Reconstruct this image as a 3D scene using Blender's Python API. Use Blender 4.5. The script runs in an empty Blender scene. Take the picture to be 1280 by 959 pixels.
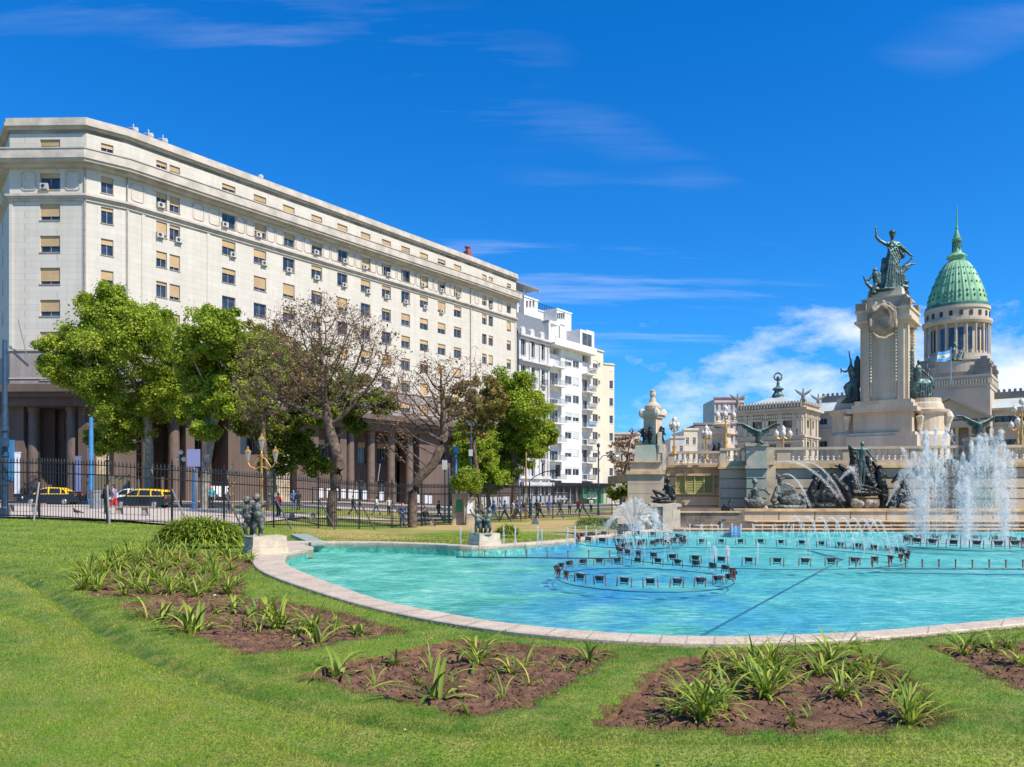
import bpy, math, random
import numpy as np
from mathutils import Vector, Matrix
random.seed(7); rng = np.random.default_rng(11)
C = bpy.context.scene.collection
F = 1000.0; HY = 615.0; CAMH = 1.7
sin, cos, PI = math.sin, math.cos, math.pi
def P(px, py, d): return Vector(((px-640)/F*d, d, CAMH-(py-HY)/F*d))
def sstep(t): t = np.clip(t, 0, 1); return t*t*(3-2*t)
ZX = [-90,-60,-38,-24,-20,-17.6,-14,-10,-8,0,60]; ZZ = [.75,.75,.58,.35,.18,-.04,-.37,-.74,-.82,-.8,-.8]
def zg(x, y):
    x = np.asarray(x, float); y = np.asarray(y, float)
    z = np.interp(x, ZX, ZZ)*sstep((y-22)/24.0)
    return z
def G(px, py):                       # ground point under a pixel
    d = 4.0
    while d < 300:
        x = (px-640)/F*d
        z = CAMH-(py-HY)/F*d
        if z <= float(zg(x, d)): break
        d += .05
    return Vector(((px-640)/F*d, d, float(zg((px-640)/F*d, d))))
def onground(px, d):
    x = (px-640)/F*d
    return Vector((x, d, float(zg(x, d))))
# ---------------------------------------------------------------- materials
def nodes_of(name):
    m = bpy.data.materials.new(name); m.use_nodes = True
    nt = m.node_tree; nt.nodes.clear()
    out = nt.nodes.new('ShaderNodeOutputMaterial'); b = nt.nodes.new('ShaderNodeBsdfPrincipled')
    nt.links.new(b.outputs[0], out.inputs[0])
    return m, nt, b, out
def N(nt, t, **kw):
    n = nt.nodes.new(t)
    for k, v in kw.items():
        if k.startswith('i_'): n.inputs[k[2:].replace('_', ' ')].default_value = v
        else: setattr(n, k, v)
    return n
def ramp(nt, fac, stops):
    r = nt.nodes.new('ShaderNodeValToRGB'); e = r.color_ramp.elements
    while len(e) < len(stops): e.new(.5)
    for el, (p, c) in zip(e, stops):
        el.position = p; el.color = (*c, 1) if len(c) == 3 else c
    nt.links.new(fac, r.inputs[0]); return r.outputs[0]
def mixc(nt, fac, a, b, mode='MIX'):
    m = nt.nodes.new('ShaderNodeMix'); m.data_type = 'RGBA'; m.blend_type = mode
    for s, v in ((0, fac), (6, a), (7, b)):
        if isinstance(v, (int, float)): m.inputs[s].default_value = v
        elif isinstance(v, tuple): m.inputs[s].default_value = (*v, 1)
        else: nt.links.new(v, m.inputs[s])
    return m.outputs[2]
def noise(nt, vec, scale, detail=4, rough=.6):
    n = N(nt, 'ShaderNodeTexNoise'); n.inputs['Scale'].default_value = scale
    n.inputs['Detail'].default_value = detail; n.inputs['Roughness'].default_value = rough
    if vec is not None: nt.links.new(vec, n.inputs['Vector'])
    return n.outputs['Fac']
def objco(nt, rot=0, scale=(1, 1, 1)):
    t = N(nt, 'ShaderNodeTexCoord'); mp = N(nt, 'ShaderNodeMapping')
    mp.inputs['Rotation'].default_value = (0, 0, rot); mp.inputs['Scale'].default_value = scale
    nt.links.new(t.outputs['Object'], mp.inputs[0]); return mp.outputs[0]
def bump(nt, b, h, strength=.3, dist=.02):
    n = N(nt, 'ShaderNodeBump'); n.inputs['Strength'].default_value = strength; n.inputs['Distance'].default_value = dist
    nt.links.new(h, n.inputs['Height']); nt.links.new(n.outputs[0], b.inputs['Normal'])
def simple(name, col, rough=.6, metal=0, var=.25, scale=3, bmp=.0, bscale=20, col2=None, spec=.5):
    m, nt, b, o = nodes_of(name); v = objco(nt)
    f = noise(nt, v, scale)
    c2 = col2 or tuple(x*(1-var) for x in col)
    c = ramp(nt, f, [(.35, c2), (.62, col)])
    nt.links.new(c, b.inputs['Base Color']); b.inputs['Roughness'].default_value = rough
    b.inputs['Metallic'].default_value = metal; b.inputs['Specular IOR Level'].default_value = spec
    if bmp: bump(nt, b, noise(nt, v, bscale), bmp, .03)
    return m
def stone(name, col, rot=0, bw=1.2, bh=.5, var=.12, mortar=.75, dirt=.3, streak=None):
    """ashlar: courses follow z, joints run along the wall direction 'rot'"""
    m, nt, b, o = nodes_of(name); v = objco(nt, rot)
    s = N(nt, 'ShaderNodeSeparateXYZ'); nt.links.new(v, s.inputs[0])
    a = N(nt, 'ShaderNodeMath', operation='ADD'); nt.links.new(s.outputs[0], a.inputs[0]); nt.links.new(s.outputs[1], a.inputs[1])
    cmb = N(nt, 'ShaderNodeCombineXYZ'); nt.links.new(a.outputs[0], cmb.inputs[0]); nt.links.new(s.outputs[2], cmb.inputs[1])
    br = N(nt, 'ShaderNodeTexBrick'); br.inputs['Scale'].default_value = 1
    br.inputs['Brick Width'].default_value = bw; br.inputs['Row Height'].default_value = bh
    br.inputs['Mortar Size'].default_value = .012; br.inputs['Mortar Smooth'].default_value = .3
    br.inputs['Color1'].default_value = (*col, 1); br.inputs['Color2'].default_value = (*[x*(1-var) for x in col], 1)
    br.inputs['Mortar'].default_value = (*[x*mortar for x in col], 1)
    nt.links.new(cmb.outputs[0], br.inputs['Vector'])
    f = noise(nt, v, .35, 6, .7)
    c = mixc(nt, dirt, br.outputs['Color'], ramp(nt, f, [(.35, tuple(x*.45 for x in col)), (.6, col)]), 'MIX')
    # rain streaks: long in z
    mp = N(nt, 'ShaderNodeMapping'); mp.inputs['Scale'].default_value = (1, 1, .08); nt.links.new(v, mp.inputs[0])
    f2 = noise(nt, mp.outputs[0], 1.3, 5, .7)
    st = ramp(nt, f2, [(.42, streak or (.62, .58, .54)), (.6, (1, 1, 1))])
    c = mixc(nt, .45 if not streak else .8, c, st, 'MULTIPLY')
    nt.links.new(c, b.inputs['Base Color']); b.inputs['Roughness'].default_value = .8
    bump(nt, b, noise(nt, v, 6, 6), .25, .03)
    return m
M = {}
LR = -math.atan2(44.5, 33)     # so that object x runs along the long facade
M['lime'] = stone('limestone', (.60, .555, .48), LR, 1.6, .62, .07, .66, .10, (.93, .91, .88))
M['lime_trim'] = simple('limestone_trim', (.54, .475, .40), .8, var=.28, scale=.8, bmp=.1)
M['brown'] = stone('brown_granite', (.145, .10, .078), LR, 1.8, .9, .08, .7, .25)
M['browncol'] = simple('brown_granite_column', (.16, .112, .085), .55, var=.25, scale=1.5)
M['greyband'] = stone('grey_stone_base', (.36, .31, .28), LR, 1.5, .6, .1, .8, .25)
M['dark'] = simple('dark_recess', (.035, .03, .03), .7)
def glass_mat(name, col, rough=.08):
    m, nt, b, o = nodes_of(name); v = objco(nt)
    c = ramp(nt, noise(nt, v, .9, 2), [(.4, tuple(x*.4 for x in col)), (.65, col)])
    nt.links.new(c, b.inputs['Base Color']); b.inputs['Roughness'].default_value = rough
    b.inputs['Specular IOR Level'].default_value = .8
    return m
M['glass'] = glass_mat('window_glass', (.05, .065, .09))
M['blind'] = simple('roller_blind_slats', (.54, .37, .19), .6, var=.2, scale=.5)
M['blindw'] = simple('white_roller_blind', (.62, .62, .60), .6, var=.2, scale=.5)
M['frame'] = simple('window_frame_paint', (.36, .30, .25), .6)
M['framew'] = simple('white_frame_paint', (.7, .7, .68), .5)
M['white'] = simple('white_render', (.75, .73, .69), .75, var=.14, scale=.5)
M['cream'] = simple('cream_render', (.66, .58, .44), .8, var=.12, scale=.4)
M['ivory'] = simple('ivory_stucco', (.56, .54, .52), .8, var=.2, scale=.5)
M['slate'] = simple('slate_roof', (.16, .17, .19), .6, var=.3, scale=4)
M['ac'] = simple('air_conditioner_paint', (.5, .49, .45), .5, var=.2)
M['iron'] = simple('black_iron_paint', (.012, .013, .015), .45, var=.3, scale=8)
M['bluepole'] = simple('dark_blue_pole_paint', (.03, .07, .13), .5, var=.4, scale=3)
M['skyblue'] = simple('bright_blue_paint', (.06, .24, .52), .5, var=.2, scale=2)
M['gold'] = simple('gold_paint', (.62, .37, .12), .42, metal=.55, var=.35, scale=6)
M['globe'] = simple('milky_glass_globe', (.60, .56, .49), .25, var=.06)
M['lampglass'] = simple('dusty_lantern_glass', (.34, .31, .26), .3, var=.2)
def bronze(name, dark, patina, lo=.5, hi=.72, rough=.5, metal=.35):
    m, nt, b, o = nodes_of(name); v = objco(nt)
    f = noise(nt, v, 1.6, 6, .7)
    g = N(nt, 'ShaderNodeNewGeometry'); s = N(nt, 'ShaderNodeSeparateXYZ'); nt.links.new(g.outputs['Normal'], s.inputs[0])
    mp = N(nt, 'ShaderNodeMath', operation='MULTIPLY_ADD'); nt.links.new(s.outputs[2], mp.inputs[0]); mp.inputs[1].default_value = .13
    nt.links.new(f, mp.inputs[2])
    c = ramp(nt, mp.outputs[0], [(lo, dark), (hi, patina)])
    nt.links.new(c, b.inputs['Base Color']); b.inputs['Roughness'].default_value = rough; b.inputs['Metallic'].default_value = metal
    bump(nt, b, noise(nt, v, 7, 5), .5, .06)
    return m
M['bronze'] = bronze('green_bronze', (.045, .075, .07), (.20, .34, .29))
M['darkbronze'] = bronze('blackened_bronze', (.009, .011, .011), (.05, .07, .06), .52, .85, .4)
M['greybronze'] = bronze('grey_weathered_bronze', (.05, .055, .045), (.24, .26, .22), .45, .7, .6, .1)
M['mstone'] = stone('monument_stone', (.56, .455, .32), -.209, 1.5, 1e3, .06, .8, .35)
M['cstone'] = stone('column_stone', (.62, .51, .375), LR, 1.1, .55, .10, .8, .25)
M['mtrim'] = simple('monument_trim', (.55, .44, .30), .8, var=.45, scale=1.2, bmp=.3)
M['rust'] = simple('rust_stained_coping', (.62, .43, .23), .75, var=.5, scale=1.6, bmp=.3)
M['step'] = simple('wet_stone_steps', (.20, .15, .10), .5, var=.5, scale=1.3, bmp=.3, col2=(.06, .045, .035))
M['stain'] = simple('algae_stained_stone', (.40, .36, .29), .8, scale=.7, col2=(.22, .29, .23), bmp=.2)
M['pale'] = simple('pale_stone_pedestal', (.60, .49, .36), .75, var=.3, scale=2.5, bmp=.3)
M['bal'] = simple('baluster_stone', (.68, .58, .43), .75, var=.3, scale=2)
M['rock'] = simple('sculpted_rock', (.40, .33, .24), .85, var=.6, scale=1.5, bmp=.8, bscale=3)
M['vent'] = simple('yellow_green_metal', (.50, .46, .16), .5, var=.15, scale=1)
M['cong'] = simple('congress_stone', (.52, .43, .34), .8, var=.25, scale=.12, bmp=.1)
M['congd'] = simple('congress_stone_dark', (.27, .24, .215), .8, var=.4, scale=.15)
M['roofgrey'] = simple('zinc_roof', (.48, .52, .50), .5, var=.2, scale=.2)
def copper():
    m, nt, b, o = nodes_of('verdigris_copper'); v = objco(nt, 0, (1, 1, .35))
    c = ramp(nt, noise(nt, v, .28, 6, .65), [(.3, (.05, .20, .12)), (.5, (.15, .36, .20)), (.7, (.36, .52, .27))])
    nt.links.new(c, b.inputs['Base Color']); b.inputs['Roughness'].default_value = .6
    return m
M['copper'] = copper()
M['copperd'] = simple('dark_verdigris', (.07, .2, .15), .6, var=.5, scale=.5)
M['asphalt'] = simple('asphalt', (.12, .115, .11), .85, var=.25, scale=1.2, bmp=.3, bscale=40)
M['pave'] = simple('pinkish_paving', (.50, .42, .36), .85, var=.2, scale=.8, bmp=.1)
M['kerb'] = simple('kerb_stone', (.46, .43, .39), .8, var=.25)
M['concrete'] = simple('weathered_concrete', (.36, .32, .27), .85, var=.35, scale=3, bmp=.3)
M['soil'] = None
def soilm():
    m, nt, b, o = nodes_of('turned_soil'); v = objco(nt)
    f = noise(nt, v, 9, 8, .75)
    c = ramp(nt, f, [(.3, (.05, .024, .012)), (.5, (.17, .083, .042)), (.68, (.33, .18, .10))])
    nt.links.new(c, b.inputs['Base Color']); b.inputs['Roughness'].default_value = .95
    bump(nt, b, noise(nt, v, 28, 8, .8), 1, .03); return m
M['soil'] = soilm()
def grassm(name, ground=False):
    m, nt, b, o = nodes_of(name)
    t = N(nt, 'ShaderNodeTexCoord'); v = t.outputs['Object']
    f = noise(nt, v, .45, 5, .6); f2 = noise(nt, v, 3.5, 4, .6); f3 = noise(nt, v, 45, 4, .7)
    k = .92 if ground else 1.0
    g1 = mixc(nt, ramp(nt, f, [(.38, (0, 0, 0)), (.62, (1, 1, 1))]), (.11*k, .23*k, .014*k), (.24*k, .37*k, .022*k))
    aw = N(nt, 'ShaderNodeAttribute', attribute_name='wear')
    g1 = mixc(nt, ramp(nt, aw.outputs['Fac'], [(.5, (0, 0, 0)), (1, (1, 1, 1))]), g1, (.36*k, .40*k, .05*k))
    g1 = mixc(nt, ramp(nt, aw.outputs['Fac'], [(0, (1, 1, 1)), (.5, (0, 0, 0))]), g1, (.05*k, .13*k, .010*k))
    g2 = mixc(nt, ramp(nt, f2, [(.40, (0, 0, 0)), (.72, (1, 1, 1))]), g1, (.36*k, .37*k, .07*k))
    if ground:
        g3 = mixc(nt, ramp(nt, f3, [(.35, (0, 0, 0)), (.6, (1, 1, 1))]), (.045, .085, .010), g2)
        # worn, straw-coloured areas beyond the pond
        w = noise(nt, v, .12, 3, .5)
        s = N(nt, 'ShaderNodeSeparateXYZ'); nt.links.new(v, s.inputs[0])
        far = N(nt, 'ShaderNodeMapRange'); far.inputs[1].default_value = 30; far.inputs[2].default_value = 42; nt.links.new(s.outputs[1], far.inputs[0])
        far2 = N(nt, 'ShaderNodeMapRange'); far2.inputs[1].default_value = -18; far2.inputs[2].default_value = -10; nt.links.new(s.outputs[0], far2.inputs[0])
        mu = N(nt, 'ShaderNodeMath', operation='MULTIPLY'); nt.links.new(far.outputs[0], mu.inputs[0]); nt.links.new(far2.outputs[0], mu.inputs[1])
        mu2 = N(nt, 'ShaderNodeMath', operation='MULTIPLY'); nt.links.new(mu.outputs[0], mu2.inputs[0])
        nt.links.new(ramp(nt, w, [(.42, (0, 0, 0)), (.56, (1, 1, 1))]), mu2.inputs[1])
        g3 = mixc(nt, mu2.outputs[0], g3, (.42, .30, .12))
        g3 = mixc(nt, .0, g3, (0, 0, 0)); nt.links.new(g3, b.inputs['Base Color'])
        bump(nt, b, f3, .8, .03)
    else:
        a = N(nt, 'ShaderNodeAttribute', attribute_name='rnd')
        g3 = mixc(nt, ramp(nt, a.outputs['Fac'], [(0, (.55, .55, .5)), (.8, (1.15, 1.12, 1.0)), (.94, (1.2, 1.1, 1.0)), (1, (2.4, 1.7, 2.0))]), (0, 0, 0), (1, 1, 1))
        mm = mixc(nt, 1.0, g2, ramp(nt, a.outputs['Fac'], [(0, (.22, .32, .25)), (.45, (.85, .9, .9)), (.85, (1.45, 1.3, 1.1)), (.93, (1.7, 1.45, 1.2)), (1, (2.6, 1.9, 3.2))]), 'MULTIPLY')
        nt.links.new(mm, b.inputs['Base Color'])
        tr = N(nt, 'ShaderNodeBsdfTranslucent'); nt.links.new(mm, tr.inputs[0])
        mx = N(nt, 'ShaderNodeMixShader'); mx.inputs[0].default_value = .35
        nt.links.new(b.outputs[0], mx.inputs[1]); nt.links.new(tr.outputs[0], mx.inputs[2]); nt.links.new(mx.outputs[0], o.inputs[0])
    b.inputs['Roughness'].default_value = .6; b.inputs['Specular IOR Level'].default_value = .25
    return m
M['lawn'] = grassm('lawn_ground', True); M['blade'] = grassm('grass_blades')
def leafm(name, c1, c2, c3, trans=.4):
    m, nt, b, o = nodes_of(name)
    a = N(nt, 'ShaderNodeAttribute', attribute_name='rnd')
    c = ramp(nt, a.outputs['Fac'], [(0, c1), (.5, c2), (1, c3)])
    nt.links.new(c, b.inputs['Base Color']); b.inputs['Roughness'].default_value = .5; b.inputs['Specular IOR Level'].default_value = .35
    tr = N(nt, 'ShaderNodeBsdfTranslucent'); nt.links.new(c, tr.inputs[0])
    mx = N(nt, 'ShaderNodeMixShader'); mx.inputs[0].default_value = trans
    nt.links.new(b.outputs[0], mx.inputs[1]); nt.links.new(tr.outputs[0], mx.inputs[2]); nt.links.new(mx.outputs[0], o.inputs[0])
    return m
M['leaf'] = leafm('plane_tree_leaves', (.10, .17, .012), (.27, .36, .02), (.50, .56, .06))
M['leaf2'] = leafm('fresh_green_leaves', (.11, .18, .012), (.27, .36, .02), (.45, .52, .05))
M['leafd'] = leafm('dark_green_leaves', (.06, .10, .014), (.15, .20, .02), (.27, .32, .04))
M['leafb'] = leafm('dry_brown_leaves', (.10, .055, .03), (.24, .13, .07), (.36, .22, .11), .3)
M['leafo'] = leafm('olive_brown_leaves', (.13, .10, .025), (.27, .21, .05), (.38, .32, .08), .3)
M['strap'] = leafm('strap_leaves', (.10, .18, .018), (.24, .33, .03), (.48, .52, .08), .35)
M['strapd'] = leafm('deep_green_strap_leaves', (.07, .14, .018), (.18, .27, .028), (.38, .44, .06), .3)
M['bark'] = simple('dark_furrowed_bark', (.17, .115, .08), .9, scale=4, col2=(.04, .028, .022), bmp=.8, bscale=9)
M['barkl'] = simple('pale_plane_bark', (.34, .30, .24), .85, scale=3, col2=(.15, .13, .10), bmp=.4)
M['twig'] = simple('grey_brown_twigs', (.25, .16, .11), .9, var=.4, scale=2)
M['rim'] = None
def rimm():
    m, nt, b, o = nodes_of('rim_slabs'); v = objco(nt)
    c = ramp(nt, noise(nt, v, 2.2, 6, .7), [(.3, (.28, .20, .12)), (.55, (.48, .38, .26)), (.7, (.56, .47, .33))])
    c = mixc(nt, .35, c, ramp(nt, noise(nt, v, 30, 4), [(.35, (.25, .2, .17)), (.6, (.7, .6, .52))]))
    nt.links.new(c, b.inputs['Base Color']); b.inputs['Roughness'].default_value = .75
    bump(nt, b, noise(nt, v, 20, 5), .3, .01); return m
M['rim'] = rimm()
def floorm():
    m, nt, b, o = nodes_of('painted_pool_floor'); v = objco(nt)
    s = N(nt, 'ShaderNodeSeparateXYZ'); nt.links.new(v, s.inputs[0])
    base = ramp(nt, noise(nt, v, .8, 5, .6), [(.30, (.07, .36, .26)), (.5, (.18, .58, .44)), (.72, (.40, .74, .58))])
    # bluer paint right of the middle, patchy
    g = noise(nt, v, .55, 3, .55)
    mr = N(nt, 'ShaderNodeMapRange'); mr.inputs[1].default_value = -1.5; mr.inputs[2].default_value = 2.0; nt.links.new(s.outputs[0], mr.inputs[0])
    mr2 = N(nt, 'ShaderNodeMapRange'); mr2.inputs[1].default_value = 8; mr2.inputs[2].default_value = 3.0; nt.links.new(s.outputs[0], mr2.inputs[0])
    mu = N(nt, 'ShaderNodeMath', operation='MULTIPLY'); nt.links.new(mr.outputs[0], mu.inputs[0]); nt.links.new(mr2.outputs[0], mu.inputs[1])
    mu2 = N(nt, 'ShaderNodeMath', operation='MULTIPLY'); nt.links.new(mu.outputs[0], mu2.inputs[0]); nt.links.new(ramp(nt, g, [(.36, (0, 0, 0)), (.56, (1, 1, 1))]), mu2.inputs[1])
    c = mixc(nt, mu2.outputs[0], base, (.04, .30, .55))
    # overall cyan on the right half
    mr3 = N(nt, 'ShaderNodeMapRange'); mr3.inputs[1].default_value = 0; mr3.inputs[2].default_value = 5; nt.links.new(s.outputs[0], mr3.inputs[0])
    mu3 = N(nt, 'ShaderNodeMath', operation='MULTIPLY'); nt.links.new(mr3.outputs[0], mu3.inputs[0]); mu3.inputs[1].default_value = .45
    c = mixc(nt, mu3.outputs[0], c, (.10, .54, .62))
    # scum and grime patches
    gr = ramp(nt, noise(nt, v, 1.5, 6, .7), [(.60, (0, 0, 0)), (.74, (.55, .55, .55))])
    c = mixc(nt, gr, c, (.10, .30, .26))
    vv = objco(nt, .12, (.55, 1.9, 1)); ripple_light = ramp(nt, noise(nt, vv, 5.0, 6, .8), [(.36, (.16, .50, .64)), (.5, (.85, .92, .95)), (.62, (2.6, 1.5, 1.35))])  # light and dark of the ripples, painted into the floor colour as streaks
    c = mixc(nt, .85, c, ripple_light, 'MULTIPLY')
    nt.links.new(c, b.inputs['Base Color']); b.inputs['Roughness'].default_value = .7
    return m
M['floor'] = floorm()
M['floorline'] = simple('dark_floor_channel', (.04, .22, .34), .7, var=.3, scale=1)
def waterm():
    m, nt, b, o = nodes_of('clear_pool_water'); nt.nodes.remove(b)
    v = objco(nt, .3, (1, 1.6, 1))
    gl = N(nt, 'ShaderNodeBsdfGlossy'); gl.inputs['Roughness'].default_value = .05
    tr = N(nt, 'ShaderNodeBsdfTransparent'); tr.inputs[0].default_value = (.86, .97, .98, 1)
    rf = N(nt, 'ShaderNodeBsdfRefraction'); rf.inputs['IOR'].default_value = 1.33; rf.inputs['Roughness'].default_value = .02
    rf.inputs[0].default_value = (.88, .98, .99, 1)
    fr = N(nt, 'ShaderNodeFresnel'); fr.inputs['IOR'].default_value = 1.33
    n1 = noise(nt, v, 2.2, 5, .6); n2 = noise(nt, v, 7, 4, .6)
    ad = N(nt, 'ShaderNodeMath', operation='ADD'); nt.links.new(n1, ad.inputs[0]); nt.links.new(n2, ad.inputs[1])
    bp = N(nt, 'ShaderNodeBump'); bp.inputs['Strength'].default_value = 1; bp.inputs['Distance'].default_value = .40
    nt.links.new(ad.outputs[0], bp.inputs['Height'])
    for q in (gl, rf, fr): nt.links.new(bp.outputs[0], q.inputs['Normal'])
    # sun through ripples reaches the floor: transparent part
    mt = N(nt, 'ShaderNodeMixShader'); mt.inputs[0].default_value = .5
    nt.links.new(tr.outputs[0], mt.inputs[1]); nt.links.new(rf.outputs[0], mt.inputs[2])
    mul = N(nt, 'ShaderNodeMath', operation='MULTIPLY'); nt.links.new(fr.outputs[0], mul.inputs[0]); mul.inputs[1].default_value = .5
    mx = N(nt, 'ShaderNodeMixShader'); nt.links.new(mul.outputs[0], mx.inputs[0])
    nt.links.new(tr.outputs[0], mx.inputs[1]); nt.links.new(gl.outputs[0], mx.inputs[2]); nt.links.new(mx.outputs[0], o.inputs[0])
    return m
M['water'] = waterm()
def spraym():
    m, nt, b, o = nodes_of('spray_droplets')
    b.inputs['Base Color'].default_value = (1, 1, 1, 1); b.inputs['Roughness'].default_value = .25
    tr = N(nt, 'ShaderNodeBsdfTranslucent'); tr.inputs[0].default_value = (1, 1, 1, 1)
    tp = N(nt, 'ShaderNodeBsdfTransparent')
    mx = N(nt, 'ShaderNodeMixShader'); mx.inputs[0].default_value = .6
    nt.links.new(b.outputs[0], mx.inputs[1]); nt.links.new(tr.outputs[0], mx.inputs[2])
    m2 = N(nt, 'ShaderNodeMixShader'); m2.inputs[0].default_value = .35
    nt.links.new(mx.outputs[0], m2.inputs[1]); nt.links.new(tp.outputs[0], m2.inputs[2]); nt.links.new(m2.outputs[0], o.inputs[0])
    return m
M['spray'] = spraym()
M['yellow'] = simple('taxi_yellow_paint', (.85, .52, .02), .3, var=.05)
M['carblack'] = simple('black_car_paint', (.012, .014, .02), .2, var=.1)
M['carwhite'] = simple('white_car_paint', (.75, .76, .77), .25, var=.05)
M['carglass'] = glass_mat('car_glass', (.03, .035, .045), .05)
M['tyre'] = simple('rubber', (.02, .02, .02), .85)
M['alu'] = simple('wheel_alloy', (.5, .5, .5), .35, metal=.7)
M['red'] = simple('red_paint', (.55, .04, .03), .45)
M['redpeg'] = simple('rusty_red_peg', (.35, .08, .05), .6, var=.3)
M['spotblack'] = simple('black_lamp_housing', (.02, .025, .025), .5)
M['greybin'] = simple('grey_metal_bin', (.28, .28, .29), .5, metal=.3)
M['poster'] = simple('white_placard', (.75, .76, .78), .7, var=.08)
M['tan_board'] = simple('brown_hoarding_board', (.22, .17, .10), .7, var=.2, scale=.6)
M['lens'] = simple('lamp_lens', (.6, .6, .6), .2)
M['ped_lilac'] = simple('lilac_blue_board', (.22, .24, .42), .6, var=.1)
M['brace'] = simple('grey_brace_paint', (.17, .17, .18), .6)
M['steel'] = simple('galvanised_steel', (.42, .44, .46), .4, metal=.5)
M['brick'] = simple('red_painted_band', (.33, .10, .08), .8, var=.3, scale=.4)
M['green_awning'] = simple('green_shop_front', (.05, .28, .12), .7)
M['slab'] = simple('grey_green_cover', (.30, .34, .30), .7, var=.2)
def cloth(name, c): M[name] = simple(name, c, .85, var=.15, scale=8)
for n_, c_ in dict(skin=(.55, .34, .25), hair=(.03, .022, .018), navy=(.03, .05, .11), jeans=(.07, .13, .26), redc=(.6, .04, .04), greyc=(.25, .25, .28),
                   blackc=(.02, .02, .025), tealc=(.05, .32, .36), whitec=(.75, .75, .75), bluec=(.08, .2, .5), tanc=(.4, .28, .16), mauve=(.32, .24, .34), orangec=(.55, .2, .07), greenc=(.06, .2, .1)).items():
    cloth(n_, c_)
# ---------------------------------------------------------------- mesh builder
class MB:
    def __init__(s): s.v = []; s.f = []; s.m = []; s.mi = 0; s.n = 0
    def add(s, vs, fs):
        b = s.n; s.v.extend([tuple(v) for v in vs]); s.n += len(vs)
        for f in fs: s.f.append([i+b for i in f]); s.m.append(s.mi)
    def box(s, c, sz, rz=0, taper=1.0):
        cx, cy, cz = c; a, b, h = sz[0]/2, sz[1]/2, sz[2]/2; cr, sr = cos(rz), sin(rz); vs = []
        for z, k in ((-h, 1), (h, taper)):
            for x, y in ((-a, -b), (a, -b), (a, b), (-a, b)):
                x *= k; y *= k; vs.append((cx+x*cr-y*sr, cy+x*sr+y*cr, cz+z))
        s.add(vs, [(3, 2, 1, 0), (4, 5, 6, 7), (0, 1, 5, 4), (1, 2, 6, 5), (2, 3, 7, 6), (3, 0, 4, 7)])
    def zbox(s, x, y, z0, z1, a, b, rz=0, taper=1.0): s.box((x, y, (z0+z1)/2), (a, b, z1-z0), rz, taper)
    def prism(s, poly, z0, z1):
        n = len(poly); s.add([(x, y, z0) for x, y in poly]+[(x, y, z1) for x, y in poly],
              [tuple(range(n))[::-1], tuple(range(n, 2*n))]+[(i, (i+1) % n, n+(i+1) % n, n+i) for i in range(n)])
    def lathe(s, x, y, prof, n=16, rz=0, caps=True):
        vs = []; fs = []
        for r, z in prof:
            for k in range(n): a = 2*PI*k/n+rz; vs.append((x+r*cos(a), y+r*sin(a), z))
        for j in range(len(prof)-1):
            for k in range(n): fs.append((j*n+k, j*n+(k+1) % n, (j+1)*n+(k+1) % n, (j+1)*n+k))
        if caps: fs.append(tuple(range(n))[::-1]); fs.append(tuple(range((len(prof)-1)*n, len(prof)*n)))
        s.add(vs, fs)
    def tube(s, pts, rads, n=6, caps=True):
        pts = [Vector(p) for p in pts]
        if isinstance(rads, (int, float)): rads = [rads]*len(pts)
        vs = []; fs = []; up = Vector((0, 0, 1))
        for i, p in enumerate(pts):
            t = (pts[min(i+1, len(pts)-1)]-pts[max(i-1, 0)])
            if t.length < 1e-9: t = Vector((0, 0, 1))
            t.normalize(); ref = up if abs(t.z) < .95 else Vector((1, 0, 0))
            a = t.cross(ref).normalized(); b = t.cross(a)
            for k in range(n):
                q = 2*PI*k/n; vs.append(p+(a*cos(q)+b*sin(q))*rads[i])
        for j in range(len(pts)-1):
            for k in range(n): fs.append((j*n+k, j*n+(k+1) % n, (j+1)*n+(k+1) % n, (j+1)*n+k))
        if caps: fs.append(tuple(range(n))[::-1]); fs.append(tuple(range((len(pts)-1)*n, len(pts)*n)))
        s.add(vs, fs)
    def ball(s, c, r, nu=10, nv=6, sq=(1, 1, 1)):
        prof = []
        vs = []; fs = []
        for j in range(nv+1):
            t = PI*j/nv
            for k in range(nu):
                a = 2*PI*k/nu; vs.append((c[0]+r*sq[0]*sin(t)*cos(a), c[1]+r*sq[1]*sin(t)*sin(a), c[2]-r*sq[2]*cos(t)))
        for j in range(nv):
            for k in range(nu): fs.append((j*nu+k, j*nu+(k+1) % nu, (j+1)*nu+(k+1) % nu, (j+1)*nu+k))
        s.add(vs, fs)
    def mesh(s, name, mats, org=(0, 0, 0), smooth=False):
        me = bpy.data.meshes.new(name)
        v = [(a-org[0], b-org[1], c-org[2]) for a, b, c in s.v]
        me.from_pydata(v, [], s.f)
        if not isinstance(mats, (list, tuple)): mats = [mats]
        for m in mats: me.materials.append(m)
        if len(mats) > 1: me.polygons.foreach_set('material_index', s.m)
        if smooth: me.shade_smooth() if hasattr(me, 'shade_smooth') else None
        me.validate(); me.update(); return me
ORG = {}
def root_org(o):
    while o is not None:
        if o.name in ORG: return ORG[o.name]
        o = o.parent
    return (0, 0, 0)
def link(name, me, parent=None):
    o = bpy.data.objects.new(name, me); C.objects.link(o)
    if parent is not None: o.parent = parent
    return o
def build(mb, name, mats, parent=None, smooth=False, org=None):
    og = org if org is not None else root_org(parent)
    o = link(name, mb.mesh(name, mats, og, smooth), parent)
    if parent is None and org is not None: o.location = org; ORG[o.name] = tuple(org)
    return o
def tag(o, label=None, cat=None, group=None, kind=None):
    if label: o['label'] = label
    if cat: o['category'] = cat
    if group: o['group'] = group
    if kind: o['kind'] = kind
    return o
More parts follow.
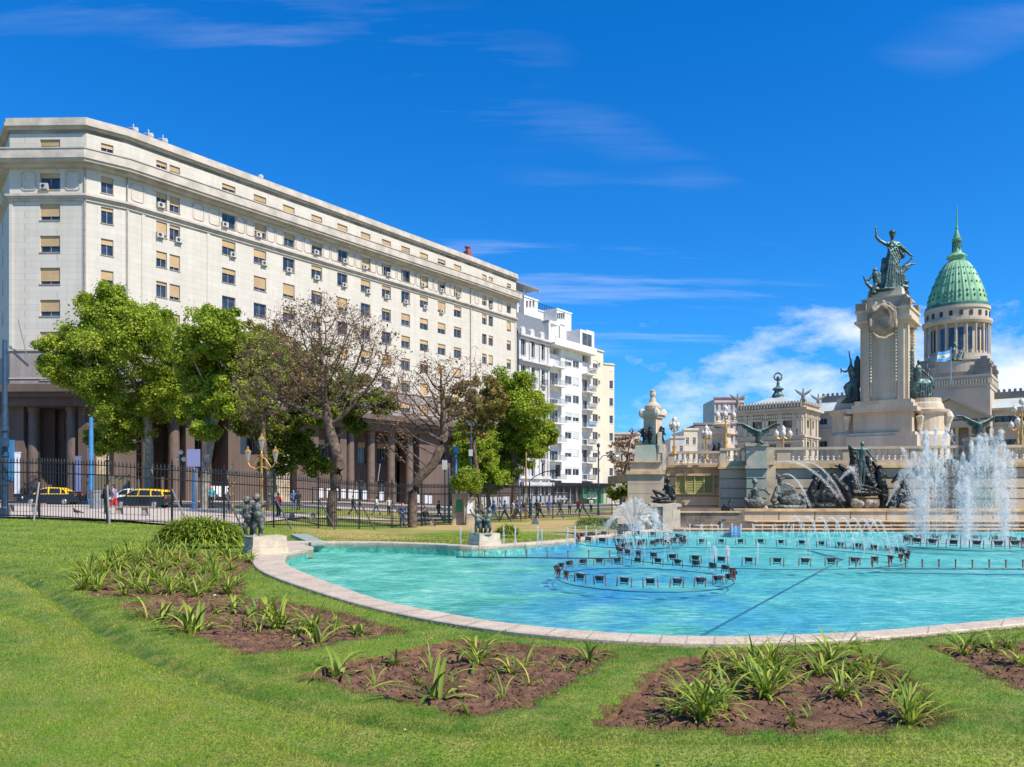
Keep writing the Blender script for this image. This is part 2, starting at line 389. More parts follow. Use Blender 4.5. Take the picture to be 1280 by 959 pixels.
def thing(name, label, cat, loc=(0, 0, 0), group=None):
    o = bpy.data.objects.new(name, None); C.objects.link(o); o.location = loc; ORG[o.name] = tuple(loc)
    o.empty_display_size = .2
    return tag(o, label, cat, group)
def copy_tree(o, parent=None):
    c = o.copy(); C.objects.link(c)
    if parent is not None: c.parent = parent
    for ch in list(o.children): copy_tree(ch, c)
    return c
def npmesh(name, verts, quads, mat, rnd=None, smooth=False):
    """verts Nx3, quads Fxk"""
    me = bpy.data.meshes.new(name); k = quads.shape[1]; nf = len(quads)
    me.vertices.add(len(verts)); me.vertices.foreach_set('co', verts.astype(np.float32).ravel())
    me.loops.add(nf*k); me.loops.foreach_set('vertex_index', quads.astype(np.int32).ravel())
    me.polygons.add(nf); me.polygons.foreach_set('loop_start', np.arange(0, nf*k, k, dtype=np.int32))
    me.update(calc_edges=True)
    if smooth: me.polygons.foreach_set('use_smooth', np.ones(nf, bool))
    if rnd is not None:
        a = me.attributes.new('rnd', 'FLOAT', 'FACE'); a.data.foreach_set('value', rnd.astype(np.float32))
    me.materials.append(mat); return me
# ---------------------------------------------------------------- figures: fused, remeshed solids
def fig_mesh(name, prims, voxel, mat, smooth_it=2, rough=0):
    """prims: ('c', p0, p1, r0, r1) capsule, ('e', c, (rx,ry,rz)) ellipsoid -> ONE continuous surface"""
    mb = MB()
    for p in prims:
        if p[0] == 'c':
            a, b, r0, r1 = Vector(p[1]), Vector(p[2]), p[3], p[4]
            n = 5; pts = []; rr = []; d = (b-a); L = d.length; d = d/L if L > 1e-6 else Vector((0, 0, 1))
            for t in (-.98, -.7, -.35): pts.append(a+d*r0*t); rr.append(r0*math.sqrt(1-t*t))
            pts.append(a); rr.append(r0); pts.append(b); rr.append(r1)
            for t in (.35, .7, .98): pts.append(b+d*r1*t); rr.append(r1*math.sqrt(1-t*t))
            mb.tube(pts, rr, 8)
        else: mb.ball(p[1], 1.0, 10, 7, p[2])
    me = mb.mesh(name, mat); o = bpy.data.objects.new('tmp', me); C.objects.link(o)
    r = o.modifiers.new('r', 'REMESH'); r.mode = 'VOXEL'; r.voxel_size = voxel; r.use_smooth_shade = True
    if smooth_it:
        s = o.modifiers.new('s', 'SMOOTH'); s.factor = .5; s.iterations = smooth_it
    dg = bpy.context.evaluated_depsgraph_get(); ev = o.evaluated_get(dg)
    me2 = bpy.data.meshes.new_from_object(ev); me2.name = name
    bpy.data.objects.remove(o); bpy.data.meshes.remove(me)
    if rough:
        from mathutils import noise as mn
        f = 1/(voxel*7)
        nv = len(me2.vertices); co = np.empty(nv*3, np.float32); no = np.empty(nv*3, np.float32); me2.vertices.foreach_get('co', co); me2.vertex_normals.foreach_get('vector', no); co = co.reshape(-1, 3); no = no.reshape(-1, 3)
        dd = np.array([mn.noise(Vector(q))*.8+mn.noise(Vector(q)*2.3)*.6 for q in co*f]); co = co+no*(dd*rough)[:, None]; me2.vertices.foreach_set('co', co.astype(np.float32).ravel())
        me2.update()
    if not me2.materials: me2.materials.append(mat)
    else: me2.materials[0] = mat
    return me2
def pxfig(name, d, base, prims, mat, label=None, cat='statue', group=None, vox=.8, parent=None, sm=1, rough=0):
    """prims in photo pixels (x, y) with a depth offset z in pixel units; d = distance; base=(px,py) origin"""
    k = d/F; o3 = P(base[0], base[1], d); out = []
    def W(q):
        x, y = q[0], q[1]; z = q[2] if len(q) > 2 else 0
        p = P(x, y, d); return (p.x-o3.x, z*k, p.z-o3.z)
    for p in prims:
        if p[0] == 'c': out.append(('c', W(p[1]), W(p[2]), p[3]*k, p[4]*k))
        else: out.append(('e', W(p[1]), tuple(r*k for r in p[2])))
    me = fig_mesh(name, out, vox*k, mat, sm, rough*k)
    o = link(name, me, parent)
    if parent is None: o.location = o3
    else:
        og = root_org(parent); o.location = o3-Vector(og)
    if label: tag(o, label, cat, group)
    return o
# ================================================================ TERRAIN, POND, BEDS
def g0(px, py, z=0.0):
    d = (CAMH-z)/(py-HY)*F; return ((px-640)/F*d, d)
def catmull(pts, k=6, closed=False):
    out = []; n = len(pts)
    for i in range(n-1):
        p0 = pts[max(i-1, 0)]; p1 = pts[i]; p2 = pts[i+1]; p3 = pts[min(i+2, n-1)]
        for j in range(k):
            t = j/k; out.append(tuple(.5*((2*p1[a])+(-p0[a]+p2[a])*t+(2*p0[a]-5*p1[a]+4*p2[a]-p3[a])*t*t+(-p0[a]+3*p1[a]-3*p2[a]+p3[a])*t**3) for a in (0, 1)))
    out.append(pts[-1]); return out
def inpoly(X, Y, poly):
    X = np.asarray(X, float); Y = np.asarray(Y, float); ins = np.zeros(X.shape, bool); n = len(poly)
    for i in range(n):
        x1, y1 = poly[i]; x2, y2 = poly[(i+1) % n]
        if y1 == y2: continue
        c = ((y1 > Y) != (y2 > Y)) & (X < (x2-x1)*(Y-y1)/(y2-y1)+x1); ins ^= c
    return ins
opx = [(346, 683.5), (326, 690), (316, 699), (321, 710), (345, 722), (385, 736), (440, 753), (510, 769.5), (600, 784.5), (700, 795.5), (800, 802), (870, 804), (950, 803.5), (1100, 797), (1280, 780)]
ipx = [(385, 686), (364, 691), (356, 698), (362, 707), (386, 718), (425, 733), (476, 750), (543, 764), (622, 777.5), (712, 787), (804, 793.5), (872, 795.5), (950, 795), (1097, 788.5), (1280, 771.5)]
outer_f = [g0(*p) for p in opx]+[(8.9, 11.2), (14, 14.2), (20, 19.5), (25, 26.5), (27.2, 36.2)]
inner_f = [g0(*p) for p in ipx]+[(8.4, 11.7), (13.6, 14.8), (19.4, 20), (24.3, 26.9), (26.5, 36.2)]
outer_f = catmull(outer_f); inner_f = catmull(inner_f)
farpx = [(351, 676.5), (450, 676.5), (530, 678.5), (590, 681), (645, 678.5), (700, 674.5), (760, 667.5), (802, 662.5)]
outer_b = catmull([g0(*p) for p in farpx]+[(6.6, 36.2)], 4)
inner_b = [(x+.02, y-.62) for x, y in outer_b]
pond_outer = outer_f+outer_b[::-1]
pond_in = inner_f+[(inner_b[-1][0], 36.2)]+inner_b[::-1]
beds = {
 'far left bed': [(98, 730), (104, 712), (150, 692), (200, 684), (262, 690), (330, 697), (322, 700), (300, 715), (302, 742), (250, 748), (180, 745), (120, 742)],
 'long bed by the pond': [(148, 752), (200, 748), (300, 746), (360, 752), (440, 768), (500, 788), (430, 798), (385, 807), (312, 814), (260, 795), (200, 775)],
 'pointed middle bed': [(382, 838), (450, 822), (520, 808), (572, 797), (660, 803), (768, 812), (735, 832), (700, 856), (640, 880), (592, 889), (520, 872), (440, 855)],
 'nearest large bed': [(748, 902), (795, 862), (838, 822), (905, 812), (1010, 812), (1100, 818), (1128, 845), (1170, 893), (1165, 901), (1060, 908), (950, 909), (850, 904)],
 'right edge bed': [(1168, 806), (1230, 802), (1300, 798), (1380, 800), (1400, 880), (1310, 868), (1240, 840)],
}
bedw = {k: [g0(*p) for p in v] for k, v in beds.items()}
def gridlines(lo, hi, step, far, g=1.12):
    a = list(np.arange(lo, hi+1e-6, step)); s = step
    x = hi
    while x < far[1]: s *= g; x += s; a.append(x)
    s = step; x = lo; b = []
    while x > far[0]: s *= g; x -= s; b.append(x)
    return np.array(b[::-1]+a)
gx = gridlines(-11, 11, .1, (-1500, 1500)); gy = gridlines(4, 30, .1, (-40, 3200))
XX, YY = np.meshgrid(gx, gy)
ZT = zg(XX, YY)-.03+.012*np.sin(XX*.9+YY*.4)*np.cos(YY*.6-.3)
# a low bank curving round the lawn outside the beds
bankpx = [(-120, 700), (0, 716), (60, 738), (110, 772), (180, 815), (280, 852), (380, 882), (500, 905), (640, 915), (760, 920), (900, 924), (1100, 926), (1300, 924), (1500, 920)]
bankpx2 = [(-60, 745), (60, 778), (150, 830), (300, 895), (430, 940), (520, 975)]
def pdist(X, Y, poly):
    D = np.full(np.shape(X), 1e9); S = np.ones(np.shape(X))
    for (x0, y0), (x1, y1) in zip(poly[:-1], poly[1:]):
        L2 = (x1-x0)**2+(y1-y0)**2; t = np.clip(((X-x0)*(x1-x0)+(Y-y0)*(y1-y0))/L2, 0, 1); dx, dy = X-(x0+t*(x1-x0)), Y-(y0+t*(y1-y0)); d = np.hypot(dx, dy); u = d < D
        D = np.where(u, d, D); S = np.where(u, np.sign((x1-x0)*(Y-y0)-(y1-y0)*(X-x0)), S)
    return D*S
BP = catmull([g0(*p) for p in bankpx], 3); BP2 = catmull([g0(*p) for p in bankpx2], 3)
def wearf(X, Y):
    """trodden, sun-dried turf on the crests and lusher grass in the hollows: 0 lush, .5 normal, 1 dry"""
    d = pdist(X, Y, BP); d2 = pdist(X, Y, BP2); m = (Y < 22)*(.65+.35*np.sin(X*2.3+Y*1.7)*np.cos(Y*2.9-X))
    return np.clip(.5+m*(.5*np.exp(-((d+.36)/.2)**2)+.42*np.exp(-((d2+.3)/.22)**2)-.55*np.exp(-((d-.05)/.17)**2)-.35*np.exp(-(d2/.15)**2)-.3*np.exp(-((d-.7)/.3)**2)), 0, 1)
def bank(X, Y):
    m = (Y < 24)*1.0; d = pdist(X, Y, BP); d2 = pdist(X, Y, BP2)
    return m*(-.11*np.exp(-(d/.14)**2)+.085*np.exp(-((d+.34)/.24)**2)-.05*np.exp(-(d2/.14)**2)+.045*np.exp(-((d2+.28)/.22)**2))
ZT = ZT+bank(XX, YY)
ip = inpoly(XX, YY, pond_outer); ZT[ip] = -1.3
ibed = np.zeros(XX.shape, bool)
for w in bedw.values(): ibed |= inpoly(XX+.05*np.sin(YY*17), YY+.04*np.sin(XX*13), w)
ZT[ibed] = -.22
ny, nx = XX.shape
idx = np.arange(ny*nx).reshape(ny, nx)
q = np.stack([idx[:-1, :-1], idx[:-1, 1:], idx[1:, 1:], idx[1:, :-1]], -1).reshape(-1, 4)
WR = wearf(XX, YY).ravel()
me = npmesh('ground', np.stack([XX, YY, ZT], -1).reshape(-1, 3), q, M['lawn'], smooth=True); me.materials.append(M['soil'])
me.attributes.new('wear', 'FLOAT', 'POINT').data.foreach_set('value', WR.astype(np.float32))
me.polygons.foreach_set('material_index', (ibed.ravel()[q].any(1) & ~ip.ravel()[q].any(1)).astype(np.int32))
tag(link('ground', me), kind='structure')
# pond floor, water, rim
mb = MB(); mb.prism(pond_outer, -.75, -.34)
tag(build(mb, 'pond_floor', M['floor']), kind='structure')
mb = MB()
def strip(mb, pts, w, z):
    for (x0, y0), (x1, y1) in zip(pts[:-1], pts[1:]):
        a = math.atan2(y1-y0, x1-x0); nx_, ny_ = -sin(a)*w/2, cos(a)*w/2
        mb.add([(x0+nx_, y0+ny_, z), (x0-nx_, y0-ny_, z), (x1-nx_, y1-ny_, z), (x1+nx_, y1+ny_, z)], [(0, 1, 2, 3)])
strip(mb, [g0(868, 800, -.34), g0(1052, 700, -.34)], .06, -.334)
strip(mb, [g0(1052, 700, -.34), g0(1010, 688, -.34)], .2, -.334)
strip(mb, [g0(1085, 716, -.34), g0(1600, 724, -.34)], .15, -.330)
tag(build(mb, 'pond_floor_channel', M['floorline']), kind='structure')
WZ = -.075
# rippled water as real geometry, fine near the camera
wx = np.arange(-8, 28, .12); wy = np.concatenate([np.arange(9, 20, .07), np.arange(20, 37.2, .14)])
WX, WY = np.meshgrid(wx, wy)
def ripple(X, Y):
    z = 0
    r = np.random.default_rng(5)
    for k in range(26):
        a = r.uniform(0, PI*2); f = r.uniform(2.0, 11.0); z = z+np.sin((X*cos(a)*.8+Y*sin(a))*f+r.uniform(0, 6))*.011/f**.9
    return z
WZm = WZ+ripple(WX, WY)
keep = inpoly(WX, WY, pond_outer)
cell = keep[:-1, :-1] & keep[1:, 1:] & keep[:-1, 1:] & keep[1:, :-1]
idx = np.arange(WX.size).reshape(WX.shape)
q = np.stack([idx[:-1, :-1], idx[:-1, 1:], idx[1:, 1:], idx[1:, :-1]], -1)[cell]
used = np.unique(q); remap = -np.ones(WX.size, int); remap[used] = np.arange(len(used))
vv = np.stack([WX, WY, WZm], -1).reshape(-1, 3)[used]
tag(link('water', npmesh('water', vv, remap[q], M['water'], smooth=True)), kind='structure')
def rim(name, outer, inner, z, label):
    mb = MB(); n = min(len(outer), len(inner)); prof = []
    for i in range(n):
        o_, i_ = outer[i], inner[i]
        prof += [(o_[0], o_[1], -.25), (o_[0], o_[1], z-.015), (o_[0]*.97+i_[0]*.03, o_[1]*.97+i_[1]*.03, z), (i_[0]*.97+o_[0]*.03, i_[1]*.97+o_[1]*.03, z), (i_[0], i_[1], z-.02), (i_[0], i_[1], -.17)]
    fs = []
    for i in range(n-1):
        for k in range(5):
            a = i*6+k; fs.append((a, a+1, a+7, a+6))
    mb.add(prof, fs); fs = []
    tag(build(mb, 'pond_rim', M['rim']), kind='structure')
    mb = MB(); vs = []; fs = []
    for x, y in inner[:n]: vs += [(x, y, -.17), (x, y, -.5)]
    for i in range(n-1): fs.append((2*i, 2*i+1, 2*i+3, 2*i+2))
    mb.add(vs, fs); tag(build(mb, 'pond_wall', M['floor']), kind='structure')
    mb = MB()                                   # joints between the slabs
    for i in range(2, n-1, 3):
        (x0, y0), (x1, y1) = outer[i], inner[i]
        strip(mb, [(x0, y0), (x1, y1)], .016, z+.004)
    tag(build(mb, 'pond_rim_joints', M['concrete']), kind='structure')
rim('pond_rim', outer_f, inner_f, .008, '')
rim('pond_rim', outer_b[::-1], inner_b[::-1], .008, '')
# small spit of paving where the two rims meet
mb = MB(); mb.prism([g0(346, 684), g0(352, 676.5), g0(372, 679), g0(392, 684), g0(376, 687)], -.3, .004)
tag(build(mb, 'pond_rim', M['rim']), kind='structure')
# soil
from mathutils import noise as mnoise
for nm, w in bedw.items():
    xs = [p[0] for p in w]; ys = [p[1] for p in w]
    st = .045; X, Y = np.meshgrid(np.arange(min(xs)-.15, min(max(xs)+.15, 9.5), st), np.arange(min(ys)-.15, max(ys)+.15, st))
    Z = np.array([mnoise.noise((a*5, b*5, 1))*.03+mnoise.noise((a*16, b*16, 3))*.034+max(0, mnoise.noise((a*9, b*9, 7)))*.05 for a, b in zip(X.ravel(), Y.ravel())]).reshape(X.shape)-.085
    ins = inpoly(X, Y, w)
    for s_, t_ in ((.15, 0), (-.15, 0), (0, .15), (0, -.15)): ins |= inpoly(X+s_, Y+t_, w)
    Z = np.where(inpoly(X, Y, w), Z, -.12)
    cell = ins[:-1, :-1] & ins[1:, 1:] & ins[:-1, 1:] & ins[1:, :-1]
    idx = np.arange(X.size).reshape(X.shape); q = np.stack([idx[:-1, :-1], idx[:-1, 1:], idx[1:, 1:], idx[1:, :-1]], -1)[cell]
    used = np.unique(q); remap = -np.ones(X.size, int); remap[used] = np.arange(len(used))
    tag(link('flower_bed_soil', npmesh('flower_bed_soil', np.stack([X, Y, Z], -1).reshape(-1, 3)[used], remap[q], M['soil'], smooth=True)), kind='structure')
# ---------------------------------------------------------------- grass blades
def scatter_grass():
    V = []; Q = []; R = []; WW = []; base = 0
    zones = [(4.3, 6.5, 9000, .026, .0036), (6.5, 9, 5200, .027, .005), (9, 13, 2300, .03, .008), (13, 19, 800, .035, .012), (19, 30, 280, .045, .02), (30, 48, 75, .06, .032)]
    for y0, y1, dens, h, wd in zones:
        x0, x1 = -.68*y1-.3, min(.68*y1+.3, 12)
        n = int((x1-x0)*(y1-y0)*dens); X = rng.uniform(x0, x1, n); Y = rng.uniform(y0, y1, n)
        k = (np.abs(X) < .67*Y+.2); X, Y = X[k], Y[k]
        k = ~inpoly(X, Y, pond_outer)
        for w in bedw.values(): k &= ~inpoly(X, Y, w)
        if y0 > 26: k &= (X < 5.5) & (Y < 52)
        X, Y = X[k], Y[k]
        cl = np.sin(X*3.1+1)*np.sin(Y*2.7)+1.0*np.sin(X*17+Y*5)*np.sin(Y*19-X*3)
        k = rng.uniform(0, 1, len(X)) < .72+.25*cl; X, Y = X[k], Y[k]; n = len(X)
        Z = zg(X, Y)-.035+bank(X, Y)+.012*np.sin(X*.9+Y*.4)*np.cos(Y*.6-.3)
        a = rng.uniform(0, 2*PI, n); hh = h*rng.uniform(.5, 1.35, n); w2 = wd*rng.uniform(.6, 1.2, n)/2
        le = rng.uniform(0, .9, n)*hh; la = rng.uniform(0, 2*PI, n)
        ca, sa = np.cos(a)*w2, np.sin(a)*w2
        p0 = np.stack([X-ca, Y-sa, Z], -1); p1 = np.stack([X+ca, Y+sa, Z], -1)
        p2 = np.stack([X+le*np.cos(la), Y+le*np.sin(la), Z+hh], -1)
        V.append(np.stack([p0, p1, p2], 1).reshape(-1, 3)); Q.append(np.arange(3*n).reshape(n, 3)+base); base += 3*n
        R.append(rng.uniform(0, 1, n)); WW.append(wearf(X, Y))
    me = npmesh('grass', np.concatenate(V), np.concatenate(Q), M['blade'], np.concatenate(R))
    me.attributes.new('wear', 'FLOAT', 'FACE').data.foreach_set('value', np.concatenate(WW).astype(np.float32))
    o = link('grass', me); tag(o, 'short mown lawn grass around the flower beds', 'grass', None, 'stuff')
scatter_grass()
# ---------------------------------------------------------------- strap-leaved plants
def strap_mesh(name, nl, L, w, mat, spread=1.0, seed=0, upright=.5):
    r = np.random.default_rng(seed); V = []; Q = []; R = []; b = 0
    for i in range(nl):
        a = r.uniform(0, 2*PI); l = L*r.uniform(.55, 1.1); el = math.radians(r.uniform(48, 86) if r.random() < upright else r.uniform(25, 65))
        seg = 7; x = r.uniform(-.03, .03)*spread; y = r.uniform(-.03, .03)*spread; z = -.02; droop = r.uniform(.04, .22); tw = r.uniform(-.3, .3)
        cx, cy = cos(a), sin(a); pts = []
        for k in range(seg+1):
            t = k/seg; ww = w*(.55+.9*t)*(1-t)**.55*1.4 if k < seg else .0005
            sx, sy = -sin(a+tw*t), cos(a+tw*t); pts.append((x, y, z, sx*ww, sy*ww, ww))
            st = l/seg; x += cx*cos(el)*st; y += cy*cos(el)*st; z += sin(el)*st; el -= droop*(1+t*1.6)
        rr = r.uniform(0, 1)
        for (x, y, z, ax, ay, ww) in pts: V += [(x-ax, y-ay, z+ww*.35), (x, y, z), (x+ax, y+ay, z+ww*.35)]
        for k in range(seg):
            for c_ in (0, 1): Q.append((b+k*3+c_, b+k*3+c_+1, b+k*3+c_+4, b+k*3+c_+3)); R.append(rr)
        b += 3*(seg+1)
    return npmesh(name, np.array(V), np.array(Q), mat, np.array(R))
protos = [strap_mesh('strap_leaf_plant', nl, L, w, M['strap'] if i % 2 == 0 else M['strapd'], 1, i+3, up) for i, (nl, L, w, up) in
          enumerate([(9, .40, .0105, .6), (13, .36, .0105, .4), (18, .42, .012, .65), (40, .46, .011, .65), (48, .5, .011, .7), (8, .24, .010, .5), (64, .62, .013, .75), (14, .34, .013, .35)])]
ordw = ['first', 'second', 'third', 'fourth', 'fifth', 'sixth', 'seventh', 'eighth', 'ninth', 'tenth', 'eleventh', 'twelfth', 'thirteenth', 'fourteenth', 'fifteenth', 'sixteenth', 'seventeenth', 'eighteenth', 'nineteenth', 'twentieth',
        'twenty-first', 'twenty-second', 'twenty-third', 'twenty-fourth', 'twenty-fifth', 'twenty-sixth', 'twenty-seventh', 'twenty-eighth', 'twenty-ninth', 'thirtieth', 'thirty-first', 'thirty-second', 'thirty-third', 'thirty-fourth', 'thirty-fifth', 'thirty-sixth', 'thirty-seventh', 'thirty-eighth', 'thirty-ninth', 'fortieth', 'forty-first', 'forty-second', 'forty-third', 'forty-fourth', 'forty-fifth', 'forty-sixth', 'forty-seventh', 'forty-eighth', 'forty-ninth', 'fiftieth']
plants = {   # (px, py of the base, height in px, proto)
 'nearest large bed': [(878, 895, 68, 6), (862, 868, 50, 2), (905, 880, 60, 0), (958, 866, 72, 4), (925, 838, 48, 3), (965, 835, 55, 4), (945, 828, 45, 3), (1040, 824, 50, 3), (1052, 866, 52, 3), (1028, 838, 50, 2), (1092, 842, 42, 2), (1138, 900, 70, 4), (1125, 865, 45, 2), (990, 900, 30, 5), (1012, 892, 20, 5), (812, 896, 16, 5), (880, 826, 28, 5), (1058, 812, 36, 2), (992, 826, 34, 3), (1082, 830, 30, 5), (890, 878, 50, 3), (848, 886, 36, 2), (940, 850, 44, 3), (976, 848, 40, 3), (912, 860, 40, 2), (1150, 884, 40, 3), (1062, 842, 40, 3), (898, 832, 34, 2)],
 'pointed middle bed': [(424, 842, 36, 1), (468, 854, 30, 0), (492, 826, 24, 7), (538, 836, 38, 0), (545, 868, 46, 1), (583, 886, 30, 5), (596, 826, 46, 2), (598, 812, 26, 1), (628, 868, 34, 0), (660, 852, 34, 0), (655, 830, 44, 0), (614, 846, 20, 5), (708, 834, 28, 0), (735, 822, 32, 7), (566, 848, 14, 5), (690, 828, 16, 5), (520, 850, 18, 5), (640, 836, 22, 1), (722, 842, 14, 5)],
 'long bed by the pond': [(182, 772, 44, 0), (200, 774, 30, 1), (238, 790, 44, 2), (248, 784, 34, 1), (316, 766, 30, 5), (290, 760, 24, 1), (348, 782, 44, 2), (322, 788, 32, 0), (352, 780, 30, 5), (392, 786, 44, 3), (398, 800, 28, 1), (446, 790, 30, 7), (330, 764, 26, 1), (290, 776, 14, 5), (268, 764, 16, 5), (372, 790, 20, 1), (420, 784, 22, 2), (305, 782, 16, 5), (226, 770, 20, 1), (340, 770, 22, 2)],
 'right edge bed': [(1205, 815, 34, 2), (1240, 808, 26, 1), (1212, 806, 24, 5), (1278, 828, 38, 2), (1262, 806, 24, 7), (1250, 838, 14, 5)],
 'far left bed': [(104, 738, 30, 4), (122, 736, 28, 3), (110, 722, 34, 4), (130, 720, 34, 4), (150, 712, 30, 3), (140, 702, 28, 4), (165, 700, 28, 3), (170, 734, 28, 3), (190, 724, 30, 4), (205, 712, 26, 3), (182, 694, 26, 4), (200, 692, 24, 3), (212, 740, 30, 4), (235, 736, 28, 3), (222, 706, 26, 4), (240, 696, 26, 3), (258, 738, 30, 4), (285, 740, 30, 4), (270, 726, 32, 4), (296, 730, 24, 3), (262, 704, 24, 4), (254, 716, 24, 3), (285, 700, 20, 2), (228, 722, 26, 2), (155, 742, 20, 2), (276, 694, 20, 3), (300, 698, 18, 2), (150, 726, 24, 3), (116, 730, 30, 4), (138, 712, 28, 4), (158, 700, 26, 4), (176, 706, 26, 3), (194, 702, 24, 4), (214, 698, 24, 3), (240, 710, 26, 4), (268, 712, 24, 4), (290, 712, 22, 3), (184, 740, 26, 3), (246, 744, 26, 3), (200, 730, 26, 4), (225, 738, 24, 3), (310, 702, 18, 3), (170, 720, 24, 3)],
}
heights = [max(v.co.z for v in p.vertices) for p in protos]
for bn, lst in plants.items():
    lst = sorted(lst)
    for i, (px, py, h, k) in enumerate(lst):
        x, y = g0(px, py, -.04)
        o = link('strap_leaf_plant', protos[k]); s = (h/F*y)/heights[k]*(1.15 if bn == 'far left bed' else .98)
        o.location = (x, y, -.075); o.scale = (s, s, s); o.rotation_euler = (0, 0, random.uniform(0, 6.28))
        sz = 'tiny strap-leaved sprout' if k == 5 else ('big arching clump of strap leaves' if k in (4, 6) else 'strap-leaved plant')
        tag(o, f'{sz}, {ordw[i]} from the left in the {bn}', 'plant', 'strap-leaved plants in the flower beds')
def clods():
    V = []; Q = []; b = 0
    for w in bedw.values():
        xs = [p[0] for p in w]; ys = [p[1] for p in w]; n = int((min(max(xs), 9)-min(xs))*(max(ys)-min(ys))*420)
        X = rng.uniform(min(xs), min(max(xs), 9), n); Y = rng.uniform(min(ys), max(ys), n); k = inpoly(X, Y, w); X, Y = X[k], Y[k]
        if len(X) == 0: continue
        oc = np.array([[1, 0, 0], [0, 1, 0], [-1, 0, 0], [0, -1, 0], [0, 0, .8], [0, 0, -.8]]); n = len(X); s = rng.uniform(.004, .02, n)**1.0*rng.uniform(.6, 1.2, n)
        v = oc[None]*s[:, None, None]*rng.uniform(.6, 1.4, (n, 6, 1)); z = np.array([mnoise.noise((a*5, c*5, 1))*.03+mnoise.noise((a*16, c*16, 3))*.034+max(0, mnoise.noise((a*9, c*9, 7)))*.05 for a, c in zip(X, Y)])-.083
        v = v+np.stack([X, Y, z], -1)[:, None]; f = np.array([[0, 1, 4], [1, 2, 4], [2, 3, 4], [3, 0, 4], [1, 0, 5], [2, 1, 5], [3, 2, 5], [0, 3, 5]])
        Q.append((f[None]+np.arange(n)[:, None, None]*6).reshape(-1, 3)+b); V.append(v.reshape(-1, 3)); b += 6*n
    o = link('soil_clods', npmesh('soil_clods', np.concatenate(V), np.concatenate(Q), M['soil'])); tag(o, 'loose brown clods scattered over the flower beds', 'soil', None, 'stuff')
clods()
def litter():
    n = 170; X = rng.uniform(-7, 7, n); Y = 4.6+rng.uniform(0, 1, n)**1.6*12; k = ~inpoly(X, Y, pond_outer); X, Y = X[k], Y[k]; n = len(X); a = rng.uniform(0, 6.28, n); s = rng.uniform(.008, .024, n); z = .012+bank(X, Y)+rng.uniform(0, .012, n)
    c, d = np.cos(a)*s, np.sin(a)*s; t = rng.normal(0, .006, (n, 4)); V = np.stack([np.stack([X-c, Y-d, z+t[:, 0]], -1), np.stack([X+d*.5, Y-c*.5, z+t[:, 1]], -1), np.stack([X+c, Y+d, z+t[:, 2]], -1), np.stack([X-d*.5, Y+c*.5, z+t[:, 3]], -1)], 1).reshape(-1, 3)
    o = link('fallen_leaves', npmesh('fallen_leaves', V, np.arange(4*n).reshape(n, 4), M['leafb'], rng.uniform(.3, 1, n))); tag(o, 'small dry brown leaves fallen on the lawn', 'fallen leaves', None, 'stuff')
litter()
def bush(name, px, py, w, h, nl, label, mat='strap', L=.55):
    x, y = g0(px, py) if py > 672 else G(px, py)[:2]
    sc = y/F; W, H = w*sc/2, h*sc; r = np.random.default_rng(int(px)); V = []; Q = []; R = []; b = 0; z0 = float(zg(x, y))
    for i in range(nl):
        a = r.uniform(0, 2*PI); u = r.uniform(0, 1)**.5; bx = cos(a)*u*W*.8; by = sin(a)*u*W*.55; bz = H*.62*(1-u*u)**.5*r.uniform(.5, 1)
        l = L*r.uniform(.6, 1.1); out = math.atan2(by, bx)+r.uniform(-1, 1); el = math.radians(r.uniform(20, 85)); x_, y_, z_ = bx, by, bz; seg = 5; rr = r.uniform(0, 1); sx, sy = -sin(out), cos(out)
        for k in range(seg+1):
            t = k/seg; ww = .028*(1-t)**.6+.001; V += [(x_-sx*ww, y_-sy*ww, z_+.01), (x_+sx*ww, y_+sy*ww, z_+.01)]
            x_ += cos(out)*cos(el)*l/seg; y_ += sin(out)*cos(el)*l/seg; z_ += sin(el)*l/seg; el -= .38
        for k in range(seg): Q.append((b+k*2, b+k*2+1, b+k*2+3, b+k*2+2)); R.append(rr)
        b += 2*(seg+1)
    V = np.array(V); V[:, 2] = np.maximum(V[:, 2], .0)
    o = link(name, npmesh(name, V, np.array(Q), M[mat], np.array(R))); o.location = (x, y, z0)
    tag(o, label, 'bush')
bush('strap_leaf_bush', 250, 682, 118, 50, 3200, 'large glossy strap-leaved bush left of the nearest putti statue', L=.6)
bush('strap_leaf_bush', 634, 671, 34, 20, 500, 'small strap-leaved bush beside the second putti statue', L=.5)
bush('strap_leaf_bush', 738, 660, 42, 18, 500, 'dark strap-leaved bush in front of the stone balustrade', 'strapd', L=.6)
bush('strap_leaf_bush', 778, 661, 44, 16, 500, 'clipped green shrub behind the fan of water jets', 'strap', L=.4)
# a few pale stones on the lawn
for px, py, s, lb in ((506, 912, .012, 'white pebble lying on the lawn below the pointed bed'), (268, 744, .03, 'pale stone at the edge of the long bed'), (243, 728, .04, 'white stone among the plants of the far left bed')):
    x, y = g0(px, py); mb = MB(); mb.ball((0, 0, 0), s, 7, 5, (1, .7, .5))
    o = build(mb, 'pebble', M['lens']); o.location = (x, y, .0); tag(o, lb, 'stone')
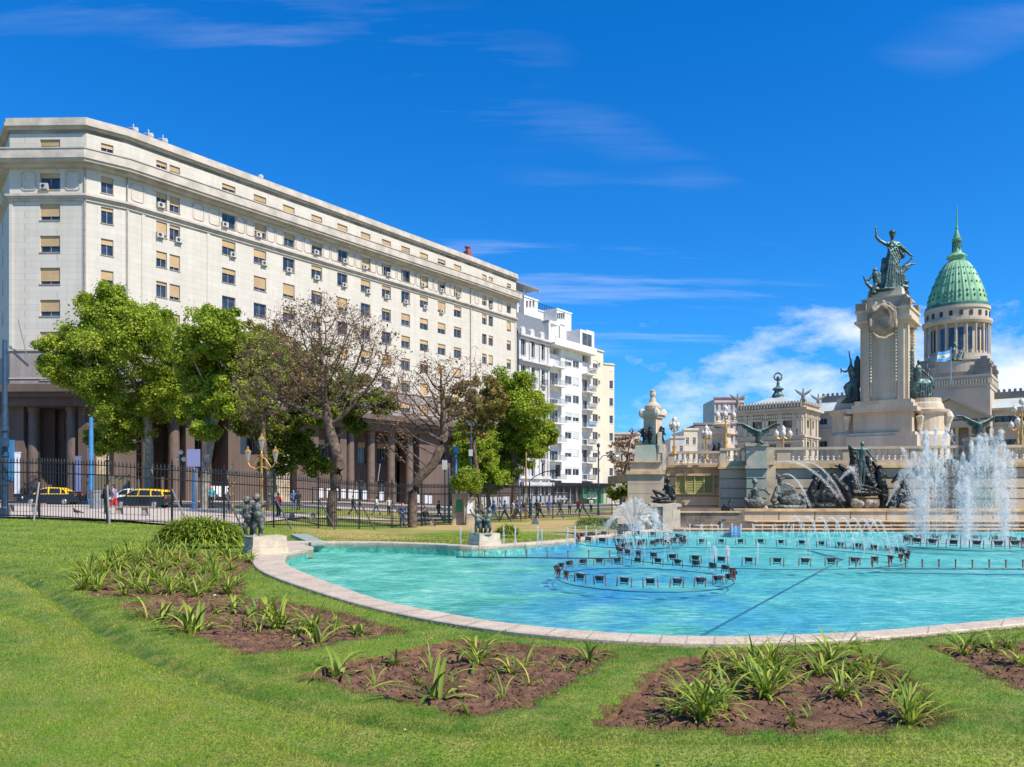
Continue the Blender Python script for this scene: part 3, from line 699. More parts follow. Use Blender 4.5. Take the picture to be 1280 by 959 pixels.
# ================================================================ BUILDINGS
class Fac:
    def __init__(s, p0, p1):
        s.o = Vector((p0[0], p0[1])); e = Vector((p1[0], p1[1])); s.L = (e-s.o).length; s.u = (e-s.o)/s.L; s.n = Vector((s.u.y, -s.u.x)); s.ang = math.atan2(s.u.y, s.u.x)
    def pt(s, a, z, o=0): q = s.o+s.u*a+s.n*o; return (q.x, q.y, z)
    def px(s, px):            # distance along the wall seen at photo column px
        k = (px-640)/F; return (k*s.o.y-s.o.x)/(s.u.x-k*s.u.y)
    def z(s, px, py): a = s.px(px); d = s.o.y+s.u.y*a; return CAMH-(py-HY)/F*d
def fbox(mb, f, a0, a1, z0, z1, o0, o1):
    vs = [f.pt(a, z, o) for z in (z0, z1) for (a, o) in ((a0, o1), (a1, o1), (a1, o0), (a0, o0))]
    mb.add(vs, [(3, 2, 1, 0), (4, 5, 6, 7), (0, 1, 5, 4), (1, 2, 6, 5), (2, 3, 7, 6), (3, 0, 4, 7)])
def wall_open(mb, f, a0, a1, z0, z1, rects, depth=.28):
    rects = [r for r in rects if r[0] > a0 and r[1] < a1 and r[2] >= z0 and r[3] <= z1]
    A = sorted({round(x, 4) for r in rects for x in r[:2]} | {a0, a1}); Z = sorted({round(x, 4) for r in rects for x in r[2:4]} | {z0, z1})
    for i in range(len(A)-1):
        for j in range(len(Z)-1):
            ca, cz = (A[i]+A[i+1])/2, (Z[j]+Z[j+1])/2
            if any(r[0] < ca < r[1] and r[2] < cz < r[3] for r in rects): continue
            mb.add([f.pt(A[i], Z[j]), f.pt(A[i+1], Z[j]), f.pt(A[i+1], Z[j+1]), f.pt(A[i], Z[j+1])], [(0, 1, 2, 3)])
    for r in rects:
        c = [(r[0], r[2]), (r[1], r[2]), (r[1], r[3]), (r[0], r[3])]
        for k in range(4):
            (x0, y0), (x1, y1) = c[k], c[(k+1) % 4]
            mb.add([f.pt(x0, y0, 0), f.pt(x0, y0, -depth), f.pt(x1, y1, -depth), f.pt(x1, y1, 0)], [(0, 1, 2, 3)])
RW = random.Random(21)
def window(f, r, parent, depth=.26, blind=None, name='window', fr='frame', bl='blind', mbs=None, mull=2):
    a0, a1, z0, z1 = r; t = .06
    F_ = MB() if mbs is None else mbs; F_.mi = 0
    o = -depth+.05
    for (x0, x1, y0, y1) in ((a0, a0+t, z0, z1), (a1-t, a1, z0, z1), (a0+t, a1-t, z0, z0+t), (a0+t, a1-t, z1-t, z1)): fbox(F_, f, x0, x1, y0, y1, o-.04, o+.03)
    for k in range(1, mull):
        m = a0+(a1-a0)*k/mull; fbox(F_, f, m-.03, m+.03, z0+t, z1-t, o-.03, o+.025)
    bh = RW.choice([0, .22, .3, .35, .45, .55, .8]) if blind is None else blind
    zz = z1-(z1-z0)*bh
    if mbs is not None:
        F_.mi = 1; F_.add([f.pt(a0, z0, o-.035), f.pt(a1, z0, o-.035), f.pt(a1, z1, o-.035), f.pt(a0, z1, o-.035)], [(0, 1, 2, 3)])
        if bh: F_.mi = 2; fbox(F_, f, a0+.03, a1-.03, zz, z1-.01, o+.035, o+.08)
        return
    if z0 > 12: fbox(F_, f, a0-.06, a1+.06, z0-.09, z0-.005, -.05, .07)
    w = build(F_, name, M[fr], parent)
    g = MB(); g.add([f.pt(a0, z0, o-.035), f.pt(a1, z0, o-.035), f.pt(a1, z1, o-.035), f.pt(a0, z1, o-.035)], [(0, 1, 2, 3)]); build(g, 'pane', M['glass'], w)
    if bh:
        g = MB(); n = max(2, int((z1-zz)/.12))
        for k in range(n): fbox(g, f, a0+.03, a1-.03, zz+(z1-.01-zz)*k/n, zz+(z1-.01-zz)*(k+.88)/n, o+.035, o+.08)
        fbox(g, f, a0+.03, a1-.03, zz, z1-.012, o+.033, o+.06)
        build(g, 'roller_blind', M[bl], w)
def acunit(f, a, z, parent, o=.05):
    g = MB(); g.mi = 0; fbox(g, f, a-.38, a+.38, z-.27, z+.27, o, o+.3)
    fbox(g, f, a-.38, a-.33, z-.4, z-.3, 0, o+.3); fbox(g, f, a+.33, a+.38, z-.4, z-.3, 0, o+.3)
    b = build(g, 'air_conditioner', M['ac'], parent)
    g = MB(); c = f.pt(a-.08, z, o+.305)
    n = Vector((f.n.x, f.n.y, 0)); g.tube([Vector(c), Vector(c)+n*.02], .18, 14); build(g, 'fan_grille', M['dark'], b)
# ---------------------------------------------------------------- the long white office building
PA = [(-50.3, 80.1), (-42.5, 79.9), (-39.7, 82.2), (-6.7, 126.7), (.7, 137.2)]
FS = Fac((-62, 95), PA[0]); FA = Fac(PA[0], PA[1]); FB = Fac(PA[1], PA[2]); FC = Fac(PA[2], PA[3]); FD = Fac(PA[3], PA[4])
ob = thing('office_building', 'long white stone office building with a dark colonnaded base across the street', 'building', (-30, 100, 0))
rowz = {3: 29.7, 4: 26.5, 5: 23.3, 6: 20.1, 7: 16.9, 8: 13.7}
def rects_for(f, cols, w, zs, h):
    return [(c-w/2, c+w/2, z-h/2, z+h/2) for c in cols for z in zs]
spec = []
colsC = [FC.px(x) for x in (202, 218.5, 286, 325, 361, 396, 428, 457, 483, 507, 530, 552, 572)]
colsD = [FD.px(x) for x in (605.5, 613.5, 636)]
cfg = [(FS, [5, 9, 13], 1.0, .0), (FA, [FA.px(62.5)], 2.05, 0), (FB, [FB.px(134)], 1.15, 0), (FC, colsC, 1.75, 0), (FD, colsD, 1.2, 0)]
allw = []
wall = MB(); trim = MB(); band = MB()
for f, cols, w, _ in cfg:
    R = []
    for i, c in enumerate(cols):
        ww = w if not (f is FC and i < 2) else 1.2
        for k, z in rowz.items(): R.append((c-ww/2, c+ww/2, z-.82, z+.82, k))
        R.append((c-ww/2, c+ww/2, 31.95, 33.6, 2)); R.append((c-ww/2, c+ww/2, 35.75, 36.95, 1))
    for r in R:
        d = f.pt((r[0]+r[1])/2, r[2]); allw.append((math.hypot(d[0], d[1]), f, r))
    rr = [r[:4] for r in R]
    wall_open(wall, f, 0, f.L, 16.0, 31.1, rr); wall_open(wall, f, 0, f.L, 31.1, 34.5, rr); wall_open(wall, f, 0, f.L, 34.5, 37.9, rr)
    wall_open(band, f, 0, f.L, 11.6, 16.0, rr)
# vertical pilaster strips at corners and joints
for f, a in ((FA, .0), (FA, FA.L), (FC, .0), (FC, FC.px(181)), (FC, FC.px(262)), (FD, 0.0), (FD, FD.L)):
    fbox(wall, f, max(a-.0, 0) if a == 0 else a-.35, (a+.35) if a == 0 else a, 16.01, 30.95, -.05, .09)
build(wall, 'wall', M['lime'], ob); build(band, 'wall', M['greyband'], ob)
def band_run(mb, z0, z1, o, i0=-.05, fs=(FS, FA, FB, FC, FD)):
    """mitred moulding following the facade line"""
    def off(d):
        pts = []
        fl = list(fs)
        pts.append(fl[0].o+fl[0].n*d)
        for a, b in zip(fl[:-1], fl[1:]):
            m = (a.n+b.n); m = m/m.length; k = d/max(.3, m.dot(a.n)); pts.append(b.o+m*k)
        l = fl[-1]; pts.append(l.o+l.u*l.L+l.n*d); return pts
    A, B = off(i0), off(o); vs = []
    for a, b in zip(A, B): vs += [(a.x, a.y, z0), (b.x, b.y, z0), (b.x, b.y, z1), (a.x, a.y, z1)]
    fsx = []
    for i in range(len(A)-1):
        for k in range(4): fsx.append((i*4+k, i*4+(k+1) % 4, i*4+4+(k+1) % 4, i*4+4+k))
    fsx += [(0, 1, 2, 3), tuple(range(len(vs)-4, len(vs)))]
    mb.add(vs, fsx)
c1 = MB(); band_run(c1, 37.9, 38.15, .25); band_run(c1, 38.152, 38.5, .5); band_run(c1, 38.502, 38.95, .38, -.4)
build(c1, 'cornice', M['lime_trim'], ob)
c2 = MB(); band_run(c2, 34.35, 34.6, 1.15); band_run(c2, 34.602, 35.5, 1.3, 1.12); band_run(c2, 35.502, 35.62, 1.38, 1.06); band_run(c2, 34.0, 34.348, .6)
build(c2, 'balcony', M['lime_trim'], ob)
c3 = MB(); band_run(c3, 31.0, 31.18, .3); band_run(c3, 31.182, 31.4, .45); band_run(c3, 30.75, 30.998, .16)
build(c3, 'string_course', M['lime_trim'], ob)
c4 = MB(); band_run(c4, 15.8, 15.97, .12); band_run(c4, 13.0, 13.12, .08)
build(c4, 'string_course', M['lime_trim'], ob)
# raised rounded panels between the upper windows
def panel(f, a, w=1.15, z0=31.85, z1=33.75):
    pn = MB()
    for (x0, x1, y0, y1) in ((a-w/2, a-w/2+.1, z0+.2, z1-.2), (a+w/2-.1, a+w/2, z0+.2, z1-.2), (a-w/2+.2, a+w/2-.2, z0, z0+.1), (a-w/2+.2, a+w/2-.2, z1-.1, z1)): fbox(pn, f, x0, x1, y0, y1, -.01, .07)
    for sx in (-1, 1):
        for sz, zz in ((1, z1-.2), (-1, z0+.2)):
            x = a+sx*(w/2-.2); fbox(pn, f, min(x, x+sx*.13), max(x, x+sx*.13), min(zz-.02, zz+sz*.13), max(zz+.02, zz+sz*.13), -.012, .068)
    build(pn, 'wall_panel', M['lime_trim'], ob)
for px in (36, 91): panel(FA, FA.px(px), 1.5)
for a, b in zip(colsC[2:-1], colsC[3:]): panel(FC, (a+b)/2-.55); panel(FC, (a+b)/2+.75) if FC.u else None
for px in (172, 248, 268): panel(FC, FC.px(px), 1.4)
for px in (596, 625): panel(FD, FD.px(px), 1.1)
dp = MB()
for f, a in ((FC, .1), (FD, .1), (FA, FA.L-.1)):
    p = f.pt(a, 0, .14); dp.tube([(p[0], p[1], 12), (p[0], p[1], 34)], .07, 6)
build(dp, 'drainpipe', M['concrete'], ob)
allw.sort(key=lambda t: t[0])
far = MB(); nwin = 0
for i, (d, f, r) in enumerate(allw):
    vis = f is not FS
    full = .95 if (f is FC and r[4] >= 6 and RW.random() < .35) else None
    if f is FA: full = {2: .3, 3: .75, 4: .62, 5: .8, 6: .7, 7: .5, 8: .3, 1: .98}[r[4]]
    if r[4] == 1: full = RW.choice([.35, .5, .6])
    if nwin < 96 and vis and not (r[4] >= 6 and f is FC and 214 > 220): window(f, r[:4], ob, blind=full); nwin += 1
    else: window(f, r[:4], ob, blind=full, mbs=far)
fo = build(far, 'distant_windows', [M['frame'], M['glass'], M['blind']], ob); fo['kind'] = 'stuff'
acs = [(FA, 57, 2), (FC, 200, 2), (FC, 199, 3), (FC, 222, 3), (FC, 280, 2), (FC, 290, 3), (FC, 322, 2), (FC, 329, 3), (FC, 360, 3), (FC, 394, 2), (FC, 394.5, 3), (FC, 430, 2), (FC, 429, 3), (FC, 455, 2), (FC, 459, 3), (FC, 484.5, 2), (FC, 482, 3),
       (FC, 506, 3), (FC, 527.5, 2), (FC, 530.5, 3), (FC, 551, 2), (FC, 551, 3), (FC, 572, 2), (FC, 398, 5), (FC, 361, 5), (FC, 430, 4), (FC, 458, 6), (FD, 613, 2)]
zac = {2: 32.2, 3: 29.0, 4: 25.7, 5: 22.6, 6: 19.5}
for f, px, r in acs: acunit(f, f.px(px), zac[r], ob)
# roof, parapet equipment
rf = MB(); pts = [(-62, 95)]+PA+[(-14, 152), (-66, 105)]
rf.prism(pts, 37.5, 37.9); rf.prism([(p[0]*.96-1.6, p[1]*.98+3.2) for p in pts], 37.9, 38.4)
build(rf, 'roof', M['lime_trim'], ob)
bk = MB()
bw = [(.7, 137.2), (-14, 152), (-66, 105), (-62, 95)]
for a, b in zip(bw[:-1], bw[1:]): bk.add([(a[0], a[1], -1), (b[0], b[1], -1), (b[0], b[1], 37.9), (a[0], a[1], 37.9)], [(0, 1, 2, 3)])
build(bk, 'wall', M['lime'], ob)
mb = MB(); p = FD.pt(1.0, 38.9, -1.2); mb.zbox(p[0], p[1], 38.4, 40.2, 1.0, 1.0, FC.ang); mb.lathe(p[0], p[1], [(.35, 40.2), (.35, 40.8), (.5, 40.8), (.5, 41)], 10); build(mb, 'chimney', M['brick'], ob)
for px in (173, 192, 210, 330): # roof antennas
    p = FC.pt(FC.px(px), 0, -1.0); mb = MB(); mb.tube([(p[0], p[1], 38.2), (p[0], p[1], 40.3 if px < 300 else 39.6)], .06, 5); mb.tube([(p[0]-.5, p[1], 39.9 if px < 300 else 39.4), (p[0]+.5, p[1], 39.9 if px < 300 else 39.4)], .04, 4)
    mb.ball((p[0]+.2, p[1], 39.6), .35, 8, 6, (1, .4, 1)); build(mb, 'roof_antenna', M['ac'], ob)
# dark base: canopy, colonnade, recessed wall
cn = MB(); band_run(cn, 11.0, 11.45, 2.0, -.3); band_run(cn, 11.452, 12.2, 2.35, 1.6); band_run(cn, 10.2, 10.998, 1.2, -4)
build(cn, 'canopy', M['brown'], ob)
rc = MB(); rcw = []
GB = -1.4
def recess(f, a0, a1, dep, cols, zt=10.2, op=(), r=.62):
    wl = MB(); ff = Fac(f.pt(a0, 0, -dep)[:2], f.pt(a1, 0, -dep)[:2]); wr = [(q[0]-a0, q[1]-a0, q[2], q[3]) for q in op]
    wall_open(wl, ff, 0, ff.L, GB, zt, wr, .3); build(wl, 'podium_wall', M['brown'], ob)
    for w_ in wr: window(ff, w_, ob, .26, .25 if w_[2] > 5 else 0, mull=3)
    cm = MB()
    for c in cols:
        p = f.pt(c, 0, -.75); cm2 = MB(); cm2.lathe(p[0], p[1], [(r*1.15, GB), (r*1.15, .6), (r, .75), (r*.93, zt-.5), (r*1.1, zt-.35), (r*1.1, zt)], 20); build(cm2, 'column', M['browncol'], ob, smooth=False)
def pier(f, a0, a1, dep=4.0, zt=10.2, out=.05):
    m = MB(); fbox(m, f, a0, a1, GB, zt, -dep, out); build(m, 'pier', M['brown'], ob)
pier(FA, 0, FA.px(30)); pier(FA, FA.px(98), FA.L-.02); recess(FA, FA.px(30), FA.px(98), 3.4, [FA.px(37), FA.px(86)], op=[(FA.px(56), FA.px(83), 7.0, 9.4), (FA.px(54), FA.px(82), .2, 4.6)])
pier(FS, 9, FS.L); pier(FB, 0, .9); pier(FB, 2.5, FB.L); recess(FB, .9, 2.5, 1.6, [])
edges = [0, 1.5]; s_ = 1.5
colpx = [188, 222, 258, 442, 468, 493, 516]
pier(FC, 0, FC.px(170)); pier(FC, FC.px(232), FC.px(243)); pier(FC, FC.px(285), FC.px(300)); pier(FC, FC.px(337), FC.px(342))
pier(FC, FC.px(371), FC.px(398)); pier(FC, FC.px(425), FC.px(433)); pier(FC, FC.px(524), FC.px(548)); pier(FC, FC.px(575), FC.L-.02)
recess(FC, FC.px(170), FC.px(232), 4.4, [FC.px(188), FC.px(222)], op=[(FC.px(194), FC.px(215), 6.2, 8.8), (FC.px(196), FC.px(213), 0, 4)])
recess(FC, FC.px(243), FC.px(285), 4.4, [FC.px(262)], op=[(FC.px(266), FC.px(282), 6.2, 8.8)])
recess(FC, FC.px(300), FC.px(337), 2, [], op=[(FC.px(306), FC.px(330), 6.2, 8.8)])
recess(FC, FC.px(398), FC.px(425), 2, [], op=[(FC.px(404), FC.px(420), 5.8, 8.6)])
recess(FC, FC.px(433), FC.px(524), 4.6, [FC.px(x) for x in (442, 468, 493, 516)], op=[(FC.px(a), FC.px(a+10), z, z+h) for a in (451, 476, 500) for z, h in ((5.8, 3), (.0, 3.4))])
recess(FC, FC.px(548), FC.px(575), 2, [], op=[(FC.px(552), FC.px(570), 5.8, 8.6)])
recess(FD, 0, FD.L, .6, [], op=[(FD.px(603), FD.px(612), 5.8, 8.6), (FD.px(618), FD.px(630), 5.8, 8.6)])
# latticed stone screens
for x0, x1, z1 in ((345, 368, 6.6), (386, 396, 5.6), (531, 545, 6.4), (140, 156, 6)):
    f = FC if x0 > 160 else FB; m = MB(); a0, a1 = f.px(x0), f.px(x1)
    if f is FB: a0, a1 = 1.0, 2.4
    n = 7; fbox(m, f, a0, a1, GB, 1.2, -1.2, -.8); fbox(m, f, a0, a1, z1, 10.2, -1.2, -.8)
    for k in range(n+1):
        x = a0+(a1-a0)*k/n; fbox(m, f, x-.09, x+.09, 1.2, z1, -1.1, -.95)
    z = 1.2
    while z < z1: fbox(m, f, a0, a1, z-.08, z+.08, -1.098, -.952); z += (a1-a0)/n
    for k in range(n):
        zz = 1.2
        while zz < z1-.3: fbox(m, f, a0+(a1-a0)*(k+.3)/n, a0+(a1-a0)*(k+.7)/n, zz+.18, zz+.42, -1.08, -.97); zz += (a1-a0)/n
    build(m, 'lattice_screen', M['mtrim'], ob)
mb = MB(); fbox(mb, FC, FC.px(433), FC.px(530), GB, -.2, 0, 2.4); fbox(mb, FC, FC.px(433), FC.px(530), GB, -.45, 2.4, 3.2); build(mb, 'entrance_steps', M['concrete'], ob)
fp = MB(); p0 = Vector(FC.pt(FC.px(471), 3.2, .2)); fp.tube([p0, p0+Vector((.5, -1.2, 2.3))], .05, 5); build(fp, 'flagpole', M['white'], ob)
fp = MB(); p0 = Vector(FA.pt(FA.px(37), 14.5, .1)); fp.tube([p0, p0+Vector((-.35, -1.2, 4.2))], .05, 5); build(fp, 'flagpole', M['steel'], ob)
for px, z0, z1, mt, lb in ((23, 1.6, 5.6, 'poster', 'narrow white banner on the leftmost stone pier'), (98.5, 1.8, 5.2, 'ped_lilac', 'narrow lilac banner on the pier right of the corner entrance')):
    a = FA.px(px); mb = MB(); fbox(mb, FA, a-.3, a+.3, z0, z1, .1, .18); for_ = [fbox(mb, FA, a-.36, a+.36, z, z+.08, .06, .2) for z in (z0-.08, z1)]
    o = build(mb, 'banner', M[mt]); tag(o, lb, 'banner')
# ---------------------------------------------------------------- cream mansard house
UE = Vector((33, 44.5)).normalized()
def along(p, d): return (p[0]+UE.x*d, p[1]+UE.y*d)
e0 = PA[4]; 
def ray_on(px, p0=e0, off=0.0):
    f = Fac(p0, along(p0, 10)); return f.px(px)
f1 = Fac(along(e0, .6), along(e0, ray_on(686)))
hb = thing('apartment_house', 'ivory stucco apartment house with slate mansard roof beside the long office building', 'building', f1.pt(0, 0))
def zf(f, px, py): return f.z(px, py)
ztop = zf(f1, 660, 441)
zr1 = zf(f1, 665, 475)
w = MB(); R = []
cx = [f1.px(654), f1.px(665.5), f1.px(678)]
zs = [(zf(f1, 660, 435), 3), (zf(f1, 660, 468), 3), (zf(f1, 660, 500), 3), (zf(f1, 660, 532), 3), (zf(f1, 660, 562), 3), (zf(f1, 660, 588), 3)]
for c in cx:
    for z, h in zs: R.append((c-.75, c+.75, z-1.5, z+1.4))
zt1 = zf(f1, 660, 420)
wall_open(w, f1, 0, f1.L, -1.5, zt1, R, .35); w.add([f1.pt(0, -1.5), f1.pt(0, -1.5, -12), f1.pt(0, zt1, -12), f1.pt(0, zt1)], [(0, 1, 2, 3)]); w.add([f1.pt(f1.L, -1.5), f1.pt(f1.L, -1.5, -12), f1.pt(f1.L, zt1, -12), f1.pt(f1.L, zt1)], [(3, 2, 1, 0)])
for a in (0, f1.L/3, f1.L*2/3, f1.L-.5): fbox(w, f1, a, a+.5, 1, zt1-1.2, 0, .22)
build(w, 'wall', M['ivory'], hb)
for r in R: window(f1, r, hb, .3, 0, fr='framew', mull=2)
m = MB(); fbox(m, f1, 0, f1.L, zt1-.35, zt1, -.1, .7); fbox(m, f1, 0, f1.L, zt1-.8, zt1-.352, -.1, .35); zb = (zs[0][0]+zs[1][0])/2; fbox(m, f1, 0, f1.L, zb-.3, zb, -.1, .9); fbox(m, f1, 0, f1.L, zb-.9, zb-.302, -.05, .3); fbox(m, f1, 0, f1.L, 4.0, 4.5, -.1, .5)
build(m, 'cornice', M['ivory'], hb)
m = MB(); H = 4.2
m.add([f1.pt(0, zt1, .1), f1.pt(f1.L, zt1, .1), f1.pt(f1.L, zt1+H, -1.6), f1.pt(0, zt1+H, -1.6), f1.pt(0, zt1, -12), f1.pt(f1.L, zt1, -12), f1.pt(f1.L, zt1+H, -12), f1.pt(0, zt1+H, -12)], [(0, 1, 2, 3), (3, 2, 6, 7), (0, 3, 7, 4), (1, 5, 6, 2), (4, 7, 6, 5)])
rfm = build(m, 'roof', M['slate'], hb)
for c in cx:
    m = MB(); fbox(m, f1, c-.6, c+.6, zt1, zt1+.9, -1.0, .05)
    pc = f1.pt(c, zt1+1.6, .05); pts = []
    vs = []; n = 9
    for o_ in (.05, -1.4):
        for k in range(n): t = PI*k/(n-1); vs.append(f1.pt(c-.6*cos(t), zt1+.9+.55*sin(t), o_))
    m.add(vs, [tuple(range(n)), tuple(range(n, 2*n))[::-1]]+[(k, k+1, n+k+1, n+k) for k in range(n-1)]); build(m, 'dormer', M['ivory'], rfm)
for i, c in enumerate(cx):
    for z, h in zs[1:5]:
        m = MB(); a0, a1 = c-.95, c+.95; fbox(m, f1, a0, a1, z-1.65, z-1.5, 0, .6)
        build(m, 'balcony', M['ivory'], hb); mm = MB()
        for k in range(9): x = a0+.05+(a1-a0-.1)*k/8; fbox(mm, f1, x-.02, x+.02, z-1.5, z-.55, .53, .57)
        fbox(mm, f1, a0, a1, z-.55, z-.48, .5, .6); build(mm, 'railing', M['iron'], hb)
# white tower block with loggia behind
def towerblock(name, label, px0, px1, py_top, off, mat, z0=20, winpx=(), wy=0, depth=6, extra=None):
    f = Fac(along(e0, ray_on(px0)), along(e0, ray_on(px1))); f.o = f.o-f.n*off
    a0, a1 = f.px(px0), f.px(px1); z1 = f.z((px0+px1)/2, py_top)
    t = thing(name, label, 'building', f.pt((a0+a1)/2, z0, -depth/2)); m = MB(); R = []
    for wx_ in winpx: c = f.px(wx_); z = f.z(wx_, wy); R.append((c-.35, c+.35, z-.6, z+.6))
    wall_open(m, f, a0, a1, z0, z1, R, .25)
    m.add([f.pt(a0, z0), f.pt(a0, z1), f.pt(a0, z1, -depth), f.pt(a0, z0, -depth)], [(0, 1, 2, 3)]); m.add([f.pt(a1, z0), f.pt(a1, z1), f.pt(a1, z1, -depth), f.pt(a1, z0, -depth)], [(3, 2, 1, 0)])
    m.add([f.pt(a0, z1), f.pt(a1, z1), f.pt(a1, z1, -depth), f.pt(a0, z1, -depth)], [(0, 1, 2, 3)]); m.add([f.pt(a0, z0, -depth), f.pt(a1, z0, -depth), f.pt(a1, z1, -depth), f.pt(a0, z1, -depth)], [(3, 2, 1, 0)])
    build(m, 'wall', M[mat], t)
    for r in R: window(f, r, t, .22, 0, fr='framew', mull=1)
    m = MB(); fbox(m, f, a0-.15, a1+.15, z1, z1+.25, -depth-.1, .15); build(m, 'parapet', M[mat], t)
    return t, f, a0, a1, z1
t, f, a0, a1, z1 = towerblock('water_tank_tower', 'white rooftop tower with a flat sun canopy above the mansard house', 655, 672, 374, 4, 'white', 24, (659, 663, 667, 670), 380)
m = MB()
for a, o in ((a0, 0), (a1, 0), (a0, -6), (a1, -6)): p = f.pt(a, 0, o); m.tube([(p[0], p[1], z1), (p[0], p[1], z1+2)], .08, 5)
fbox(m, f, a0-3, a1+.4, z1+2, z1+2.2, -6.5, .5); build(m, 'canopy', M['steel'], t)
t, f, a0, a1, z1 = towerblock('rooftop_tower', 'grey white rooftop block directly beside the office building roof', 646, 654, 371, 5, 'ivory', 24, (650,), 388)
# white modern apartment block
f2 = Fac(along(e0, ray_on(686)+.02), along(e0, ray_on(738)))
wb = thing('apartment_block', 'tall bright white apartment block with stacked concrete balconies', 'building', f2.pt(0, 0))
zt = f2.z(712, 437); floors = [f2.z(705, 451+23.0*k) for k in range(8)]
b1, b2, b3 = f2.px(702), f2.px(727), f2.px(738)
R = []
for z in floors:
    for c in (f2.px(710.5), f2.px(720)): R.append((c-1.15, c+1.15, z-.75, z+.75))
LR1 = [(.4, b1-.3, z-1.55, z+.95) for z in floors]; LR2 = [(b2+.3, b3-.3, z-1.55, z+.95) for z in floors]
w = MB(); wall_open(w, f2, b1, b2, 3.2, zt, R, .2)
ff1 = f2
wl = MB(); g1 = Fac(f2.pt(0, 0, -.4)[:2], f2.pt(b1, 0, -.4)[:2]); wall_open(wl, g1, 0, b1, 3.2, zt-1.6, [(.5, b1-.6, r[2], r[3]) for r in LR1], .2)
g2 = Fac(f2.pt(b2, 0, -.4)[:2], f2.pt(b3, 0, -.4)[:2]); wall_open(wl, g2, 0, b3-b2, 3.2, zt-1.6, [(.4, b3-b2-.4, r[2], r[3]) for r in LR2], .2)
for a in (b1-.25, b2, b3-.25): fbox(w, f2, a, a+.25, 3.2, zt, -1.3, 0.002)
build(w, 'wall', M['white'], wb); build(wl, 'wall', M['white'], wb)
for r in R: window(f2, r, wb, .18, RW.choice([0, .2, .5, .9]), fr='framew', bl='blindw', mull=2)
for k, z in enumerate(floors):
    window(g1, (.5, b1-.6, z-1.55, z+.95), wb, .18, RW.choice([0, .3, .6]), fr='framew', bl='blindw', mull=3)
    window(g2, (.4, b3-b2-.4, z-1.55, z+.95), wb, .18, RW.choice([0, .3, .6]), fr='framew', bl='blindw', mull=2)
    for a0, a1 in ((-.1, b1), (b2, b3+.2)):
        m = MB(); fbox(m, f2, a0, a1, z-1.8, z-1.62, -.38, 1.3); bb = build(m, 'balcony', M['white'], wb)
        mm = MB(); mt = 'skyblue' if (k == 3 and a0 > 1) else 'steel'
        for q_ in range(14): x = a0+.1+(a1-a0-.2)*q_/13; fbox(mm, f2, x-.03, x+.03, z-1.62, z-.6, 1.22, 1.28)
        fbox(mm, f2, a0, a1, z-.6, z-.54, 1.22, 1.3); build(mm, 'railing', M[mt], bb)
m = MB(); fbox(m, f2, -.2, b3+.2, zt-.2, zt+.25, -1.3, 1.5); fbox(m, f2, 0, b3, zt+.25, zt+1.1, 1.35, 1.45); build(m, 'cornice', M['white'], wb)
m = MB(); zt2 = f2.z(700, 412)
pts = [f2.pt(0, 0, -1.6)[:2], f2.pt(b3, 0, -1.6)[:2], f2.pt(b3, 0, -16)[:2], f2.pt(0, 0, -16)[:2]]; m.prism(pts, 3, zt+.1); build(m, 'rear_wing', M['white'], wb)
fb_ = Fac(f2.pt(0, 0, -1.3)[:2], f2.pt(1, 0, -1.3)[:2])
# penthouses
m = MB(); A0, A1 = f2.px(686), f2.px(700); fbox(m, f2, A0, b2-1, zt+.25, zt+3.4, -9, -3.0); fbox(m, f2, A0, A0+.5, zt+.25, zt+4.4, -9, 0); fbox(m, f2, A0, A1, zt+3.9, zt+4.4, -5, 0); fbox(m, f2, A1, A1+.25, zt+.25, zt+3.9, -.3, -.02); build(m, 'penthouse', M['white'], wb)
m = MB(); g = Fac(f2.pt(0, 0, -2.9)[:2], f2.pt(b3, 0, -2.9)[:2]); window(g, (A0+1, A1+1, zt+.4, zt+3.0), wb, .0, .3, fr='framew', mull=4); window(g, (A1+3, b2-2, zt+.4, zt+3.0), wb, .0, .6, fr='framew', bl='blindw', mull=5)
c = f2.px(727); m = MB(); fbox(m, f2, c, c+4.6, zt+.25, zt+4.6, -3.5, -.3); build(m, 'penthouse', M['white'], wb); window(Fac(f2.pt(0, 0, -.29)[:2], f2.pt(20, 0, -.29)[:2]), (c+.6, c+4.2, zt+.7, zt+4.1), wb, .0, 0, fr='steel' if False else 'framew', mull=2)
c = f2.pt(f2.px(722), 0, -6); m = MB(); m.lathe(c[0], c[1], [(2.5, zt), (2.5, zt+5.6), (2.7, zt+5.6), (2.7, zt+6.0)], 20); build(m, 'tank_housing', M['white'], wb)
t, f, a0, a1, z1 = towerblock('lift_tower', 'white stepped lift tower with small square windows above the white apartment block', 696, 714, 390, 5, 'white', 24, (697.5, 700, 702.5, 705), 395, 7)
t, f, a0, a1, z1 = towerblock('rooftop_annex', 'flat white annex with a brown side wall behind the mansard roof', 672, 696, 392, 8, 'ivory', 24, (), 395, 7)
m = MB()
for k in range(12): x = a0+(a1-a0)*k/11; fbox(m, f, x-.03, x+.03, z1+.25, z1+1.5, -.1, 0)
fbox(m, f, a0, a1, z1+1.5, z1+1.58, -.1, 0); build(m, 'railing', M['iron'], t)
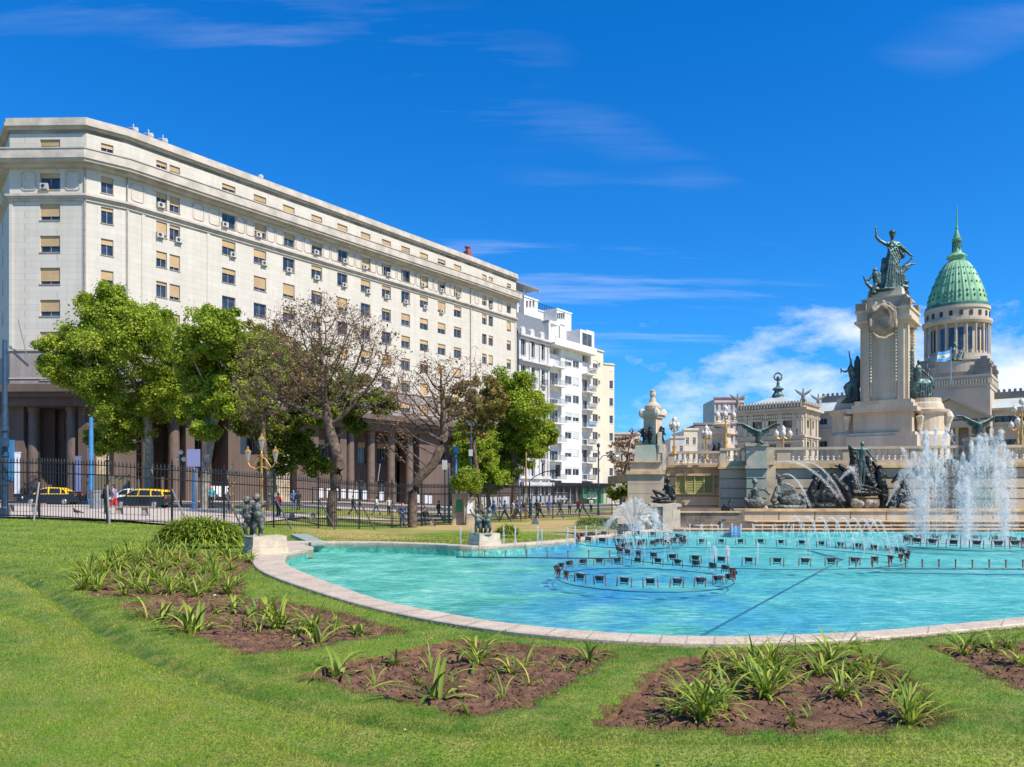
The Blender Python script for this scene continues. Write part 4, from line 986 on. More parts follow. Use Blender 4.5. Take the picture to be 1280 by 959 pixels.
# cream end block
f3 = Fac(along(e0, ray_on(738)+.02), along(e0, ray_on(754)))
cb = thing('corner_block', 'cream apartment block with small round windows at the street corner', 'building', f3.pt(0, 0))
zt3 = f3.z(746, 432); zt4 = f3.z(757, 443)
p1 = f3.pt(f3.L, 0); f4 = Fac((p1[0], p1[1]), (p1[0]+2.4, p1[1]+1.4))
w = MB(); R = []
fl3 = [f3.z(742, 455+22.4*k) for k in range(8)]
for z in fl3: R.append((.9, 2.9, z-.75, z+.75)); R.append((f3.L-1.9, f3.L-1.2, z-.2, z+.5))
wall_open(w, f3, 0, f3.L, -1.5, zt3-1, R, .25)
R4 = [(f4.L-1.2, f4.L-.3, z-.8, z+.8) for z in fl3]; wall_open(w, f4, 0, f4.L, -1.5, zt3-3.4, R4, .25)
q0, q1 = f3.pt(0, 0, -14), f4.pt(f4.L, 0, 0); w.add([(q1[0], q1[1], -1.5), (q0[0]+16, q0[1]+8, -1.5), (q0[0]+16, q0[1]+8, zt3-3.4), (q1[0], q1[1], zt3-3.4)], [(0, 1, 2, 3)])
w.add([f3.pt(0, zt3-8, 0), f3.pt(0, zt3-8, -14), f3.pt(0, zt3-1, -14), f3.pt(0, zt3-1, 0)], [(0, 1, 2, 3)])
w.add([f3.pt(0, zt3-1), f3.pt(f3.L, zt3-1), (q0[0]+10, q0[1]+8, zt3-1), f3.pt(0, zt3-1, -14)], [(0, 1, 2, 3)])
fbox(w, f3, .5, f3.L-1.5, zt3-1, zt3+3.0, -6, -1.2)
build(w, 'wall', M['cream'], cb)
for r in R: window(f3, r, cb, .2, RW.choice([0, .4]) if r[0] < 1 else 0, fr='framew', bl='blindw', mull=2 if r[0] < 1 else 1)
for r in R4: window(f4, r, cb, .2, 0, fr='framew', mull=1)
m = MB(); fbox(m, f3, -.1, f3.L, zt3-1, zt3-.75, -.2, .25); fbox(m, f4, 0, f4.L, zt3-3.4, zt3-3.15, -.3, .2); build(m, 'cornice', M['cream'], cb)
for z in fl3:
    m = MB(); fbox(m, f3, -.4, .8, z-1.7, z-1.5, 0, 1.1); build(m, 'balcony', M['cream'], cb)
# shop fronts
for f, a0, a1, c_, lb in ((f1, .1, f1.L, 'ivory', 'pale stone shop front under the mansard house'), (f2, 0, b2, 'dark', 'dark shop front under the white apartment block'), (f2, b2+.1, b3+8, 'green_awning', 'green shuttered shop front at the street corner')):
    t = thing('shop_front', lb, 'shop front', f.pt(a0, -1, .4)); m = MB(); fbox(m, f, a0, a1, 2.7, 3.4, .02, 1.2); build(m, 'fascia', M['carblack'] if c_ != 'ivory' else M['ivory'], t)
    m = MB(); n = 5
    for k in range(n+1): x = a0+(a1-a0)*k/n; fbox(m, f, x-.15, min(x+.15, a1), -1.2, 2.7, .05, .35)
    build(m, 'pillar', M['concrete'] if c_ != 'green_awning' else M['green_awning'], t); m = MB(); fbox(m, f, a0, a1, -1.2, 2.7, -.1, .04) if c_ == 'green_awning' else fbox(m, f, a0, a1, -1.2, 2.7, -.1, .04); build(m, 'shop_window', M['glass'] if c_ != 'green_awning' else M['green_awning'], t)
# distant low buildings between the block and the monument
def simple_block(name, label, px0, px1, pyt, d, mat, rows=3, colsn=4, z0=-1, bands=None, dep=14):
    x0, x1 = (px0-640)/F*d, (px1-640)/F*d; z1 = CAMH-(pyt-HY)/F*d
    f = Fac((x0, d), (x1, d)); t = thing(name, label, 'building', ((x0+x1)/2, d, z0)); m = MB(); R = []
    for i in range(colsn):
        for j in range(rows):
            a = f.L*(i+.5)/colsn; z = z1-2.4-3.1*j; w_ = f.L/colsn*.22; R.append((a-w_, a+w_, z-.8, z+.8))
    R = [r for r in R if r[2] > z0+1]
    wall_open(m, f, 0, f.L, z0, z1, R, .3)
    m.add([f.pt(0, z0), f.pt(0, z1), f.pt(0, z1, -dep), f.pt(0, z0, -dep)], [(0, 1, 2, 3)]); m.add([f.pt(f.L, z0), f.pt(f.L, z1), f.pt(f.L, z1, -dep), f.pt(f.L, z0, -dep)], [(3, 2, 1, 0)]); m.add([f.pt(0, z1), f.pt(f.L, z1), f.pt(f.L, z1, -dep), f.pt(0, z1, -dep)], [(0, 1, 2, 3)])
    m.add([f.pt(0, z0, -dep), f.pt(f.L, z0, -dep), f.pt(f.L, z1, -dep), f.pt(0, z1, -dep)], [(3, 2, 1, 0)])
    build(m, 'wall', M[mat], t)
    for r in R: window(f, r, t, .28, RW.choice([0, .3]), fr='framew', mull=2)
    m = MB(); fbox(m, f, -.2, f.L+.2, z1, z1+.5, -.4, .2); build(m, 'parapet', M[bands or mat], t)
    if bands:
        for j in range(rows): m = MB(); fbox(m, f, 0, f.L, z1-1.2-3.1*j-.25, z1-1.2-3.1*j+.25, 0, .12); build(m, 'painted_band', M[bands], t)
    return t
simple_block('distant_building', 'low cream building behind the bare trees beside the corner block', 762, 800, 543, 190, 'cream', 3, 4)
simple_block('distant_building', 'grey plastered house with rooftop tank behind the stone pylon', 758, 776, 548, 170, 'concrete', 2, 2)
simple_block('distant_building', 'small pale apartment building seen above the left balustrade', 838, 856, 548, 170, 'ivory', 4, 2)
simple_block('distant_building', 'narrow beige apartment building between two lamp standards', 855, 872, 538, 180, 'cream', 5, 2)
simple_block('distant_building', 'blue grey office building left of the red banded block', 868, 894, 531, 200, 'congd', 5, 4)
simple_block('distant_building', 'mauve white apartment block with red painted bands', 893, 930, 499, 235, 'ivory', 8, 6, bands='brick')
for px, d, h in ((765, 188, 9), (770, 188, 6), (893, 194, 7), (916, 194, 9)): pass
# ---------------------------------------------------------------- domed congress palace
ROT = FC.ang     # its sides run along the same street grid
cg = thing('congress_palace', 'domed parliament palace of pale stone with green copper dome behind the monument', 'palace', P(1196, 615, 212))
D = 212.0; ctr = P(1196, 500, D); s = D/F
def zp(py, d=D): return CAMH-(py-HY)/F*d
def ring_col(x, y, R, n, r, z0, z1, name, mat, parent, each=False, a0=0):
    m = MB()
    for k in range(n): a = 2*PI*k/n+a0; m.lathe(x+R*cos(a), y+R*sin(a), [(r, z0), (r*.9, z1)], 7)
    build(m, name, mat, parent)
cxx, cyy = ctr.x, ctr.y
m = MB(); m.lathe(cxx, cyy, [(42*s, zp(470)), (42*s, zp(456)), (43.5*s, zp(455.5)), (43.5*s, zp(452)), (41*s, zp(451.5)), (41*s, zp(447)), (35*s, zp(446.8)), (35*s, zp(410)), (42*s, zp(409.8)), (43.5*s, zp(407)), (43.5*s, zp(404)), (39.5*s, zp(403.5)), (39.5*s, zp(392)), (41*s, zp(391.5)), (41*s, zp(388)), (38.5*s, zp(387.5))], 48)
dr = build(m, 'drum', M['cong'], cg)
for k in range(20):
    a = 2*PI*k/20+.1; m = MB(); m.lathe(cxx+39.6*s*cos(a), cyy+39.6*s*sin(a), [(1.7*s, zp(447)), (1.45*s, zp(445)), (1.3*s, zp(412)), (1.8*s, zp(410))], 8); build(m, 'column', M['cong'], dr)
    a2 = a+PI/20; m = MB(); m.box((cxx+35.1*s*cos(a2), cyy+35.1*s*sin(a2), (zp(442)+zp(415))/2), (.3, 6.2*s, 27*s), a2); build(m, 'window', M['glass'], dr)
    m = MB(); m.box((cxx+39.6*s*cos(a2), cyy+39.6*s*sin(a2), (zp(401)+zp(394.5))/2), (.3, 4*s, 6*s), a2); build(m, 'window', M['dark'], dr)
prof = []
for k in range(15):
    t = k/14; yy_ = 388-60.5*math.sin(t*PI/2*.92)/math.sin(PI/2*.92); prof.append((float(np.interp(-yy_, [-388, -380, -370, -360, -350, -340, -334, -330, -327], [37, 36.7, 34.6, 31, 26.8, 22, 18.2, 15, 10.5]))*s, zp(yy_)))
# ribbed dome
m = MB(); n = 96; vs = []; fs = []
for j, (r, z) in enumerate(prof):
    for k in range(n):
        a = 2*PI*k/n; rr = r*(1+.022*(1 if k % 4 == 0 else (-.3 if k % 4 in (1, 3) else 0))); vs.append((cxx+rr*cos(a), cyy+rr*sin(a), z))
for j in range(len(prof)-1):
    for k in range(n): fs.append((j*n+k, j*n+(k+1) % n, (j+1)*n+(k+1) % n, (j+1)*n+k))
m.add(vs, fs); m.mi = 1
for j in (2, 3, 5, 7, 9):
    r, z = prof[j]
    for k in range(24): a = 2*PI*(k+.5)/24; m.ball((cxx+r*1.0*cos(a), cyy+r*1.0*sin(a), z), .36*(1-j*.04), 6, 4, (1, 1, 1.3))
dome = build(m, 'dome', [M['copper'], M['copperd']], cg)
m = MB(); m.lathe(cxx, cyy, [(40*s, zp(388)), (40*s, zp(384.5)), (38.2*s, zp(383))], 48); build(m, 'dome_collar', M['copperd'], dome)
m = MB(); m.lathe(cxx, cyy, [(9.5*s, zp(328)), (11*s, zp(324)), (12.5*s, zp(321)), (10.5*s, zp(319)), (7*s, zp(317)), (5*s, zp(312)), (4*s, zp(309)), (4*s, zp(303)), (6*s, zp(302)), (6.6*s, zp(299)), (5*s, zp(298)), (3.6*s, zp(294)), (2.2*s, zp(290)), (1.2*s, zp(287)), (1.9*s, zp(285)), (1.2*s, zp(283)), (.9*s, zp(275)), (.3*s, zp(255))], 16)
lt = build(m, 'lantern', M['copper'], cg)
for k in range(8): a = 2*PI*k/8+.2; m = MB(); m.lathe(cxx+5.4*s*cos(a), cyy+5.4*s*sin(a), [(.8*s, zp(317)), (.6*s, zp(302))], 6); build(m, 'column', M['copperd'], lt); m = MB(); m.ball((cxx+11.5*s*cos(a), cyy+11.5*s*sin(a), zp(322)), 1.7*s, 8, 6); build(m, 'finial', M['copper'], lt)
for o_ in cg.children_recursive:                    # slimmer plan
    if o_.type != 'MESH': continue
    og_ = root_org(o_)
    for v_ in o_.data.vertices: v_.co.x = (v_.co.x+og_[0]-cxx)*.895+cxx-og_[0]; v_.co.y = (v_.co.y+og_[1]-cyy)*.895+cyy-og_[1]
# blocks under the drum
def rblock(mb, cx, cy, lx, ly, z0, z1, taper=1): mb.zbox(cx, cy, z0, z1, lx, ly, ROT, taper)
m = MB()
rblock(m, cxx, cyy, 80*s, 80*s, -1, zp(478)); rblock(m, cxx, cyy, 83*s, 83*s, zp(478), zp(475)); rblock(m, cxx, cyy, 66*s, 66*s, zp(475), zp(462)); rblock(m, cxx, cyy, 60*s, 60*s, zp(462), zp(455)); rblock(m, cxx, cyy, 82*s, 82*s, zp(492), zp(490.5)); rblock(m, cxx, cyy, 81*s, 81*s, zp(486.8), zp(486)); build(m, 'wall', M['cong'], cg)
ux, uy = cos(ROT), sin(ROT); fx, fy = -uy*-1, -ux  # placeholders
side = Vector((sin(ROT), -cos(ROT)))   # right-hand normal (faces right, towards the camera)
front = Vector((-cos(ROT), -sin(ROT))) # front normal (faces left, towards the camera)
for sa in (-1, 1):
    for sb in (-1, 1):
        c = Vector((cxx, cyy))+side*sa*33*s+front*sb*33*s; m = MB(); rblock(m, c.x, c.y, 15*s, 15*s, zp(478), zp(466)); rblock(m, c.x, c.y, 17*s, 17*s, zp(466), zp(463)); rblock(m, c.x, c.y, 13*s, 13*s, zp(463), zp(457)); rblock(m, c.x, c.y, 7*s, 7*s, zp(457), zp(453)); build(m, 'corner_turret', M['congd'], cg)
m = MB()
for k in range(26):
    c = Vector((cxx, cyy))+front*40.3*s+side*(-38+76*k/25)*s; rblock(m, c.x, c.y, .5, 1.6*s, zp(486), zp(480))
    c = Vector((cxx, cyy))+side*40.3*s+front*(-38+76*k/25)*s; rblock(m, c.x, c.y, 1.6*s, .5, zp(486), zp(480))
build(m, 'frieze', M['bal'], cg)
# portico with pediment
pc = Vector((cxx, cyy))+front*58*s
m = MB(); W2 = 42*s; dp_ = 16*s
def gpt(a, z, o): q = pc+side*a+front*o; return (q.x, q.y, z)
m.add([gpt(-W2, zp(524, 200), 0), gpt(W2, zp(524, 200), 0), gpt(0, zp(498, 200), 0), gpt(-W2, zp(524, 200), -38*s), gpt(W2, zp(524, 200), -38*s), gpt(0, zp(498, 200), -38*s)], [(0, 1, 2), (5, 4, 3), (0, 3, 4, 1), (1, 4, 5, 2), (2, 5, 3, 0)])
build(m, 'pediment', M['cong'], cg)
m = MB()
for sg in (-1, 1):
    a = [gpt(sg*W2*1.04, zp(525, 200), 1.2), gpt(0, zp(497, 200), 1.2), gpt(0, zp(493.5, 200), 1.2), gpt(sg*W2*1.04, zp(521.5, 200), 1.2)]; b = [gpt(sg*W2*1.04, zp(525, 200), -1), gpt(0, zp(497, 200), -1), gpt(0, zp(493.5, 200), -1), gpt(sg*W2*1.04, zp(521.5, 200), -1)]
    m.add(a+b, [(0, 1, 2, 3), (7, 6, 5, 4), (0, 4, 5, 1), (2, 1, 5, 6), (3, 2, 6, 7), (0, 3, 7, 4)])
a = []
for (q0_, q1_) in ((zp(534, 200), zp(525.5, 200)),):
    c = pc+front*-10*s; m.zbox(c.x, c.y, q0_, q1_, 24*s, 2*W2, ROT)
build(m, 'pediment_cornice', M['cong'], cg)
for k in range(6): c = pc+side*(-W2+2*W2*(k+.5)/6)+front*-1; m = MB(); m.lathe(c.x, c.y, [(2.2*s, -1), (2.2*s, 2), (1.9*s, 3), (1.7*s, zp(537, 200)), (2.4*s, zp(534, 200))], 12); build(m, 'column', M['cong'], cg)
m = MB(); c = pc+front*-24*s; m.zbox(c.x, c.y, -1, zp(524, 200), 26*s, 1.9*W2, ROT); build(m, 'wall', M['congd'], cg)
# wings
def wing(px0, px1, pyt, d, label, mat='cong', rows=((527, 8),), n=3):
    pass
def cwall(p0, p1, z0, z1, rects, name='wall', mat='cong', mull=2):
    f = Fac(p0, p1); m = MB(); wall_open(m, f, 0, f.L, z0, z1, rects, .5); build(m, name, M[mat], cg)
    for r in rects: window(f, r, cg, .45, 0, fr='congd', mull=mull)
    return f
# left pavilion: front face px 915..1004, right side face px 1004..1022
k0, k1 = (1004-640)/F, (922-640)/F
cd = 190.0; corner = Vector((k0*cd, cd))
t0 = (corner.x-k1*corner.y)/(-side.x*-1*0-(-side.x)+0) if False else None
# front face runs from the corner along -side until column 916
den = (side.x-k1*side.y); L1 = (corner.x-k1*corner.y)/den
pl = corner-side*L1
k2 = (1023-640)/F; back = -front; L2 = (k2*corner.y-corner.x)/(back.x-k2*back.y); pr = corner+back*L2
zt_ = zp(516, cd); 
ff = Fac((pl.x, pl.y), (corner.x, corner.y))
def wx(f, px, w, z0, z1): a = f.px(px); return (a-w/2, a+w/2, z0, z1)
rf_ = [wx(ff, x, 3.6, zp(533.5, cd), zp(524.5, cd)) for x in (948, 966)]+[wx(ff, 985, 4.2, zp(533, cd), zp(525, cd))]+[wx(ff, x, 1.6, zp(560, cd), zp(554, cd)) for x in (966, 984, 948)]
cwall((pl.x, pl.y), (corner.x, corner.y), -1, zt_, rf_)
fs_ = Fac((corner.x, corner.y), (pr.x, pr.y))
cwall((corner.x, corner.y), (pr.x, pr.y), -1, zt_, [wx(fs_, x, 1.8, zp(533, cd), zp(524, cd)) for x in (1010, 1016)]+[wx(fs_, x, 1.8, zp(562, cd), zp(551, cd)) for x in (1010, 1016)])
bl_ = pl+back*L2; m = MB()
for a, b in (((pr.x, pr.y), (bl_.x, bl_.y)), ((bl_.x, bl_.y), (pl.x, pl.y))): m.add([(a[0], a[1], -1), (b[0], b[1], -1), (b[0], b[1], zt_), (a[0], a[1], zt_)], [(0, 1, 2, 3)])
build(m, 'wall', M['cong'], cg)
pcn = (pl+pr)/2
def rb(m, z0, z1, e, taper=1): m.zbox(pcn.x, pcn.y, z0, z1, L2+e, L1+e, ROT, taper)
m = MB(); rb(m, zt_, zt_+.8, .8); rb(m, zt_+.8, zt_+1.3, 2.2); rb(m, zt_+1.3, zp(504, cd), .3); rb(m, zp(504, cd), zp(502.5, cd), 1.2); build(m, 'cornice', M['cong'], cg)
m = MB(); rb(m, zp(546, cd), zp(543.5, cd), 1.0); rb(m, zp(548.5, cd), zp(546, cd), .4); build(m, 'string_course', M['cong'], cg)
m = MB()
for k in range(22):
    c = pl+side*(L1*(k+.5)/22)+front*.5; m.zbox(c.x, c.y, zp(502.5, cd), zp(500.5, cd), .5, L1/44, ROT)
    c = pl+side*(L1*(k+.5)/22)+front*.42; m.zbox(c.x, c.y, zt_+1.5, zt_+2.6, .5, L1/44, ROT)
for k in range(10):
    c = corner+back*(L2*(k+.5)/10)+side*.5; m.zbox(c.x, c.y, zp(502.5, cd), zp(500.5, cd), L2/20, .5, ROT)
build(m, 'battlement', M['bal'], cg)
m = MB()
for px in (932, 939, 957, 975, 993, 1000): a = ff.px(px); fbox(m, ff, a-.45, a+.45, zp(546, cd), zt_, 0, .35)
for px in (1006, 1013, 1020): a = fs_.px(px); fbox(m, fs_, a-.4, a+.4, 2, zt_, 0, .35)
build(m, 'pilaster', M['cong'], cg)
m = MB(); rb(m, zp(503, cd), zp(490, cd), -2.4, .18); prf = build(m, 'roof', M['roofgrey'], cg)
for px_ in (948, 966, 985):      # window surrounds and sills
    a = ff.px(px_); m = MB()
    for (x0_, x1_, y0_, y1_) in ((a-2.5, a-2.05, 534.5, 523.5), (a+2.05, a+2.5, 534.5, 523.5), (a-2.6, a+2.6, 523.5, 522.3), (a-2.6, a+2.6, 535.6, 534.5)): fbox(m, ff, x0_, x1_, zp(y0_, cd), zp(y1_, cd), 0, .4)
    build(m, 'window_surround', M['bal'], cg)
m = MB()
for k in range(30):
    a = ff.L*(k+.5)/30; fbox(m, ff, a-.18, a+.18, zt_-1.0, zt_-.3, 0, .5)
for k in range(14):
    a = fs_.L*(k+.5)/14; fbox(m, fs_, a-.18, a+.18, zt_-1.0, zt_-.3, 0, .5)
fbox(m, ff, 0, ff.L, zt_-1.5, zt_-1.25, 0, .25); fbox(m, ff, 0, ff.L, zp(552, cd), zp(550.5, cd), 0, .5); fbox(m, ff, 0, ff.L, zp(541, cd), zp(540, cd), 0, .3)
build(m, 'dentil_band', M['bal'], cg)
m = MB(); zz = zp(490, cd); q_ = cd/F
m.lathe(pcn.x, pcn.y, [(9*q_, zz-.6), (8*q_, zz+.4), (5.5*q_, zz+1), (5*q_, zz+1.5), (8*q_, zz+1.9), (6*q_, zz+2.2), (2.5*q_, zz+2.6), (2*q_, zz+3), (1.8*q_, zz+3.6), (.8*q_, zz+3.8)], 8)
m.ball((pcn.x, pcn.y, zz+4.5), .45, 8, 6, (1, 1, 1.6))
for a in np.linspace(.4, 2*PI-.4, 12): m.ball((pcn.x+1.2*cos(ROT+1.57)*0+ .95*sin(a), pcn.y, zz+5.0-.95*cos(a)), .28, 6, 4)
build(m, 'roof_ornament', M['bronze'], prf)
for c in (pl, corner, pr):
    m = MB(); z = zp(502, cd); m.zbox(c.x, c.y, z, z+.5, 1.2, 1.2, ROT)
    m.tube([(c.x, c.y, z+.5), (c.x, c.y, z+1.6)], [.5, .4], 6); m.tube([(c.x, c.y, z+1.5), (c.x-1.3, c.y, z+2.3), (c.x-2.0, c.y, z+2.9)], [.35, .3, .08], 5); m.tube([(c.x, c.y, z+1.5), (c.x+1.3, c.y, z+2.3), (c.x+2.0, c.y, z+2.9)], [.35, .3, .08], 5); m.tube([(c.x, c.y, z+1.5), (c.x, c.y, z+3.1)], [.25, .15], 5); build(m, 'eagle_finial', M['congd'], prf)
# link wing between pavilion and the pillar, right-hand wing
def fwing(px0, px1, d, pyt, pyb_rows, n, roof=True):
    c0 = Vector(((px0-640)/F*d, d)); k = (px1-640)/F; u = side
    L = (k*c0.y-c0.x)/(u.x-k*u.y); p1 = c0+u*L; f = Fac((c0.x, c0.y), (p1.x, p1.y)); z1 = zp(pyt, d); R = []
    for i in range(n):
        for (pa, pb) in pyb_rows: a = f.L*(i+.5)/n; R.append((a-1, a+1, zp(pa, d), zp(pb, d)))
    m = MB(); wall_open(m, f, 0, f.L, -1, z1, R, .5); e1 = p1+back*20; m.add([(p1.x, p1.y, -1), (e1.x, e1.y, -1), (e1.x, e1.y, z1), (p1.x, p1.y, z1)], [(0, 1, 2, 3)]); e0_ = c0+back*20; m.add([(c0.x, c0.y, -1), (c0.x, c0.y, z1), (e0_.x, e0_.y, z1), (e0_.x, e0_.y, -1)], [(0, 1, 2, 3)])
    m.add([(c0.x, c0.y, z1), (p1.x, p1.y, z1), (e1.x, e1.y, z1), (e0_.x, e0_.y, z1)], [(0, 1, 2, 3)]); build(m, 'wing_wall', M['cong'], cg)
    for r in R: window(f, r, cg, .45, 0, fr='congd', mull=2)
    m = MB(); fbox(m, f, -.3, f.L+.3, z1, z1+.6, -.5, .9); fbox(m, f, 0, f.L, zp((pyb_rows[0][0]+8), d), zp((pyb_rows[0][0]+6), d), -.1, .5); build(m, 'cornice', M['cong'], cg)
    m = MB(); m.add([f.pt(0, z1+.6, .5), f.pt(f.L, z1+.6, .5), f.pt(f.L, z1+3.4, -5), f.pt(0, z1+3.4, -5)], [(0, 1, 2, 3)]); r_ = build(m, 'roof', M['roofgrey'], cg)
    m = MB(); fbox(m, f, 0, f.L, z1+3.4, z1+5.2, -6.5, -5)
    for i in range(int(f.L/1.2)): fbox(m, f, i*1.2+.2, i*1.2+.8, z1+5.2, z1+5.9, -5.3, -5)
    build(m, 'roof_cresting', M['congd'], r_)
fwing(1020, 1075, 212, 518, ((531, 524), (560, 552)), 3)
fwing(1236, 1345, 204, 514, ((528, 521), (556, 550)), 12)
# quadriga on the block and flag in front
pxfig('bronze_quadriga', 172, (1192, 450), [('c', (1185, 450), (1202, 450), 1.5, 1.5), ('c', (1190, 448), (1192, 438), 3, 2.6), ('e', (1193, 430), (2, 2, 2.4)), ('c', (1192, 436), (1197, 432), 1.2, 1), ('c', (1196, 449), (1201, 440), 2.2, 2), ('c', (1201, 440), (1204, 436), 1.5, 1.2), ('c', (1187, 449), (1183, 441), 2, 1.4), ('c', (1203, 449), (1205, 441), 1.4, 1)], M['bronze'], 'green bronze quadriga group on the palace roof before the dome', 'statue', vox=.6)
m = MB(); pf = P(1188.5, 480, 168); m.tube([(0, 0, 0), (0, 0, (480-434)*.168)], .1, 6)
t = thing('flagpole', 'pole flying a sky-blue and white flag before the palace dome', 'flag', pf)
build(m, 'pole', M['steel'], t, org=(0, 0, 0)) if False else None
o = link('pole', m.mesh('pole', M['steel']), t)
nx_, nz_ = 18, 9; V = []; Qs = []
for j in range(nz_+1):
    for i in range(nx_+1): u = i/nx_; V.append((-.1-u*2.7, .35*sin(u*8+j*.25)*u, 5.1+2.1*j/nz_+.55*sin(u*3.2)*(-.6)-.9*u*u*.5))
fl = MB(); fl.add(V, []); fl.f = []; fl.m = []
for j in range(nz_):
    for i in range(nx_): fl.f.append([j*(nx_+1)+i, j*(nx_+1)+i+1, (j+1)*(nx_+1)+i+1, (j+1)*(nx_+1)+i]); fl.m.append(1 if 3 <= j < 6 else 0)
M['flagblue'] = simple('flag_sky_blue', (.10, .38, .75), .8, var=.1); M['sungold'] = simple('flag_sun_gold', (.75, .45, .1), .7)
o = link('flag', fl.mesh('flag', [M['flagblue'], M['white']]), t)
so_ = MB(); so_.ball((-1.45, -.0, 5.75), .33, 12, 6, (1, .9, 1)); link('sun_emblem', so_.mesh('sun_emblem', M['sungold']), t)
# ================================================================ STREET, PAVEMENTS
def offs(d, fs=(FA, FC)):
    pts = [fs[0].o+fs[0].n*d-fs[0].u*90]
    a, b = fs; m = a.n+b.n; m = m/m.length; corner_ = Vector(PA[1])*.5+Vector(PA[2])*.5; pts.append(corner_+m*(d/m.dot(a.n))); pts.append(b.o+b.u*190+b.n*d); return pts
def sheet(name, o0, o1, mat, dz, i0=0, i1=2, kerb=0):
    A, B = offs(o0), offs(o1); V = []; Q = []; na = 140; nb = 6
    def along_(pts, t):
        L = [(pts[i+1]-pts[i]).length for i in range(len(pts)-1)]; s = t*sum(L)
        for i, l in enumerate(L):
            if s <= l or i == len(L)-1: return pts[i]+(pts[i+1]-pts[i])*(s/l)
            s -= l
    for i in range(na+1):
        a, b = along_(A, i/na), along_(B, i/na)
        for j in range(nb+1): p = a+(b-a)*j/nb; V.append((p.x, p.y, float(zg(p.x, p.y))+dz))
    for i in range(na):
        for j in range(nb): k = i*(nb+1)+j; Q.append((k, k+1, k+nb+2, k+nb+1))
    if kerb:
        b0 = len(V)
        for i in range(na+1):
            b = along_(B, i/na); V.append((b.x, b.y, float(zg(b.x, b.y))+dz-.3)); 
        for i in range(na): Q.append((i*(nb+1)+nb, (i+1)*(nb+1)+nb, b0+i+1, b0+i))
    me = npmesh(name, np.array(V), np.array(Q), mat); return tag(link(name, me), kind='structure')
sheet('sidewalk', -4, 6.0, M['pave'], .16, kerb=1)
sheet('sidewalk_kerb', 6.0, 6.35, M['kerb'], .165, kerb=1)
sheet('road', 6.35, 16, M['asphalt'], .03)
sheet('road_kerb', 16, 16.35, M['kerb'], .15, kerb=1)
sheet('plaza_path', 16.35, 20.5, M['pave'], .12, kerb=1)
sheet('park_path', 31, 33.5, M['pave'], .05)
# broad paved plaza at the left, between road and fence
V = []; Q = []; xs = np.linspace(-80, -15.5, 60); 
for x in xs:
    y0 = 41.2 if x < -17 else 42.5; y1 = 66 if x < -36 else 66-(x+36)*.0
    for j in range(20): y = y0+(min(y1, 63)-y0)*j/19; V.append((x, y, float(zg(x, y))+.075))
for i in range(59):
    for j in range(19): k = i*20+j; Q.append((k, k+1, k+21, k+20))
tag(link('plaza_paving', npmesh('plaza_paving', np.array(V), np.array(Q), M['pave'])), kind='structure')
# ---------------------------------------------------------------- iron fence
fpt = [(-60, 41.5), (49, 41), (134, 40), (215, 41.5), (280, 44), (342, 47), (398, 50), (449, 53), (490, 56), (527, 59), (562, 62), (594, 65), (624, 68), (651, 71), (691, 75), (724, 79), (765, 84)]
FP = [onground(px, d) for px, d in fpt]
fence = thing('iron_fence', 'tall black iron picket fence with spearheads enclosing the fountain lawn', 'fence', FP[6])
H = 3.05
for i, p in enumerate(FP):
    m = MB(); m.zbox(p.x, p.y, p.z-.3, p.z+H, .09, .09); m.lathe(p.x, p.y, [(.09, p.z+H), (.1, p.z+H+.06), (.03, p.z+H+.12), (.06, p.z+H+.2), (.01, p.z+H+.42)], 6); build(m, 'post', M['iron'], fence)
    nxt = FP[min(i+1, len(FP)-1)]; pv = FP[max(i-1, 0)]; dr_ = (nxt-pv); dr_.z = 0; dr_.normalize(); nn = Vector((dr_.y, -dr_.x, 0)); 
    q1 = p+nn*.95+dr_*.5; m = MB(); m.tube([(p.x, p.y, p.z+H*.62), (q1.x, q1.y, p.z-.1)], .05, 5); build(m, 'brace', M['brace'] if i < 4 else M['iron'], fence)
for i in range(len(FP)-1):
    a, b = FP[i], FP[i+1]; L = (b-a).length; n = int(L/.17); m = MB()
    for k in range(1, n):
        p = a+(b-a)*k/n; m.tube([(p.x, p.y, p.z+.08), (p.x, p.y, p.z+H-.12)], .017, 4); 
        m.lathe(p.x, p.y, [(.03, p.z+H-.14), (.042, p.z+H-.06), (.004, p.z+H+.12)], 4)
    build(m, 'picket_panel', M['iron'], fence)
    for hz in (.16, H*.78, H*.94):
        m = MB(); m.tube([a+Vector((0, 0, hz)), b+Vector((0, 0, hz))], .028, 4); build(m, 'rail', M['iron'], fence)
